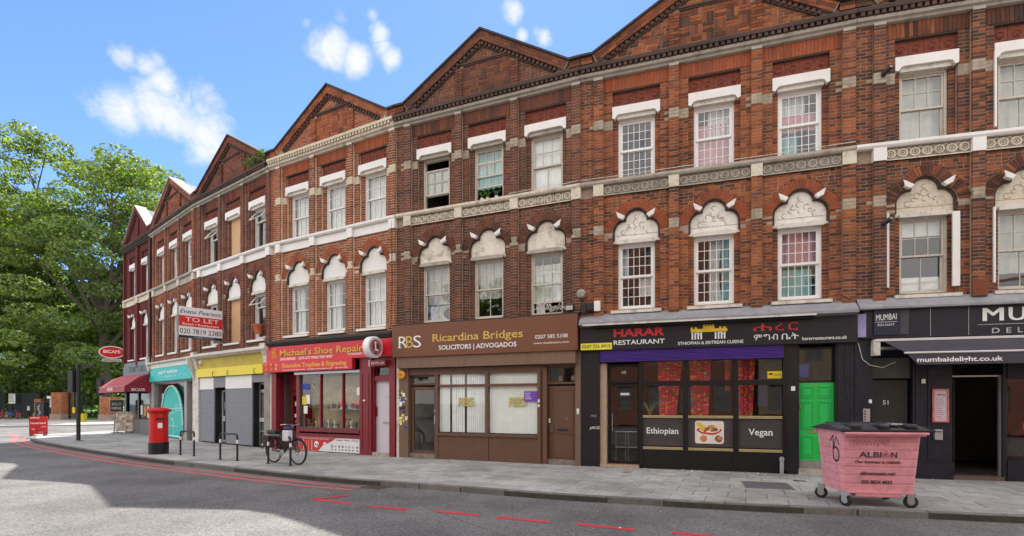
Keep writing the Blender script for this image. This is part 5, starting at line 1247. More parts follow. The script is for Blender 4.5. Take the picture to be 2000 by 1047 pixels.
def shop3(h):
    Wd = 5.96
    gb = mat('grey_board', (.21,.215,.24), .6, .08, 3); yl = mat('bright_yellow_fascia', (.80,.64,.01), .45, .05, 3, damt=.25, dark=(.45,.36,.02), dscale=3); yd = mat('dull_yellow_fascia', (.52,.40,.04), .6, .12, 2, damt=.4, dark=(.28,.2,.05), dscale=3)
    room(h, .3, 5.4, MATS['shop_interior_dark'], 2)
    bx('pier', .02, .30, 0, 3.6, -.25, .06, oldwhite, h); bx('pier', 5.50, Wd-.05, 0, 3.6, -.25, .06, mat('concrete_pier', (.30,.27,.23), .85, .2, 4, damt=.5), h)
    obj('console_bracket', MB().profile([(0,3.75),(.26,3.70),(.24,3.5),(.14,3.3),(.10,3.0),(0,2.95)], .02, .28), oldwhite, h); obj('console_bracket', MB().profile([(0,3.75),(.26,3.70),(.24,3.5),(.14,3.3),(.10,3.0),(0,2.95)], 5.55, 5.88), oldwhite, h)
    obj('cornice_ledge', MB().profile([(0,3.62),(.05,3.66),(.30,3.56),(.30,3.50),(.16,3.42),(0,3.42)], 0, Wd), oldwhite, h)
    bx('fascia_board', .30, 5.50, 3.0, 3.42, -.1, .05, yd, h); bx('lower_fascia', .28, 5.50, 2.66, 2.995, -.05, .12, yl, h)
    for x in (1.8, 3.0, 5.0): obj('lamp_bracket', MB().tube([(x,-.12,2.66),(x,-.17,2.7),(x,-.17,2.83),(x,-.12,2.85)], .012, 5), darkmetal, h)
    bx('white_band', .33, 1.56, 2.16, 2.64, -.15, .02, white, h); bx('white_band', 2.56, 4.56, 2.16, 2.64, -.15, .02, white, h); bx('grey_band', 1.56, 2.56, 2.22, 2.64, -.15, .02, gb, h); bx('grey_band', 4.56, 5.50, 2.36, 2.64, -.15, .02, gb, h)
    # block-lined hoarding: courses of painted blocks
    for (x0, x1) in ((.33, 1.56), (2.56, 4.56)):
        z = .04; r = 0
        while z < 2.1:
            x = x0 - (.45*.5 if r % 2 else 0)
            while x < x1:
                a, b = max(x, x0), min(x+.45, x1)
                if b-a > .04: bx('painted_block', a+.002, b-.002, z+.002, min(z+.225, 2.158)-.001, -.15, .0+U(0,.003), gb, h)
                x += .45
            z += .225; r += 1
    wf = mat('grey_white_frame', (.5,.5,.5), .5, .1, 5)
    d = obj('door', frame(1.68, 2.46, .05, 2.12, -.3, -.25, .07), wf, h, label='narrow glazed door between the grey boards'); pane(d, 1.75, 2.39, .12, 2.05, -.27); bx('door_rail', 1.75, 2.39, .88, 1.08, -.3, -.24, wf, d); bx('letter_box', 1.92, 2.2, .94, 1.0, -.24, -.23, steel, d); bx('notice', 1.9, 2.15, 1.35, 1.65, -.26, -.255, letter_white, d)
    bx('door_jamb', 1.56, 1.66, 0, 2.2, -.3, .0, darkmetal, h); bx('door_jamb', 2.48, 2.56, 0, 2.2, -.3, .0, darkmetal, h)
    d = obj('door', frame(4.66, 5.42, .05, 2.05, -.25, -.2, .06), steel, h, label='metal framed door with a wire mesh panel'); pane(d, 4.72, 5.36, .11, 1.99, -.22); bx('door_rail', 4.72, 5.36, .92, 1.06, -.25, -.19, wf, d); bx('door_rail', 4.72, 5.36, .55, .60, -.25, -.19, steel, d); bx('back_board', 4.72, 5.36, .11, 1.99, -.3, -.27, mat('grey_mesh', (.28,.29,.28), .7, .3, 10), d)
    mb = MB()
    for k in range(12): x = 4.74+k*.052; mb.box(x, x+.006, .12, 1.98, -.265, -.26)
    for k in range(30): z = .14+k*.062; mb.box(4.72, 5.36, z, z+.006, -.27, -.262)
    obj('wire_mesh', mb, steel, d); f = obj('fanlight', frame(4.66, 5.42, 2.05, 2.34, -.25, -.2, .05), steel, h); pane(f, 4.71, 5.37, 2.1, 2.29, -.22)
    bx('door_jamb', 4.56, 4.64, 0, 2.36, -.3, .0, darkmetal, h); bx('door_jamb', 5.44, 5.50, 0, 2.36, -.3, .0, darkmetal, h)
    p = thing('security_camera', 'white bulkhead lamp on the dull yellow fascia', 'lamp', tuple(at(h,.62,.05,3.28)), h.rotation_euler.z); obj('body', MB().lathe([(.10,0),(.10,-.05),(.06,-.10)], 16, axis='y'), white, p, smooth=True); obj('arm', MB().tube([(0,0,-.1),(.06,-.1,-.16)], .012, 5), darkmetal, p)
    p.name = 'bulkhead_lamp'

def shop2(h):
    Wd = 5.95
    tq = mat('turquoise_sign', (.0,.44,.38), .4, .05, 3); gp = mat('grey_pilaster', (.36,.34,.33), .7, .12, 4, damt=.3)
    room(h, .4, 5.4, MATS['warm_interior'], 2.5)
    bx('pier', .0, .36, 0, 2.7, -.25, .05, gp, h); bx('pier', 4.62, 4.90, 0, 2.7, -.25, .04, gp, h); bx('pier', 5.62, Wd, 0, 3.3, -.25, .05, oldwhite, h); bx('pier', 4.30, 4.45, 0, 2.7, -.3, -.05, steel, h)
    bx('soffit', .36, 5.62, 2.56, 2.68, -.3, .02, gp, h)
    obj('cornice_ledge', MB().profile([(0,3.62),(.25,3.56),(.25,3.50),(.10,3.46),(0,3.46)], 0, Wd), oldwhite, h)
    bx('upper_fascia', .0, Wd-.1, 3.28, 3.46, -.1, .10, white, h)
    mb = MB().profile([(0,3.28),(.08,3.28),(.17,2.64),(0,2.64)], .06, Wd-.12); fb = obj('fascia_board', mb, tq, h)
    def slant(q):
        x, y, z = q; t = (3.28-z)/.64; return (x, y-(.08+.09*t)+.10, z)
    lt = mat('pale_turquoise_print', (.55,.80,.76), .5)
    text('surf white', 1.35, 2.98, .17, .104, letter_white, fb, width=2.6, bold=.012, xform=slant); text('aesthetics', 2.3, 2.79, .10, .104, lt, fb, width=1.6, xform=slant); text('0207 735', 4.3, 2.80, .07, .104, lt, fb, width=.9, xform=slant)
    obj('console_bracket', MB().profile([(0,3.5),(.36,3.46),(.34,3.2),(.18,2.9),(.12,2.6),(0,2.5)], Wd-.11, Wd+.0), oldwhite, h)
    bx('window_base', .36, 4.30, 0, .28, -.3, -.05, gp, h); pane(h, .36, 4.30, .28, 2.56, -.12, label='surf shop window'); obj('window_frame', frame(.36, 4.30, .28, 2.56, -.2, -.1, .05), steel, h)
    d = obj('door', frame(4.95, 5.60, .05, 2.15, -.3, -.24, .06), black, h); pane(d, 5.01, 5.54, .11, 2.09, -.27); bx('back_board', 5.0, 5.55, .1, 2.1, -.5, -.45, darkmetal, h); f = obj('fanlight', frame(4.95, 5.60, 2.15, 2.56, -.3, -.24, .05), black, h); pane(f, 5.0, 5.55, 2.2, 2.51, -.27)
    s = thing('surfboard_sign', 'big turquoise surfboard shaped sign with a white rim leaning in the shop window', 'surfboard', tuple(at(h,0,-.0,0)), h.rotation_euler.z)
    def oval(cx, rx, z0, zt, n=40):
        return [(cx+rx*math.cos(6.283*k/n)*(1 if math.sin(6.283*k/n) > 0 else 1-.25*math.sin(6.283*k/n)**2), z0+(zt-z0)*.40+((zt-z0)*.60 if math.sin(6.283*k/n) > 0 else (zt-z0)*.40)*math.sin(6.283*k/n)) for k in range(n)]
    ov = [(x, max(.02, z)) for x, z in oval(2.75, 1.52, -.55, 2.40)]; mb = MB(); mb.prism(ov, -.08, -.02); obj('board', mb, tq, s)
    ov2 = ov; g = MB(); g.tube([(x, .0, z) for x, z in ov if z > .03][:], .035, 5); 
    top = [(x, z) for x, z in ov if z > .03]; obj('rim', g, mat('mint_rim', (.55,.78,.72), .4), s)
    for (x0, x1, z) in ((2.3,3.6,.55),(2.2,3.9,1.35),(2.4,3.2,1.15)): bx('print', x0, x1, z, z+.02, -.02, -.015, lt, s)
    for z in (1.25, 1.4, 1.5): text('treatments', 3.2, z, .06, -.018, lt, s, width=.8)
    g = MB().tube([(2.75-.0, .01, .9)]+[(2.75+.35*math.sin(a)*1.0, .01, .45+.45*math.cos(a)) for a in (0,.4,.8,1.2,1.57)]+[(3.10,.01,.05)], .015, 5); obj('small_rim', g, MATS['mint_rim'], s)

def shop1(h):
    Wd = 4.49
    sg = mat('slate_grey_sign', (.13,.16,.17), .5, .1, 3)
    room(h, .3, 4.3, MATS['shop_interior_dark'], 2)
    bx('pier', .0, .28, 0, 3.0, -.25, .03, mat('grey_shop_paint', (.12,.125,.13), .5, .1, 4), h); bx('pier', 4.2, Wd, 0, 3.5, -.25, .05, MATS['grey_shop_paint'], h); bx('pier', 2.2, 2.3, 0, 3.0, -.2, .0, MATS['grey_shop_paint'], h)
    fb = bx('fascia_board', .02, Wd-.2, 3.08, 3.74, -.1, .10, sg, h); text("TONY'S DELI", 1.0, 3.22, .32, .101, letter_black, fb, width=2.7, bold=.02); bx('rule', .5, .9, 3.36, 3.40, .10, .103, letter_black, fb)
    obj('console_bracket', MB().profile([(0,3.9),(.26,3.88),(.24,3.5),(.14,3.2),(0,3.1)], Wd-.2, Wd), oldwhite, h)
    bx('stall_riser', .28, 4.2, 0, .75, -.2, .0, MATS['grey_shop_paint'], h)
    obj('window_frame', frame(.28, 2.2, .75, 3.0, -.1, .0, .05), black, h); pane(h, .33, 2.15, .8, 2.95, -.05); obj('window_frame', frame(2.3, 4.2, .75, 3.0, -.1, .0, .05), black, h); pane(h, 2.35, 4.15, .8, 2.95, -.05)
    for (x, z, w, hh, m) in ((3.0,.95,.35,.5,MATS['orange_leather']),(3.5,.85,.3,.6,MATS['lime_sticker']),(2.5,1.0,.3,.5,letter_white),(3.6,1.6,.35,.5,letter_white)): bx('poster', x, x+w, z, z+hh, -.045, -.04, m, h)
    a = thing('shop_awning', 'burgundy cafe awning over the corner deli', 'awning', h.location, h.rotation_euler.z)
    bg_ = mat('burgundy_fabric', (.26,.02,.035), .8, .12, 2); bp = mat('faded_burgundy', (.36,.08,.09), .8, .15, 2)
    x0, x1 = -.1, 4.42; pr = [(0.0,3.12),(.55,2.88),(1.12,2.42),(1.14,2.14)]
    mb = MB()
    for (p_, q_) in zip(pr, pr[1:]): mb.quad((x0,-p_[0],p_[1]),(x1,-p_[0],p_[1]),(x1,-q_[0],q_[1]),(x0,-q_[0],q_[1]))
    for (p_, q_) in zip(pr, pr[1:]): mb.quad((x0,-p_[0]-.0,p_[1]-.012),(x1,-p_[0],p_[1]-.012),(x1,-q_[0]+.012,q_[1]),(x0,-q_[0]+.012,q_[1]))
    obj('canopy', mb, bp, a)
    for xe in (x0, x1):
        mb = MB(); e = [(xe, z) for z in (0,)]
        pts = [(0,3.12),(.55,2.88),(1.12,2.42),(1.14,2.14),(0,2.14)]
        mb.profile(pts, xe-.006 if xe > 0 else xe, xe+.006 if xe > 0 else xe+.012); obj('end_panel', mb, bg_, a)
    g = MB().tube([(x1+.01,-.0,2.40),(x1+.01,-1.13,2.40)], .008, 4).tube([(x1+.01,0,3.1),(x1+.01,-1.1,2.44)], .012, 4).tube([(x1+.01,0,2.5),(x1+.01,-.55,2.87)], .008, 4); obj('piping', g, bp, a)
    e = text('BICAFE', 0, 0, .13, 0, letter_white, a, width=.55, bold=.02, xform=lambda q: (x1+.008-q[1]*.5, -.85+q[0], 2.2+q[2]))
    e = text('BICAFE', 0, 0, .16, 0, letter_white, a, width=.9, bold=.02, xform=lambda q: (1.6+q[0], -1.145+q[1]*.5, 2.22+q[2]))
    obj('frame_bar', MB().tube([(x0,-1.12,2.42),(x1,-1.12,2.42)], .015, 5), steel, a)
    s = thing('oval_projecting_sign', 'red oval cafe sign sticking out from the maroon corner house', 'sign', (-22.15,28.35,4.42), R(32))
    b = MB(); n = 32; b.prism([(.58*math.cos(6.283*k/n), .34*math.sin(6.283*k/n)) for k in range(n)], -.05, .05); obj('rim', b, letter_white, s)
    b = MB(); b.prism([(.53*math.cos(6.283*k/n), .295*math.sin(6.283*k/n)) for k in range(n)], -.058, .058); f = obj('face', b, red_paint, s); text('BICAFE', -.37, -.05, .17, .059, letter_white, f, width=.75, bold=.02)
    lb = bx('lower_plate', -.42, .42, -.52, -.36, -.03, .03, mat('pale_plate', (.5,.5,.48), .5), s); text('ESPRESSO', -.36, -.49, .09, .031, letter_black, lb, width=.7)
    obj('arm', MB().tube([(.5,0,.0),(1.1,-.1,.0)], .03, 6), darkmetal, s)
    # downpipe between the corner house and its neighbour
    p = thing('downpipe', 'dark downpipe between the maroon corner house and the orange brick house', 'pipe', tuple(at(h,4.46,.10,0)), 0); obj('pipe', MB().tube([(0,0,3.6),(0,0,9.7)], .05, 8), darkmetal, p, smooth=True)
    for z in (4.5,6.3,8.1): obj('collar', MB().lathe([(.065,0),(.065,.08)], 10, o=(0,0,z)), darkmetal, p)
    s = thing('hanging_sign', 'dark board reading SOLD HERE under the burgundy awning', 'sign', (-21.6,27.55,1.15), R(8)); b = bx('board', 0, .62, 0, .62, 0, .03, darkmetal, s); text('SOLD', .08, .34, .14, .031, oldwhite, b, width=.46); text('HERE', .08, .12, .14, .031, oldwhite, b, width=.46); obj('pole', MB().tube([(.31,.02,-1.15),(.31,.02,.0)], .02, 6), darkmetal, s); obj('foot', MB().wbox(.1,.52,-.15,.2,-1.15,-1.12), darkmetal, s)
    s = thing('pavement_board', 'A-shaped pavement board with a mottled food photo outside the corner deli', 'sandwich board', (-20.62,27.3,0), R(24))
    b = MB(); b.quadbox([(-.45,-.28,.12),(.45,-.28,.12),(.45,-.02,1.15),(-.45,-.02,1.15),(-.45,-.25,.12),(.45,-.25,.12),(.45,.01,1.15),(-.45,.01,1.15)]); fr_ = obj('front_board', b, mat('mottled_food_print', (.55,.48,.38), .5, .6, 5, damt=.9, dark=(.22,.04,.03), dscale=6), s)
    b = MB(); b.quadbox([(-.45,.25,.12),(.45,.25,.12),(.45,.0,1.15),(-.45,.0,1.15),(-.45,.28,.12),(.45,.28,.12),(.45,.03,1.15),(-.45,.03,1.15)]); obj('back_board', b, darkmetal, s)
    for x in (-.42, .42):
        for sg_ in (-1, 1): obj('leg', MB().tube([(x, sg_*.30, 0),(x, sg_*.0, 1.2)], .02, 5), darkmetal, s)

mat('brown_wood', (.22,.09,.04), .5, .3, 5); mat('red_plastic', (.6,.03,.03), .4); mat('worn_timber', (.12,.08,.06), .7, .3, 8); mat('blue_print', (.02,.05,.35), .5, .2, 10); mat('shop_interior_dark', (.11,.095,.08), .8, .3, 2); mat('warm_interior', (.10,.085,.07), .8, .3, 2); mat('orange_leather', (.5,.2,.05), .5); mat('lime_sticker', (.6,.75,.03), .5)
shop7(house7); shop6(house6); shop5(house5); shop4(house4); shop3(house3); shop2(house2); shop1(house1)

# ------------------------------------------------------------------ street furniture
def pillar_box():
    t = thing('pillar_box', 'red cylindrical post box with a black base on the pavement', 'post box', (-11.18,16.2,0), R(-20))
    obj('base', MB().lathe([(.275,0),(.275,.36),(.262,.375)], 36), black, t, smooth=True)
    obj('body', MB().lathe([(.262,.37),(.258,1.26),(.275,1.28),(.275,1.31)], 36), red_paint, t, smooth=True)
    obj('cap', MB().lathe([(.262,1.31),(.33,1.33),(.34,1.365),(.335,1.40),(.27,1.435),(.15,1.46),(.02,1.465)], 36), red_paint, t, smooth=True)
    d = MB()
    for k in range(10):
        a = R(-68)+R(8)*k; b_ = a+R(8)
        for r0, r1 in ((.258,.268),):
            d.quadbox([(r1*math.cos(a),r1*math.sin(a),.45),(r1*math.cos(b_),r1*math.sin(b_),.45),(r1*math.cos(b_),r1*math.sin(b_),1.0),(r1*math.cos(a),r1*math.sin(a),1.0),(r0*math.cos(a),r0*math.sin(a),.45),(r0*math.cos(b_),r0*math.sin(b_),.45),(r0*math.cos(b_),r0*math.sin(b_),1.0),(r0*math.cos(a),r0*math.sin(a),1.0)])
    dd = obj('door', d, red_paint, t, smooth=False)
    a = R(-28); obj('aperture', MB().wbox(-.01,.02,-.11,.11,1.08,1.14), black, t, loc=(.262*math.cos(a), .262*math.sin(a), 0), rot=(0,0,a))
    obj('notice_plate', MB().wbox(-.005,.014,-.06,.06,.82,.98), letter_white, t, loc=(.266*math.cos(a), .266*math.sin(a), 0), rot=(0,0,a))
pillar_box()

def rack(a, b, label):
    a, b = Vector((*a,0)), Vector((*b,0)); d = (b-a); L_ = d.length; rz = math.atan2(d.y, d.x)
    t = thing('bicycle_stand', label, 'bicycle stand', tuple(a), rz, 'hoop bicycle stands on the pavement')
    r = .09; hh = .74; path = [(0,0,0),(0,0,hh-r)]+[(r-r*math.cos(x), 0, hh-r+r*math.sin(x)) for x in (.4,.8,1.2,1.57)]+[(L_-r+r*math.sin(x), 0, hh-r+r*math.cos(x)) for x in (0,.4,.8,1.2,1.57)]+[(L_,0,0)]
    obj('hoop', MB().tube(path, .027, 10), darkmetal, t, smooth=True)
    for x in (0, L_):
        obj('reflective_band', MB().lathe([(.029,.48),(.029,.58)], 12, o=(x,0,0)), white, t); obj('foot_plate', MB().lathe([(.055,0),(.055,.012)], 14, o=(x,0,0)), darkmetal, t)
rack((-10.23,15.80),(-9.60,15.46), 'black hoop stand nearest the red post box'); rack((-8.29,14.55),(-7.63,14.22), 'black hoop stand between the post box stand and the bicycle'); rack((-6.45,13.55),(-5.66,13.08), 'black hoop stand with the bicycle locked to it')

def bicycle():
    p0, p1 = Vector((-6.42,13.80,0)), Vector((-5.58,13.30,0)); d = p1-p0; rz = math.atan2(d.y, d.x)
    t = thing('bicycle', 'black city bicycle with panniers and a blue and white bag locked to a stand', 'bicycle', tuple(p0), rz)
    Rr = .335; wb = 1.02; z = Rr
    fm = mat('bike_black', (.02,.02,.022), .35, .1); tyre = mat('tyre_rubber', (.025,.024,.023), .85, .2, 20)
    for x in (0, wb):
        w = obj('wheel', MB().torus((x,0,z), Rr-.045, .010, 'y', 40, 6).lathe([(.02,-.04),(.02,.04)], 10, axis='y', o=(x,0,z)), steel, t, smooth=True)
        obj('tyre', MB().torus((x,0,z), Rr-.02, .026, 'y', 40, 8), tyre, w, smooth=True)
        s = MB()
        for k in range(24):
            a = 6.283*k/24; s.tube([(x+.02*math.cos(a+.6), .02*(-1)**k, z+.02*math.sin(a+.6)),(x+(Rr-.05)*math.cos(a),0,z+(Rr-.05)*math.sin(a))], .0016, 3)
        obj('spokes', s, steel, w)
        obj('mudguard', MB().torus((x,0,z), Rr+.018, .014, 'y', 20, 5, R(20) if x else R(30), R(150) if x else R(180)), fm, t, smooth=True)
    bb = (.43,0,.29); seat = (.30,0,.78); head = (.82,0,.86); hb = (.86,0,.70)
    f = MB().tube([bb, seat], .022, 8).tube([seat, (.83,0,.80)], .02, 8).tube([bb, hb], .026, 8).tube([(0,.06,z), bb], .010, 6).tube([(0,-.06,z), bb], .010, 6).tube([(0,.05,z),(.31,0,.70)], .009, 6).tube([(0,-.05,z),(.31,0,.70)], .009, 6).tube([(.815,0,.92),(.87,0,.66)], .019, 8)
    obj('frame', f, fm, t, smooth=True)
    obj('fork', MB().tube([(.87,.045,.66),(.90,.05,.55),(wb,.05,z)], .012, 6).tube([(.87,-.045,.66),(.90,-.05,.55),(wb,-.05,z)], .012, 6), fm, t, smooth=True)
    obj('handlebar', MB().tube([(.815,0,.92),(.80,0,1.02)], .014, 6).tube([(.70,-.29,1.04),(.80,-.20,1.05),(.82,0,1.02),(.80,.20,1.05),(.70,.29,1.04)], .013, 6), steel, t, smooth=True)
    obj('saddle', MB().tube([(.30,0,.78),(.285,0,.93)], .013, 6).quadbox([(.13,-.09,.93),(.45,-.02,.95),(.45,.02,.95),(.13,.09,.93),(.13,-.07,.98),(.44,-.015,.975),(.44,.015,.975),(.13,.07,.98)]), black, t)
    obj('rack', MB().tube([(.30,.06,.75),(-.22,.06,.76),(-.22,-.06,.76),(.30,-.06,.75)], .007, 5).tube([(-.05,.06,.76),(0,.07,z)], .006, 5).tube([(-.05,-.06,.76),(0,-.07,z)], .006, 5), steel, t)
    obj('pannier', MB().wbox(-.2,.16,-.2,-.08,.42,.74), mat('dark_canvas', (.06,.03,.035), .9, .3, 12), t, bevel=.03); obj('rack_bag', MB().wbox(-.2,.2,-.09,.09,.77,.88), black, t, bevel=.03)
    obj('crank', MB().lathe([(.085,-.01),(.085,-.005)], 20, axis='y', o=(.43,-.05,.29)).tube([(.43,-.08,.29),(.36,-.08,.14)], .008, 5).tube([(.43,.08,.29),(.50,.08,.44)], .008, 5).wbox(.32,.40,-.16,-.08,.13,.15), steel, t)
    obj('brake_disc', MB().torus((wb,-.04,z), .075, .006, 'y', 20, 4), darkmetal, t)
    bl = mat('blue_bag', (.05,.05,.16), .7, .2, 12)
    b = thing('shopping_bag', 'white and blue bag hanging on the bicycle handlebar', 'bag', tuple(p0+d.normalized()*.83), rz)
    obj('bag_body', MB().wbox(-.12,.14,-.26,-.12,.62,.90), mat('white_bag', (.6,.6,.65), .6, .2, 14), b, bevel=.03); obj('bag_top', MB().wbox(-.12,.10,-.24,-.05,.92,.99), bl, b, bevel=.04); obj('strap', MB().tube([(0,-.19,.9),(0,-.15,1.06),(0,-.1,1.06)], .01, 5), bl, b)
    for k in range(6): obj('clutter', MB().tube([(-.45+.08*k,-.1,.45+.05*k),(-.3+.05*k,-.12,.35+.07*k)], .012, 5), steel if k % 2 else black, t)
bicycle()

def waste_bin():
    p = mat('pink_bin_plastic', (.76,.32,.36), .6, .10, 5, .15, 20, damt=.5, dark=(.45,.21,.21), dscale=6); p.node_tree.nodes['Principled BSDF'].inputs['Base Color']
    a, b = Vector((5.13,7.86,0)), Vector((6.26,7.66,0)); d = b-a; rz = math.atan2(d.y, d.x)
    t = thing('waste_bin', 'big pink four-wheeled waste bin with graffiti and a dark grey lid', 'wheelie bin', tuple(a+Vector((-.06,.0,0))), rz)
    w0, w1, dp0, dp1, z0, z1 = 1.0, 1.12, .78, .94, .22, 1.17
    # tapered body, rings of rectangles with rounded corners
    def ringpts(w, dd, z, cx=.55, cy=.48, r=.07, n=4):
        pts = []
        for (sx, sy, a0) in ((1,-1,-90),(1,1,0),(-1,1,90),(-1,-1,180)):
            for k in range(n+1):
                an = R(a0+90*k/n); pts.append((cx+sx*(w/2-r)+r*math.cos(an), cy+sy*(dd/2-r)+r*math.sin(an), z))
        return pts
    mb = MB(); levels = []
    nl = 22
    for k in range(nl+1):
        tt = k/nl; z = z0+(z1-z0)*tt; g = 0
        levels.append(ringpts(w0+(w1-w0)*tt, dp0+(dp1-dp0)*tt, z))
    # horizontal ribs: small grooves
    rows_ = []
    for k, lv in enumerate(levels):
        rows_.append(lv)
        if 2 <= k < nl-3 and k % 3 == 0:
            cx, cy = .55, .48; inn = [((x-cx)*.992+cx, (y-cy)*.99+cy, z+.006) for x, y, z in lv]; rows_.append(inn); rows_.append([(x, y, z+.012) for x, y, z in lv])
    n = len(rows_[0])
    for lv in rows_: mb.v += lv
    for k in range(len(rows_)-1):
        for q in range(n):
            j = (q+1) % n; mb.f.append((k*n+q, k*n+j, (k+1)*n+j, (k+1)*n+q)); mb.m.append(0)
    mb.f.append(tuple(range(n))); mb.m.append(0)
    body = obj('body', mb, p, t, smooth=True)
    obj('rim', MB().wbox(.0,1.12,-.075,-.02,1.10,1.17), p, t, bevel=.012); obj('rim', MB().wbox(.0,1.12,.97,1.03,1.10,1.17), p, t, bevel=.012)
    obj('comb', MB().wbox(.0,1.14,-.10,-.05,1.125,1.165), p, t, bevel=.01)
    obj('base_tray', MB().wbox(.22,.86,.08,.86,.15,.24), p, t, bevel=.02); obj('foot_rail', MB().wbox(.08,1.02,.07,.12,.215,.245), p, t)
    lidm = mat('dark_grey_lid', (.045,.048,.055), .45, .3, 6, .2, 30, damt=.5, dark=(.12,.12,.13), dscale=6)
    lid = MB(); n2 = 12
    prev = None
    for k in range(n2+1):
        y = -.06+1.12*k/n2; h_ = 1.20+.075*math.sin(math.pi*k/n2)
        i = len(lid.v); lid.v += [(-.05,y,1.175),(-.05,y,h_-.015),(.0,y,h_+.0),(1.16,y,h_),(1.21,y,h_-.015),(1.21,y,1.175)]
        if prev is not None:
            for q in range(5): lid.f.append((prev+q, prev+q+1, i+q+1, i+q)); lid.m.append(0)
            lid.f.append((prev+5, prev, i, i+5)); lid.m.append(0)
        else: lid.f.append(tuple(range(i, i+6))); lid.m.append(0)
        prev = i
    lid.f.append(tuple(range(prev, prev+6))); lid.m.append(0)
    L_ = obj('lid', lid, lidm, t); smooth_by_angle(L_.data, 30)
    obj('lid_edge', MB().wbox(-.06,1.22,-.10,-.055,1.165,1.20), black, L_, bevel=.01)
    for x in (.12, .50, .88): obj('lid_rib', MB().wbox(x,x+.14,-.03,.95,1.225,1.285), lidm, L_, bevel=.02); obj('lid_grip', MB().wbox(x,x+.12,-.075,-.02,1.205,1.225), black, L_)
    obj('lid_patch', MB().wbox(.70,.86,.05,.2,1.262,1.29), steel, L_, bevel=.01)
    for (x, y, r, an) in ((.10,.12,.095,30),(1.0,.12,.095,80),(.02,.82,.095,60),(1.0,.84,.095,20)):
        w = obj('castor', MB().wbox(-.045,.045,-.05,.05,.17,.235).wbox(-.035,-.028,-.04,.05,.08,.18).wbox(.028,.035,-.04,.05,.08,.18), steel, t, loc=(x,y,0), rot=(0,0,R(an)))
        obj('wheel', MB().lathe([(r-.012,-.022),(r,-.015),(r,.015),(r-.012,.022)], 24, axis='x', o=(0,0,r)), MATS['tyre_rubber'], w, smooth=True); obj('hub', MB().lathe([(.05,-.026),(.05,.026)], 14, axis='x', o=(0,0,r)), steel, w)
    # the front face leans: text follows it
    def onface(q):
        x, y, z = q; f = .48-(dp0+(dp1-dp0)*(z-z0)/(z1-z0))/2; return (x, f-.004+y, z)
    dk = mat('faded_black_print', (.06,.045,.05), .6, .4, 30)
    T = lambda s, x, z, cap, w, **k: text(s, x, z, cap, 0, k.pop('m', dk), body, width=w, xform=onface, **k)
    T('ALBI', .25, .775, .085, .31, bold=.015); T('N', .69, .775, .085, .085, bold=.015)
    em = MB()
    for k in range(3):
        a_ = R(90+120*k); em.torus((.623+.027*math.cos(a_), .02-.03, .815+.027*math.sin(a_)), .022, .004, 'y', 12, 4)
    em.v = [(x, onface((x,0,z))[1]-.002, z) for x, y, z in em.v]; obj('recycling_emblem', em, mat('grey_red_print', (.45,.15,.15), .6), body)
    T('Our business is rubbish', .20, .68, .048, .62, bold=.006); T('albionwaste.net', .28, .50, .056, .48, bold=.01); T('020 8834 4833', .30, .365, .056, .42, bold=.01)
    gp = mat('grey_scrawl', (.30,.17,.18), .7, .5, 20); g = MB(); x = .12
    while x < .66:
        g.tube([(x,-.0,.95+U(-.02,.02)),(x+.025,0,1.05),(x+.05,0,.96)], .0045, 3); x += U(.04,.06)
    g.v = [(x, onface((x,0,z))[1]-.001+(y*.3), z) for x, y, z in g.v]; obj('graffiti', g, gp, body)
    g = MB(); g.torus((0,.25,.80), .11, .018, 'x', 16, 4, .5, 5.8).tube([(0,.12,.95),(0,.2,1.08),(0,.3,.92),(0,.2,.9)], .017, 4).tube([(0,.35,.75),(0,.30,1.1),(0,.42,1.0)], .018, 4)
    g.v = [(.55-(w0+(w1-w0)*(z-z0)/(z1-z0))/2-.002+x*.3, y, z) for x, y, z in g.v]; obj('graffiti', g, dk, body)
waste_bin()

def signal(loc, h, rz, label, head_z, group='traffic signals', aspect=1.0, both=False, pole=darkmetal):
    t = thing('traffic_signal', label, 'traffic light', loc, rz, group)
    obj('pole', MB().lathe([(.075,0),(.075,1.0),(.07,h),(.03,h+.03)], 14), pole, t, smooth=True); obj('base_collar', MB().lathe([(.2,0),(.19,.02),(.1,.03)], 14), mat('mossy_collar', (.2,.18,.1), .9), t)
    def head(x, y, an):
        s = aspect; hd = obj('signal_head', MB().wbox(-.14*s,.14*s,-.08,.08,0,.92*s), mat('signal_black', (.015,.015,.016), .5), t, loc=(x,y,head_z), rot=(0,0,an), bevel=.02)
        for k, m in enumerate((mat('dark_green_lens', (.01,.06,.04), .25), mat('dark_amber_lens', (.12,.05,.01), .25), mat('dark_red_lens', (.12,.01,.01), .25))):
            obj('lens', MB().lathe([(.09*s,-.085),(.06*s,-.10)], 16, axis='y', o=(0,0,(.17+.29*k)*s)), m, hd); obj('visor', MB().torus((0,-.14,(.17+.29*k)*s), .10*s, .012, 'y', 14, 4, R(-10), R(190)).wbox(-.1*s,.1*s,-.2,-.08,(.17+.29*k)*s+.1*s,(.17+.29*k)*s+.11*s), MATS['signal_black'], hd)
        return hd
    return t, head
t, hd = signal((-18.31,21.62,0), 3.25, 0, 'tall black traffic light pole with a camera arm on the near pavement', 2.05)
hd(-.27, .0, R(165))
obj('camera_arm', MB().tube([(0,0,3.0),(.25,-.05,3.1),(.62,-.1,3.16)], .025, 6), darkmetal, t); obj('camera_housing', MB().wbox(.50,.78,-.16,-.04,3.14,3.24), darkmetal, t, bevel=.02); obj('push_button_unit', MB().wbox(-.20,-.08,-.08,.08,1.18,1.42), yellow, t, bevel=.01)
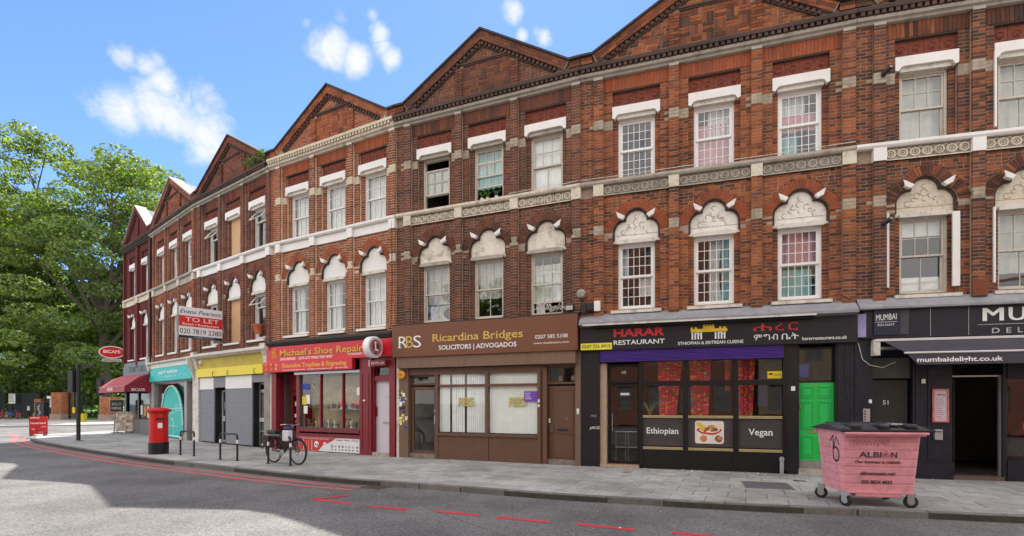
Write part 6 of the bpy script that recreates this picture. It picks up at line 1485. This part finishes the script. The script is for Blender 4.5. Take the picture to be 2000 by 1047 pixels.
g = thing('grit_box', 'yellow push button box on the far side of the black signal pole', 'button box', (-18.14,21.68,.82), R(-20)); obj('body', MB().wbox(-.07,.10,-.08,.08,0,.34), yellow, g, bevel=.02); obj('back_plate', MB().wbox(-.10,-.06,-.05,.05,.05,.3), black, g); g.name = 'button_box'
t, hd = signal((-40.5,50.4,0), 3.2, 0, 'black traffic light on a pale grey pole in front of the park', 2.5, aspect=1.5, pole=mat('pale_green_pole', (.36,.42,.38), .5, .1)); hd(.1, -.2, R(-20))
obj('backing_board', MB().wbox(-.3,.5,-.15,-.12,2.35,4.05), MATS['signal_black'], t)

s = thing('red_street_sign', 'low red board with white lettering standing at the kerb corner', 'sign', (-23.3,25.2,0), R(30))
b = bx('board', -.34, .34, .08, .95, -.05, .05, mat('red_poster', (.5,.02,.02), .5, .35, 6, damt=.4, dark=(.2,.01,.01), dscale=4), s); text('reserved', -.29, .58, .10, .051, letter_white, b, width=.56, bold=.02)
for (x, z, w, h_) in ((-.3,.85,.35,.06),(-.25,.3,.12,.05),(.1,.42,.2,.04),(.0,.16,.2,.03)): bx('print', x, x+w, z, z+h_, .05, .053, mat('pink_print', (.75,.4,.35), .5), b)
for x in (-.25,.25): bx('foot', x-.03, x+.03, 0, .08, -.25, .25, darkmetal, s)

# to let board, on an arm out from the wall
P0 = at(house3, .2, 0.06, 0)
s = thing('to_let_board', 'white and red TO LET board of an estate agent above the turquoise and yellow shops', 'sign', (-11.62,18.70+1.15,0), math.atan2(.809,.588))
o_end = Vector((-12.25,18.80,0)); w_end = at(house3, 2.45, .02, 0); dv = w_end-o_end; s.location = o_end; s.rotation_euler.z = math.atan2(dv.y, dv.x); TL = dv.length
tw = 1.50; bz = 4.12
bd = bx('board', 0, tw, bz, bz+1.06, -.02, .02, mat('board_white', (.75,.75,.78), .4, .03), s); bx('red_band', 0, tw, bz+.34, bz+.73, .02, .024, mat('estate_red', (.62,.015,.02), .4, .03), bd); bx('dark_strip', 0, tw, bz-.09, bz, -.02, .022, mat('dark_blue_strip', (.015,.015,.04), .4), s)
text('Evans Pearson', .04, bz+.82, .16, .021, MATS['dark_blue_strip'], bd, width=1.40, shear=.35, serif=True); text('TO LET', .22, bz+.52, .17, .025, letter_white, bd, width=1.15, bold=-.005); text('Retail / Restaurant', .12, bz+.385, .08, .025, letter_white, bd, width=1.26, bold=.008); text('020 7819 2380', .04, bz+.07, .19, .021, letter_black, bd, width=1.42, bold=.0)
text('evanspearson.co.uk', .5, bz-.06, .04, .023, letter_white, s, width=.7)
obj('post', MB().wbox(-.04,0,-.03,.03,bz-.1,bz+1.12), mat('grey_post', (.3,.3,.3), .6), s); obj('arm', MB().tube([(0,.04,bz+.2),(TL,.04,bz-.2)], .025, 6).tube([(tw,.04,bz+.9),(TL,.04,bz+.2)], .02, 6), MATS['grey_post'], s)
p = thing('hanging_flower_pot', 'terracotta pot hung on the wall between the yellow and the red shops', 'plant pot', tuple(at(house3, 5.45, .25, 4.05)), 0); obj('pot', MB().lathe([(.11,0),(.16,.28),(.18,.30),(.18,.34)], 14), mat('terracotta_pot', (.45,.13,.05), .8, .2), p, smooth=True); obj('bracket', MB().tube([(0,0,.1),(.1,.25,.1)], .012, 5), darkmetal, p)

# drain, manhole, litter, weeds
def grate(x, y, rz, w, d, m, name, label, cat, z=0.002, n=8):
    t = thing(name, label, cat, (x,y,z), rz); obj('frame', MB().wbox(-w/2,w/2,-d/2,-d/2+.03,0,.008).wbox(-w/2,w/2,d/2-.03,d/2,0,.008).wbox(-w/2,-w/2+.03,-d/2+.03,d/2-.03,0,.008).wbox(w/2-.03,w/2,-d/2+.03,d/2-.03,0,.008), m, t)
    if n:
        for k in range(n): obj('bar', MB().wbox(-w/2+.03+(w-.06)*(k+.2)/n, -w/2+.03+(w-.06)*(k+.7)/n, -d/2+.03, d/2-.03, 0, .006), m, t)
    else: obj('cover', MB().wbox(-w/2+.04,w/2-.04,-d/2+.04,d/2-.04,0,.005), mat('iron_cover', (.13,.12,.14), .6, .4, 40, .8, 60), t)
grate(-2.75,10.35,R(-30),.5,.4, mat('rusty_iron', (.10,.07,.05), .8, .4, 20), 'drain_grate', 'iron drain grating in the road where the red lines end', 'drain', ROAD_Z+.002)
grate(4.95,9.95,R(-18),.85,.85, mat('worn_iron_frame', (.20,.18,.12), .7, .3, 20), 'manhole_cover', 'square manhole cover in the pavement in front of the black restaurant', 'manhole cover', n=0)
grate(5.9,10.5,R(-18),.22,.12, MATS['rusty_iron'], 'service_cover', 'tiny service cover in the pavement near the green door', 'cover', n=0)
random.seed(21)
lit = MB(); lv = MB()
def scrap(mb, x, y, r, z=.004):
    n = 5; a0 = U(0,6.28); pts = [(x+r*U(.5,1)*math.cos(a0+6.283*k/n), y+r*U(.5,1)*math.sin(a0+6.283*k/n), z+U(0,.02)) for k in range(n)]
    i = len(mb.v); mb.v += pts+[(x, y, z+.03)]; mb.m += [0]*n; mb.f += [(i+k, i+(k+1) % n, i+n) for k in range(n)]
for k in range(26):
    h = random.choice([house5, house6, house6, house7, house4]); q = at(h, U(.3,5.5), .12+abs(random.gauss(0,.15))); scrap(lit, q.x, q.y, U(.015,.045))
for k in range(10):
    u = U(.5,.98); q = kpoint(u, -U(.05,2.2)); scrap(lit, q.x, q.y, U(.01,.03), ROAD_Z+.004)
for k in range(60):
    h = random.choice([house5, house6, house6, house4]); q = at(h, U(.3,5.5), .10+abs(random.gauss(0,.12))); scrap(lv, q.x, q.y, U(.015,.035))
o = obj('litter', lit, mat('paper_litter', (.62,.6,.56), .7, .2, 20), fix=False); tag(o, 'scraps of white paper scattered along the shop fronts and in the road', 'litter', kind='stuff')
o = obj('dead_leaves', lv, mat('dead_leaf', (.20,.12,.05), .9, .5, 30), fix=False); tag(o, 'small brown dead leaves along the foot of the shop fronts', 'leaves', kind='stuff')
o = None
for (u, lab) in ((.815, 'crushed orange and white packet in front of the black restaurant'),):
    q = at(house6, 1.2, .9); t = thing('crumpled_packet', lab, 'litter', (q.x,q.y,0)); b = MB(); scrap(b,0,0,.10); scrap(b,.1,.05,.06); obj('packet', b, mat('orange_litter', (.5,.2,.08), .6, .4, 12), t)
q = at(house6, 2.1, 1.05); t = thing('wooden_stick', 'white stick lying on the pavement in front of the black restaurant', 'stick', (q.x,q.y,.003), R(-5)); obj('stick', MB().wbox(-.2,.2,-.02,.02,0,.012), oldwhite, t)
q = at(house7, 2.75, .75); t = thing('crumpled_bag', 'crumpled pale bag on the pavement by the dark entrance', 'litter', (q.x,q.y,0)); b = MB()
for k in range(6): scrap(b, U(-.12,.12), U(-.06,.06), U(.05,.1))
obj('bag', b, mat('pinkish_litter', (.42,.33,.29), .7, .3, 20), t)
wd = MB()
def tuft(mb, x, y, z, n, r, hh):
    for k in range(n):
        a = U(0,6.28); l = U(.4,1)*r; b_ = (x+math.cos(a)*l, y+math.sin(a)*l, z+U(.3,1)*hh); w = .01
        i = len(mb.v); mb.v += [(x-w+U(-.03,.03), y, z), (x+w+U(-.03,.03), y, z), b_]; mb.f.append((i,i+1,i+2)); mb.m.append(0)
q = kpoint(.80,.05); t = thing('weed_tuft', 'yellow green weeds growing at the kerb edge', 'weed', (q.x,q.y,0)); tuft(wd,0,0,0,90,.14,.06); tuft(wd,-.4,.18,0,50,.1,.04); obj('blades', wd, mat('yellow_weed', (.28,.32,.04), .8, .4, 20), t, fix=False)
vg = MB()
for k in range(260):
    x = 4.9+U(-.5,.9); z_ = 10.2+U(0,.35); c = Vector((x, -U(-.05,.28), z_)); n_ = Vector((U(-1,1),U(-1,1),U(-1,1)))*.05; n2 = Vector((U(-1,1),U(-1,1),U(-1,1)))*.05; vg.quad(tuple(c-n_), tuple(c+n2), tuple(c+n_), tuple(c-n2))
o = obj('parapet_weeds', vg, leaf_mat('parapet_leaf', (.05,.10,.02), (.09,.16,.03), (.14,.22,.05)), None, fix=False); o.matrix_world = house3.matrix_basis.copy(); tag(o, 'green weeds growing on the cornice between the third and fourth gable', 'weeds')

# chimneys behind the gables
def chimney(h, x, y, z0, z1, label, pots=3):
    t = thing('chimney_stack', label, 'chimney', tuple(at(h,x,-y,z0)), h.rotation_euler.z); obj('stack', MB().wbox(-.55,.55,-.25,.25,0,z1-z0), BR[5], t); obj('cap', MB().wbox(-.6,.6,-.3,.3,z1-z0,z1-z0+.1), greystone, t)
    for k in range(pots): obj('chimney_pot', MB().lathe([(.13,0),(.11,.35),(.13,.37),(.13,.42)], 12, o=(-.36+.36*k,0,z1-z0+.1)), mat('buff_pot', (.42,.33,.25), .8, .2, 8), t, smooth=True)
chimney(house5, .62, 2.4, 9.6, 11.35, 'brick chimney stack with pale pots just showing behind the fifth gable'); chimney(house1, .3, 5.5, 9.6, 11.9, 'brick chimney stack behind the maroon corner house', 3)

# ------------------------------------------------------------------ the far side: pavement, park fence, gate piers, park
sheet('far_pavement', [(-75,14),(-36.2,36.0),(-30.4,39.5),(0,57.5),(-8,66),(-36,47.4),(-44,50.4),(-54,54),(-90,60)], .0, mat('far_paving', (.38,.36,.33), .9, .12, 1.5, damt=.3), z2=-.3)
sheet('park_lawn', [(-130,57),(-90,60.2),(-54,54.2),(-44,50.6),(-36,47.6),(-8,66.2),(60,120),(0,260),(-260,260),(-260,60)], .03, grassm, z2=-.3)
random.seed(5)
parkbrick = brick_mat('park_pier_brick', [(.20,.06,.03),(.38,.12,.045),(.46,.16,.06)], samt=.4, scale=.9)
def pier(x, y, w, hgt, label, rz=R(-14)):
    t = thing('gate_pier', label, 'gate pier', (x,y,0), rz, 'brick gate piers of the park'); obj('plinth', MB().wbox(-w/2-.08,w/2+.08,-w/2-.08,w/2+.08,0,.55), mat('stone_plinth', (.28,.22,.17), .9, .2, 3), t)
    mm_ = MB().wbox(-w/2+.01,w/2-.01,-w/2+.01,w/2-.01,.55,hgt-.45); obj('joint_core', mm_, mortar_mid, t)
    b = MB(); z = .56; r = 0
    while z < hgt-.5:
        n = int(w/.225); s_ = w/n
        for k in range(n):
            o_ = s_*.5*(r % 2); x0 = -w/2+k*s_+o_; x1 = min(x0+s_-.012, w/2)
            if x1-x0 > .03: b.wbox(x0, x1, -w/2, -w/2+.1, z, z+.064); b.wbox(w/2-.1, w/2, -w/2+.11+k*s_*.85, -w/2+.11+k*s_*.85+s_*.8, z, z+.064)
        z += .075; r += 1
    o = obj('brickwork', b, parkbrick, t, fix=False); o['kind'] = 'stuff'
    obj('cap', MB().wbox(-w/2-.12,w/2+.12,-w/2-.12,w/2+.12,hgt-.45,hgt-.30).quadbox([(-w/2-.2,-w/2-.2,hgt-.30),(w/2+.2,-w/2-.2,hgt-.30),(w/2+.2,w/2+.2,hgt-.30),(-w/2-.2,w/2+.2,hgt-.30),(-.2,-.2,hgt+.05),(.2,-.2,hgt+.05),(.2,.2,hgt+.05),(-.2,.2,hgt+.05)]), mat('brown_stone_cap', (.20,.12,.09), .9, .25, 3), t)
pier(-43.9,50.0,1.2,3.1,'tall orange brick gate pier with a pyramid cap beside the black gate'); pier(-48.8,53.2,.9,2.5,'shorter dark brick gate pier behind the graffitied box'); pier(-37.4,47.7,1.15,2.6,'brick gate pier half hidden by the burgundy awning')
fm_ = mat('dark_green_fence', (.005,.009,.007), .7, .3, 3)
def railing(a, b, hgt, label, boards, cat='fence', pitch=.14, name='park_fence'):
    a, b = Vector(a), Vector(b); d = b-a; L_ = d.length; t = thing(name, label, cat, (a.x,a.y,0), math.atan2(d.y,d.x))
    n = int(L_/pitch)
    me = MB().wbox(0,pitch*.9,-.01,.01,.15,hgt).mesh('board', fm_) if boards else MB().tube([(0,0,.1),(0,0,hgt)], .014, 5).mesh('bar', fm_)
    for k in range(min(n, 290)):
        o = bpy.data.objects.new('board' if boards else 'bar', me); COL.objects.link(o); o.parent = t; o.location = (k*pitch, 0, U(-.01,.01))
    for z in (.3, hgt-.25): obj('rail', MB().wbox(0,L_,.012,.05,z,z+.05), fm_, t)
    for k in range(int(L_/2.5)+1): obj('post', MB().wbox(min(k*2.5,L_)-.04,min(k*2.5,L_)+.04,.05,.13,0,hgt+.05), fm_, t)
railing((-92,61),(-54.4,55.2), 2.9, 'tall dark boarded fence of the park at the left edge', True, pitch=.30); railing((-54.3,55.2),(-49.5,53.6), 2.7, 'dark boarded fence panel next to the shorter brick pier', True, pitch=.30)
railing((-48.2,52.8),(-44.6,50.5), 2.3, 'dark green iron railings between the two brick piers', False, pitch=.16)
railing((-43.2,49.9),(-40.9,49.4), 2.7, 'closed half of the black park gate beside the orange pier', False, 'gate', .10, 'park_gate')
railing((-36.7,47.6),(-12,63), 1.3, 'low iron railings along the park behind the terrace', False, 'fence', .2)
def board(x, y, z, w, hgt, label, m, lines=5, rz=R(-10), post=True):
    t = thing('notice_board', label, 'notice', (x,y,z), rz); b = bx('board', -w/2, w/2, 0, hgt, 0, .04, m, t)
    for k in range(lines): bx('line', -w*.4, -w*.4+w*U(.5,.8), hgt*(.85-.75*k/max(1,lines)), hgt*(.85-.75*k/max(1,lines))+.05, .04, .045, MATS['dark_letter_edge'] if 'dark_letter_edge' in MATS else black, b)
    if post: obj('post', MB().wbox(-.04,.04,.0,.06,-z,.0), fm_, t)
board(-53.0,54.3,1.55,.85,1.05,'white notice board on the dark park fence', mat('notice_white', (.6,.6,.58), .6), 6)
board(-50.4,53.4,.85,.3,.45,'small white notice low on the fence right of the hired bicycles', MATS['notice_white'], 2)
board(-45.2,50.2,2.05,.9,.28,'long white street name plate left of the orange brick pier', MATS['notice_white'], 1); board(-45.0,50.1,1.2,.45,.8,'upright white notice under the street name plate', MATS['notice_white'], 4)
t = thing('street_cabinet', 'black street cabinet with white graffiti in front of the park fence', 'street cabinet', (-47.0,51.2,0), R(-8)); obj('body', MB().wbox(-.5,.5,-.25,.25,0,1.65), mat('cabinet_black', (.02,.02,.022), .5), t, bevel=.02); obj('top', MB().wbox(-.54,.54,-.29,.29,1.65,1.72), MATS['cabinet_black'], t)
g = MB()
for k in range(7): x = U(-.12,.12); g.torus((x,-.26,.35+.17*k), .08, .02, 'y', 8, 4, U(0,2), U(3.5,6))
obj('graffiti', g, letter_white, t)
# hired bicycles along the fence
def hire_bike(x, y, c, lab, rz):
    t = thing('hire_bicycle', lab, 'bicycle', (x,y,0), rz, 'hired bicycles parked along the park fence')
    for wx in (0,1.05):
        w = obj('wheel', MB().torus((wx,0,.34), .31, .03, 'y', 20, 6), mat('hire_tyre', (.16,.02,.03), .7), t)
        s = MB()
        for k in range(8): a = .785*k; s.tube([(wx,0,.34),(wx+.3*math.cos(a),0,.34+.3*math.sin(a))], .006, 3)
        obj('spokes', s, steel, w)
    obj('frame', MB().tube([(0,0,.34),(.4,0,.32),(.85,0,.8),(1.05,0,.34)], .035, 6).tube([(.4,0,.32),(.28,0,.85)], .03, 6), mat('hire_'+c[0], c[1], .4), t); obj('rear_guard', MB().torus((0,0,.34), .36, .04, 'y', 14, 5, R(10), R(170)).wbox(-.25,.2,-.06,.06,.42,.62), MATS['hire_'+c[0]], t)
    obj('handlebar', MB().tube([(.85,0,.8),(.82,0,1.05)], .02, 5).tube([(.75,-.3,1.08),(.82,0,1.05),(.75,.3,1.08)], .016, 5), black, t); obj('saddle', MB().wbox(.12,.42,-.08,.08,.86,.92), black, t, bevel=.02); obj('basket', MB().wbox(.92,1.2,-.17,.17,.78,.98), black, t)
blu = ('blue', (.02,.10,.32)); rd_ = ('red', (.35,.02,.03))
hire_bike(-53.6,51.8, rd_, 'red hired bicycle at the far left of the row', R(10)); hire_bike(-52.4,51.6, blu, 'light blue hired bicycle second in the row', R(-20)); hire_bike(-51.2,51.3, rd_, 'red wheeled hired bicycle in the middle of the row', R(-30)); hire_bike(-50.2,51.2, blu, 'deep blue hired bicycle right of the middle', R(-15)); hire_bike(-49.3,51.0, rd_, 'dark red hired bicycle at the right end of the row', R(-35))
# nose of a parked car at the left edge
def car():
    t = thing('parked_car', 'silver grey car cut off by the left edge of the photo', 'car', (-41.5,38.0,-.1), R(14)); cm_ = mat('silver_car', (.45,.46,.48), .25, .05, 2, metal=.5)
    prof = [(-4.2,.3),(-4.25,.75),(-3.7,.95),(-2.9,1.4),(-1.5,1.42),(-.7,.98),(.0,.85),(.22,.6),(.2,.3)]
    m = MB(); n = len(prof); 
    for y, s in ((-.85,.96),(-.70,1),(.70,1),(.85,.96)):
        m.v += [(x, y if z < .96 else y*.8, z*s if z > .9 else z) for x, z in prof]
    for k in range(3):
        for q in range(n): j = (q+1) % n; m.f.append((k*n+q, k*n+j, (k+1)*n+j, (k+1)*n+q)); m.m.append(0)
    m.f += [tuple(range(n)), tuple(range(4*n-1, 3*n-1, -1))]; m.m += [0,0]
    obj('body', m, cm_, t, smooth=True, bevel=.03); obj('windscreen', MB().quadbox([(-1.5,-.58,1.40),(-.78,-.66,1.02),(-.78,.66,1.02),(-1.5,.58,1.40),(-1.5,-.58,1.43),(-.76,-.66,1.04),(-.76,.66,1.04),(-1.5,.58,1.43)]), black, t)
    for y in (-.82,.82): obj('side_window', MB().quadbox([(-3.0,y*.82,1.0),(-1.0,y*.82,1.0),(-1.5,y*.80,1.36),(-2.8,y*.80,1.36),(-3.0,y*.86,1.0),(-1.0,y*.86,1.0),(-1.5,y*.83,1.36),(-2.8,y*.83,1.36)]), black, t)
    for x in (-3.4,-.65):
        for y in (-.80,.80): w = obj('wheel', MB().lathe([(.2,-.1),(.31,-.1),(.31,.1),(.2,.1)], 20, axis='y', o=(x,y,.31)), MATS['tyre_rubber'], t, smooth=True); obj('rim', MB().lathe([(.2,-.105),(.2,.105)], 16, axis='y', o=(x,y,.31)), steel, w)
    for y in (-.6,.6): obj('headlight', MB().wbox(.08,.225,y-.15,y+.15,.6,.72), steel, t, bevel=.03)
car()

# ------------------------------------------------------------------ trees
barkm = mat('plane_bark', (.13,.11,.08), .9, .4, 3, .8, 8, damt=.5, dark=(.09,.075,.05), dscale=1.5)
leafA = leaf_mat('plane_leaf', (.03,.07,.013), (.105,.17,.028), (.23,.30,.068), .52)
leafB = leaf_mat('dark_leaf', (.035,.08,.013), (.085,.145,.023), (.17,.23,.045), .5)
def leaf_cloud(mb, c, r, n, size, flat=.75):
    for _ in range(n):
        while True:
            v = Vector((U(-1,1),U(-1,1),U(-1,1)))
            if v.length < 1: break
        v = v.normalized()*(v.length**.45)
        p = c + Vector((v.x*r, v.y*r, v.z*r*flat))
        s = size*U(.55,1.25); nrm = (v*.6 + Vector((U(-1,1),U(-1,1),U(-.2,1.3)))).normalized(); a = nrm.orthogonal().normalized(); a.rotate(Matrix.Rotation(U(0,6.28), 3, nrm)); b = nrm.cross(a)
        i = len(mb.v)
        mb.v += [tuple(p-a*s), tuple(p-b*s*.55-nrm*s*.1), tuple(p+a*s), tuple(p+b*s*.55-nrm*s*.1)]; mb.f.append((i,i+1,i+2,i+3)); mb.m.append(0)
def tree(x, y, hgt, r, trunk_r, label, seed, n_leaf, lm, crown_z=.22, size=.24, squash=1.0, name='plane_tree', lean=(0,0), nl=11, group='trees in the park'):
    random.seed(seed); t = thing(name, label, 'tree', (x,y,0), 0, group)
    tr = MB(); segs = 7; path = [(0,0,-.1)]; hh = hgt*.45
    for k in range(1, segs+1): path.append((lean[0]*k/segs+U(-.12,.12)*trunk_r*2, lean[1]*k/segs+U(-.1,.1), hh*k/segs))
    tr.tube(path, [trunk_r*(1.35 if k == 0 else 1-.45*k/segs) for k in range(segs+1)], 10); obj('trunk', tr, barkm, t, smooth=True)
    lb = MB(); cl = []
    cz0 = hgt*crown_z; cc = Vector((lean[0], lean[1], (hgt+cz0)/2)); rz_ = (hgt-cz0)/2
    for k in range(nl):
        a = k*2.399+U(-.3,.3); h0 = hh*(.5+.5*k/nl); st = Vector((lean[0]*h0/hh, lean[1]*h0/hh, h0)); 
        el = U(-.15,.95); tgt = cc + Vector((math.cos(a)*r*.82*math.cos(el), math.sin(a)*r*.82*math.cos(el)*squash, rz_*.82*math.sin(el)+U(-1,1)))
        mid = st.lerp(tgt, .5)+Vector((U(-.6,.6),U(-.6,.6),U(.3,1.3))); lb.tube([tuple(st), tuple(st.lerp(mid,.5)+Vector((0,0,.2))), tuple(mid), tuple(mid.lerp(tgt,.6)), tuple(tgt)], [trunk_r*.42,trunk_r*.34,trunk_r*.22,trunk_r*.13,trunk_r*.05], 6)
        for q in range(4):
            s0 = mid.lerp(tgt, U(.1,.8)); e = s0+Vector((U(-1,1),U(-1,1),U(-.3,1)))*r*.38; m2 = s0.lerp(e,.5)+Vector((0,0,U(-.3,.5))); lb.tube([tuple(s0), tuple(m2), tuple(e)], [trunk_r*.12,trunk_r*.08,trunk_r*.03], 4, cap=False)
            cl.append((e, r*U(.15,.26)))
    obj('limbs', lb, barkm, t, smooth=False)
    # foliage clumps over the outside of the crown and through it
    nc = int(58*(r/9)**.7)
    for k in range(nc):
        z = 1-2*(k+.5)/nc; a = k*2.399963; rr = math.sqrt(1-z*z); q = U(.55,1.0)
        p = cc + Vector((math.cos(a)*rr*r*q, math.sin(a)*rr*r*q*squash, z*rz_*q)); cl.append((p, r*U(.10,.24)))
    for k in range(int(nc*.5)):      # low hanging skirt
        a = U(0,6.28); q = U(.35,.95); cl.append((Vector((cc.x+math.cos(a)*r*q, cc.y+math.sin(a)*r*q*squash, cz0+rz_*U(.08 if r > 11 else -.05,.45))), r*U(.12,.2)))
    mb = MB(); tot = sum(c[1]**2 for c in cl)
    for p, cr in cl: leaf_cloud(mb, p, cr, int(n_leaf*cr*cr/tot), size, .46)
    obj('crown', mb, lm, t, fix=False)
    return t
tree(-44.8,56.5,32.2,11.2,.58,'tall spreading plane tree rising behind the orange brick pier', 11, 84000, leafA, .13, .19, lean=(-.3,0), nl=14)
tree(-60.5,57.5,27.5,8.2,.7,'big plane tree at the left edge of the park', 12, 50000, leafA, .10, .21)
tree(-53.5,63,20,7.5,.6,'lower plane tree between the two big ones', 14, 36000, leafA, .10, .22)
tree(-41.5,66,22,8.0,.6,'plane tree behind the corner house', 15, 34000, leafA, .12, .23)
tree(-74,80,26,10,.7,'dark green tree further back at the far left', 16, 16000, leafB, .06, .36)
tree(-62,92,24,11,.7,'dark tree in the middle distance of the park', 17, 15000, leafB, .1, .40)
tree(-84,98,22,10,.6,'distant tree beyond the left fence', 18, 9000, leafB, .05, .42)
tree(-64,82,13,4,.35,'slim tree standing alone on the lawn between pole and awning', 19, 6000, leafB, .42, .3)
tree(-27,-13,15,6,.4,'street tree across the road behind the camera, left', 23, 9000, leafA, .25, .3, group='trees across the street'); tree(-38,-4,14,6,.4,'street tree across the road further left', 24, 8000, leafA, .25, .3, group='trees across the street')
random.seed(9)
hd_ = MB()
for k in range(70):
    x = -250+k*4.4; y = 165+U(-10,14)+.3*x*0; leaf_cloud(hd_, Vector((x,y,U(3,9))), U(5,8), 330, .75, .8)
o = obj('distant_woodland', hd_, leafB, None, fix=False); tag(o, 'line of dense distant trees closing off the park', 'woodland', kind='stuff')
hg = MB()
for k in range(46):
    q = Vector((-92,63)).lerp(Vector((-47,55.5)), k/45); leaf_cloud(hg, Vector((q.x,q.y+1.5,U(1.6,3.4))), U(1.3,1.9), 170, .24, .8)
o = obj('shrubbery', hg, leafA, None, fix=False); tag(o, 'bushy green shrubs growing behind the dark park fence', 'shrubs', kind='stuff')
gr = MB()
for k in range(34):
    q = Vector((-47.5,55.5)).lerp(Vector((-37,58)), U(0,1)); leaf_cloud(gr, Vector((q.x+U(-1,1),q.y+U(-2,6),U(.1,.5))), U(.4,.9), 60, .2, .5)
o = obj('low_bushes', gr, leafA, None, fix=False); tag(o, 'low bushes on the park lawn behind the gate', 'bushes', kind='stuff')

# ------------------------------------------------------------------ across the street, behind the camera (seen in the shop windows)
def opposite(x, w, hgt, col, label, y=-9.6, nx=4, nz=3):
    t = thing('opposite_house', label, 'house', (x, y, 0), R(180), 'houses across the street')
    wall = MB(); st = (hgt-1.2)/nz
    xs = [0]; 
    pw = w/nx
    zs = []
    wall.box(0, w, 0, .6, -8, 0)
    for r in range(nz):
        zb, zt = .6+r*st+.5, .6+r*st+.5+st*.58
        wall.box(0, w, .6+r*st, zb, -.4, 0); wall.box(0, w, zt, .6+(r+1)*st, -.4, 0)
        for c in range(nx+1):
            a = max(0, c*pw-pw*.27); b = min(w, c*pw+pw*.27); wall.box(a, b, zb, zt, -.4, 0)
        for c in range(nx):
            a, b = c*pw+pw*.27, (c+1)*pw-pw*.27; f = obj('window', frame(a, b, zb, zt, -.2, -.12, .06).box(a+.06, b-.06, (zb+zt)/2-.03, (zb+zt)/2+.03, -.2, -.13), mat('opposite_frame', (.34,.28,.22), .6), t); pane(f, a+.06, b-.06, zb+.06, zt-.06, -.16, mat('opposite_glass', (.22,.23,.22), .08, .1, 2, spec=.8))
    wall.box(0, w, .6+nz*st, hgt, -8, 0).box(0, w, .6, hgt, -8, -7.6).box(0,.3,.6,hgt,-7.6,-.4).box(w-.3,w,.6,hgt,-7.6,-.4)
    obj('wall', wall, mat('opposite_brick_%s' % col[0], col[1], .9, .2, 2, .4, 20), t); obj('cornice', MB().box(-.02, w+.02, hgt-.5, hgt-.2, 0, .25), white, t)
for k, (x, w, hg_, c) in enumerate([(-22,9,8.5,('tan',(.36,.24,.14))),(-12.5,8,16.5,('stock',(.33,.15,.09))),(-4,9,17,('brown',(.30,.13,.08))),(5.5,8,13,('buff',(.40,.30,.18))),(14,9,8,('red',(.33,.13,.08))),(24,9,9,('ochre',(.40,.29,.16)))]):
    opposite(x+w/2, w, hg_, c, nz=max(3, int(hg_/3)), label=['leftmost tan brick house across the street, behind the camera','tall red brick flats across the street, facing the turquoise shop','tall brown brick flats across the street, facing the solicitors','buff brick house across the street, facing the restaurant','red brick house across the street, behind the camera','ochre brick house furthest right across the street'][k])

# loose cables along the fronts
def cable(h, pts, label, r=.008, m=None):
    o = obj('cable', MB().tube([(x,-d,z) for x,d,z in pts], r, 5), m or darkmetal, None, smooth=True); o.matrix_world = h.matrix_basis.copy(); tag(o, label, 'cable')
cable(house7, [(.05,.08,2.9),(.12,.1,2.55),(.25,.12,2.42),(.5,.1,2.36),(.75,.06,2.48)], 'thin white cable drooping under the left end of the grey awning', .006, oldwhite)
cable(house6, [(5.85,.05,2.9),(5.83,.05,2.2),(5.9,.05,1.7)], 'thin dark cable running down the navy pier between the two restaurants', .006)
cable(house5, [(3.95*.93,.17,7.2),(4.6,.17,7.215),(5.3,.17,7.21),(5.6,.17,7.23)], 'white cable lying on the stone string course of the brown brick house', .008, oldwhite)
cable(house6, [(0,.17,7.22),(1.2,.17,7.21),(2.6,.17,7.225),(4.2,.17,7.21),(6.0,.17,7.24)], 'pale cable lying on the stone string course of the orange brick house', .008, oldwhite)
cable(house6, [(5.6,.05,3.95),(5.7,.12,3.98),(5.9,.13,3.86),(6.0,.05,3.92)], 'tangled dark cable end above the right corner of the black restaurant fascia', .008)
cable(house4, [(5.55,.12,3.9),(5.6,.13,5.2),(5.58,.13,7.0)], 'dark cable climbing the brick pier beside the round drum sign')
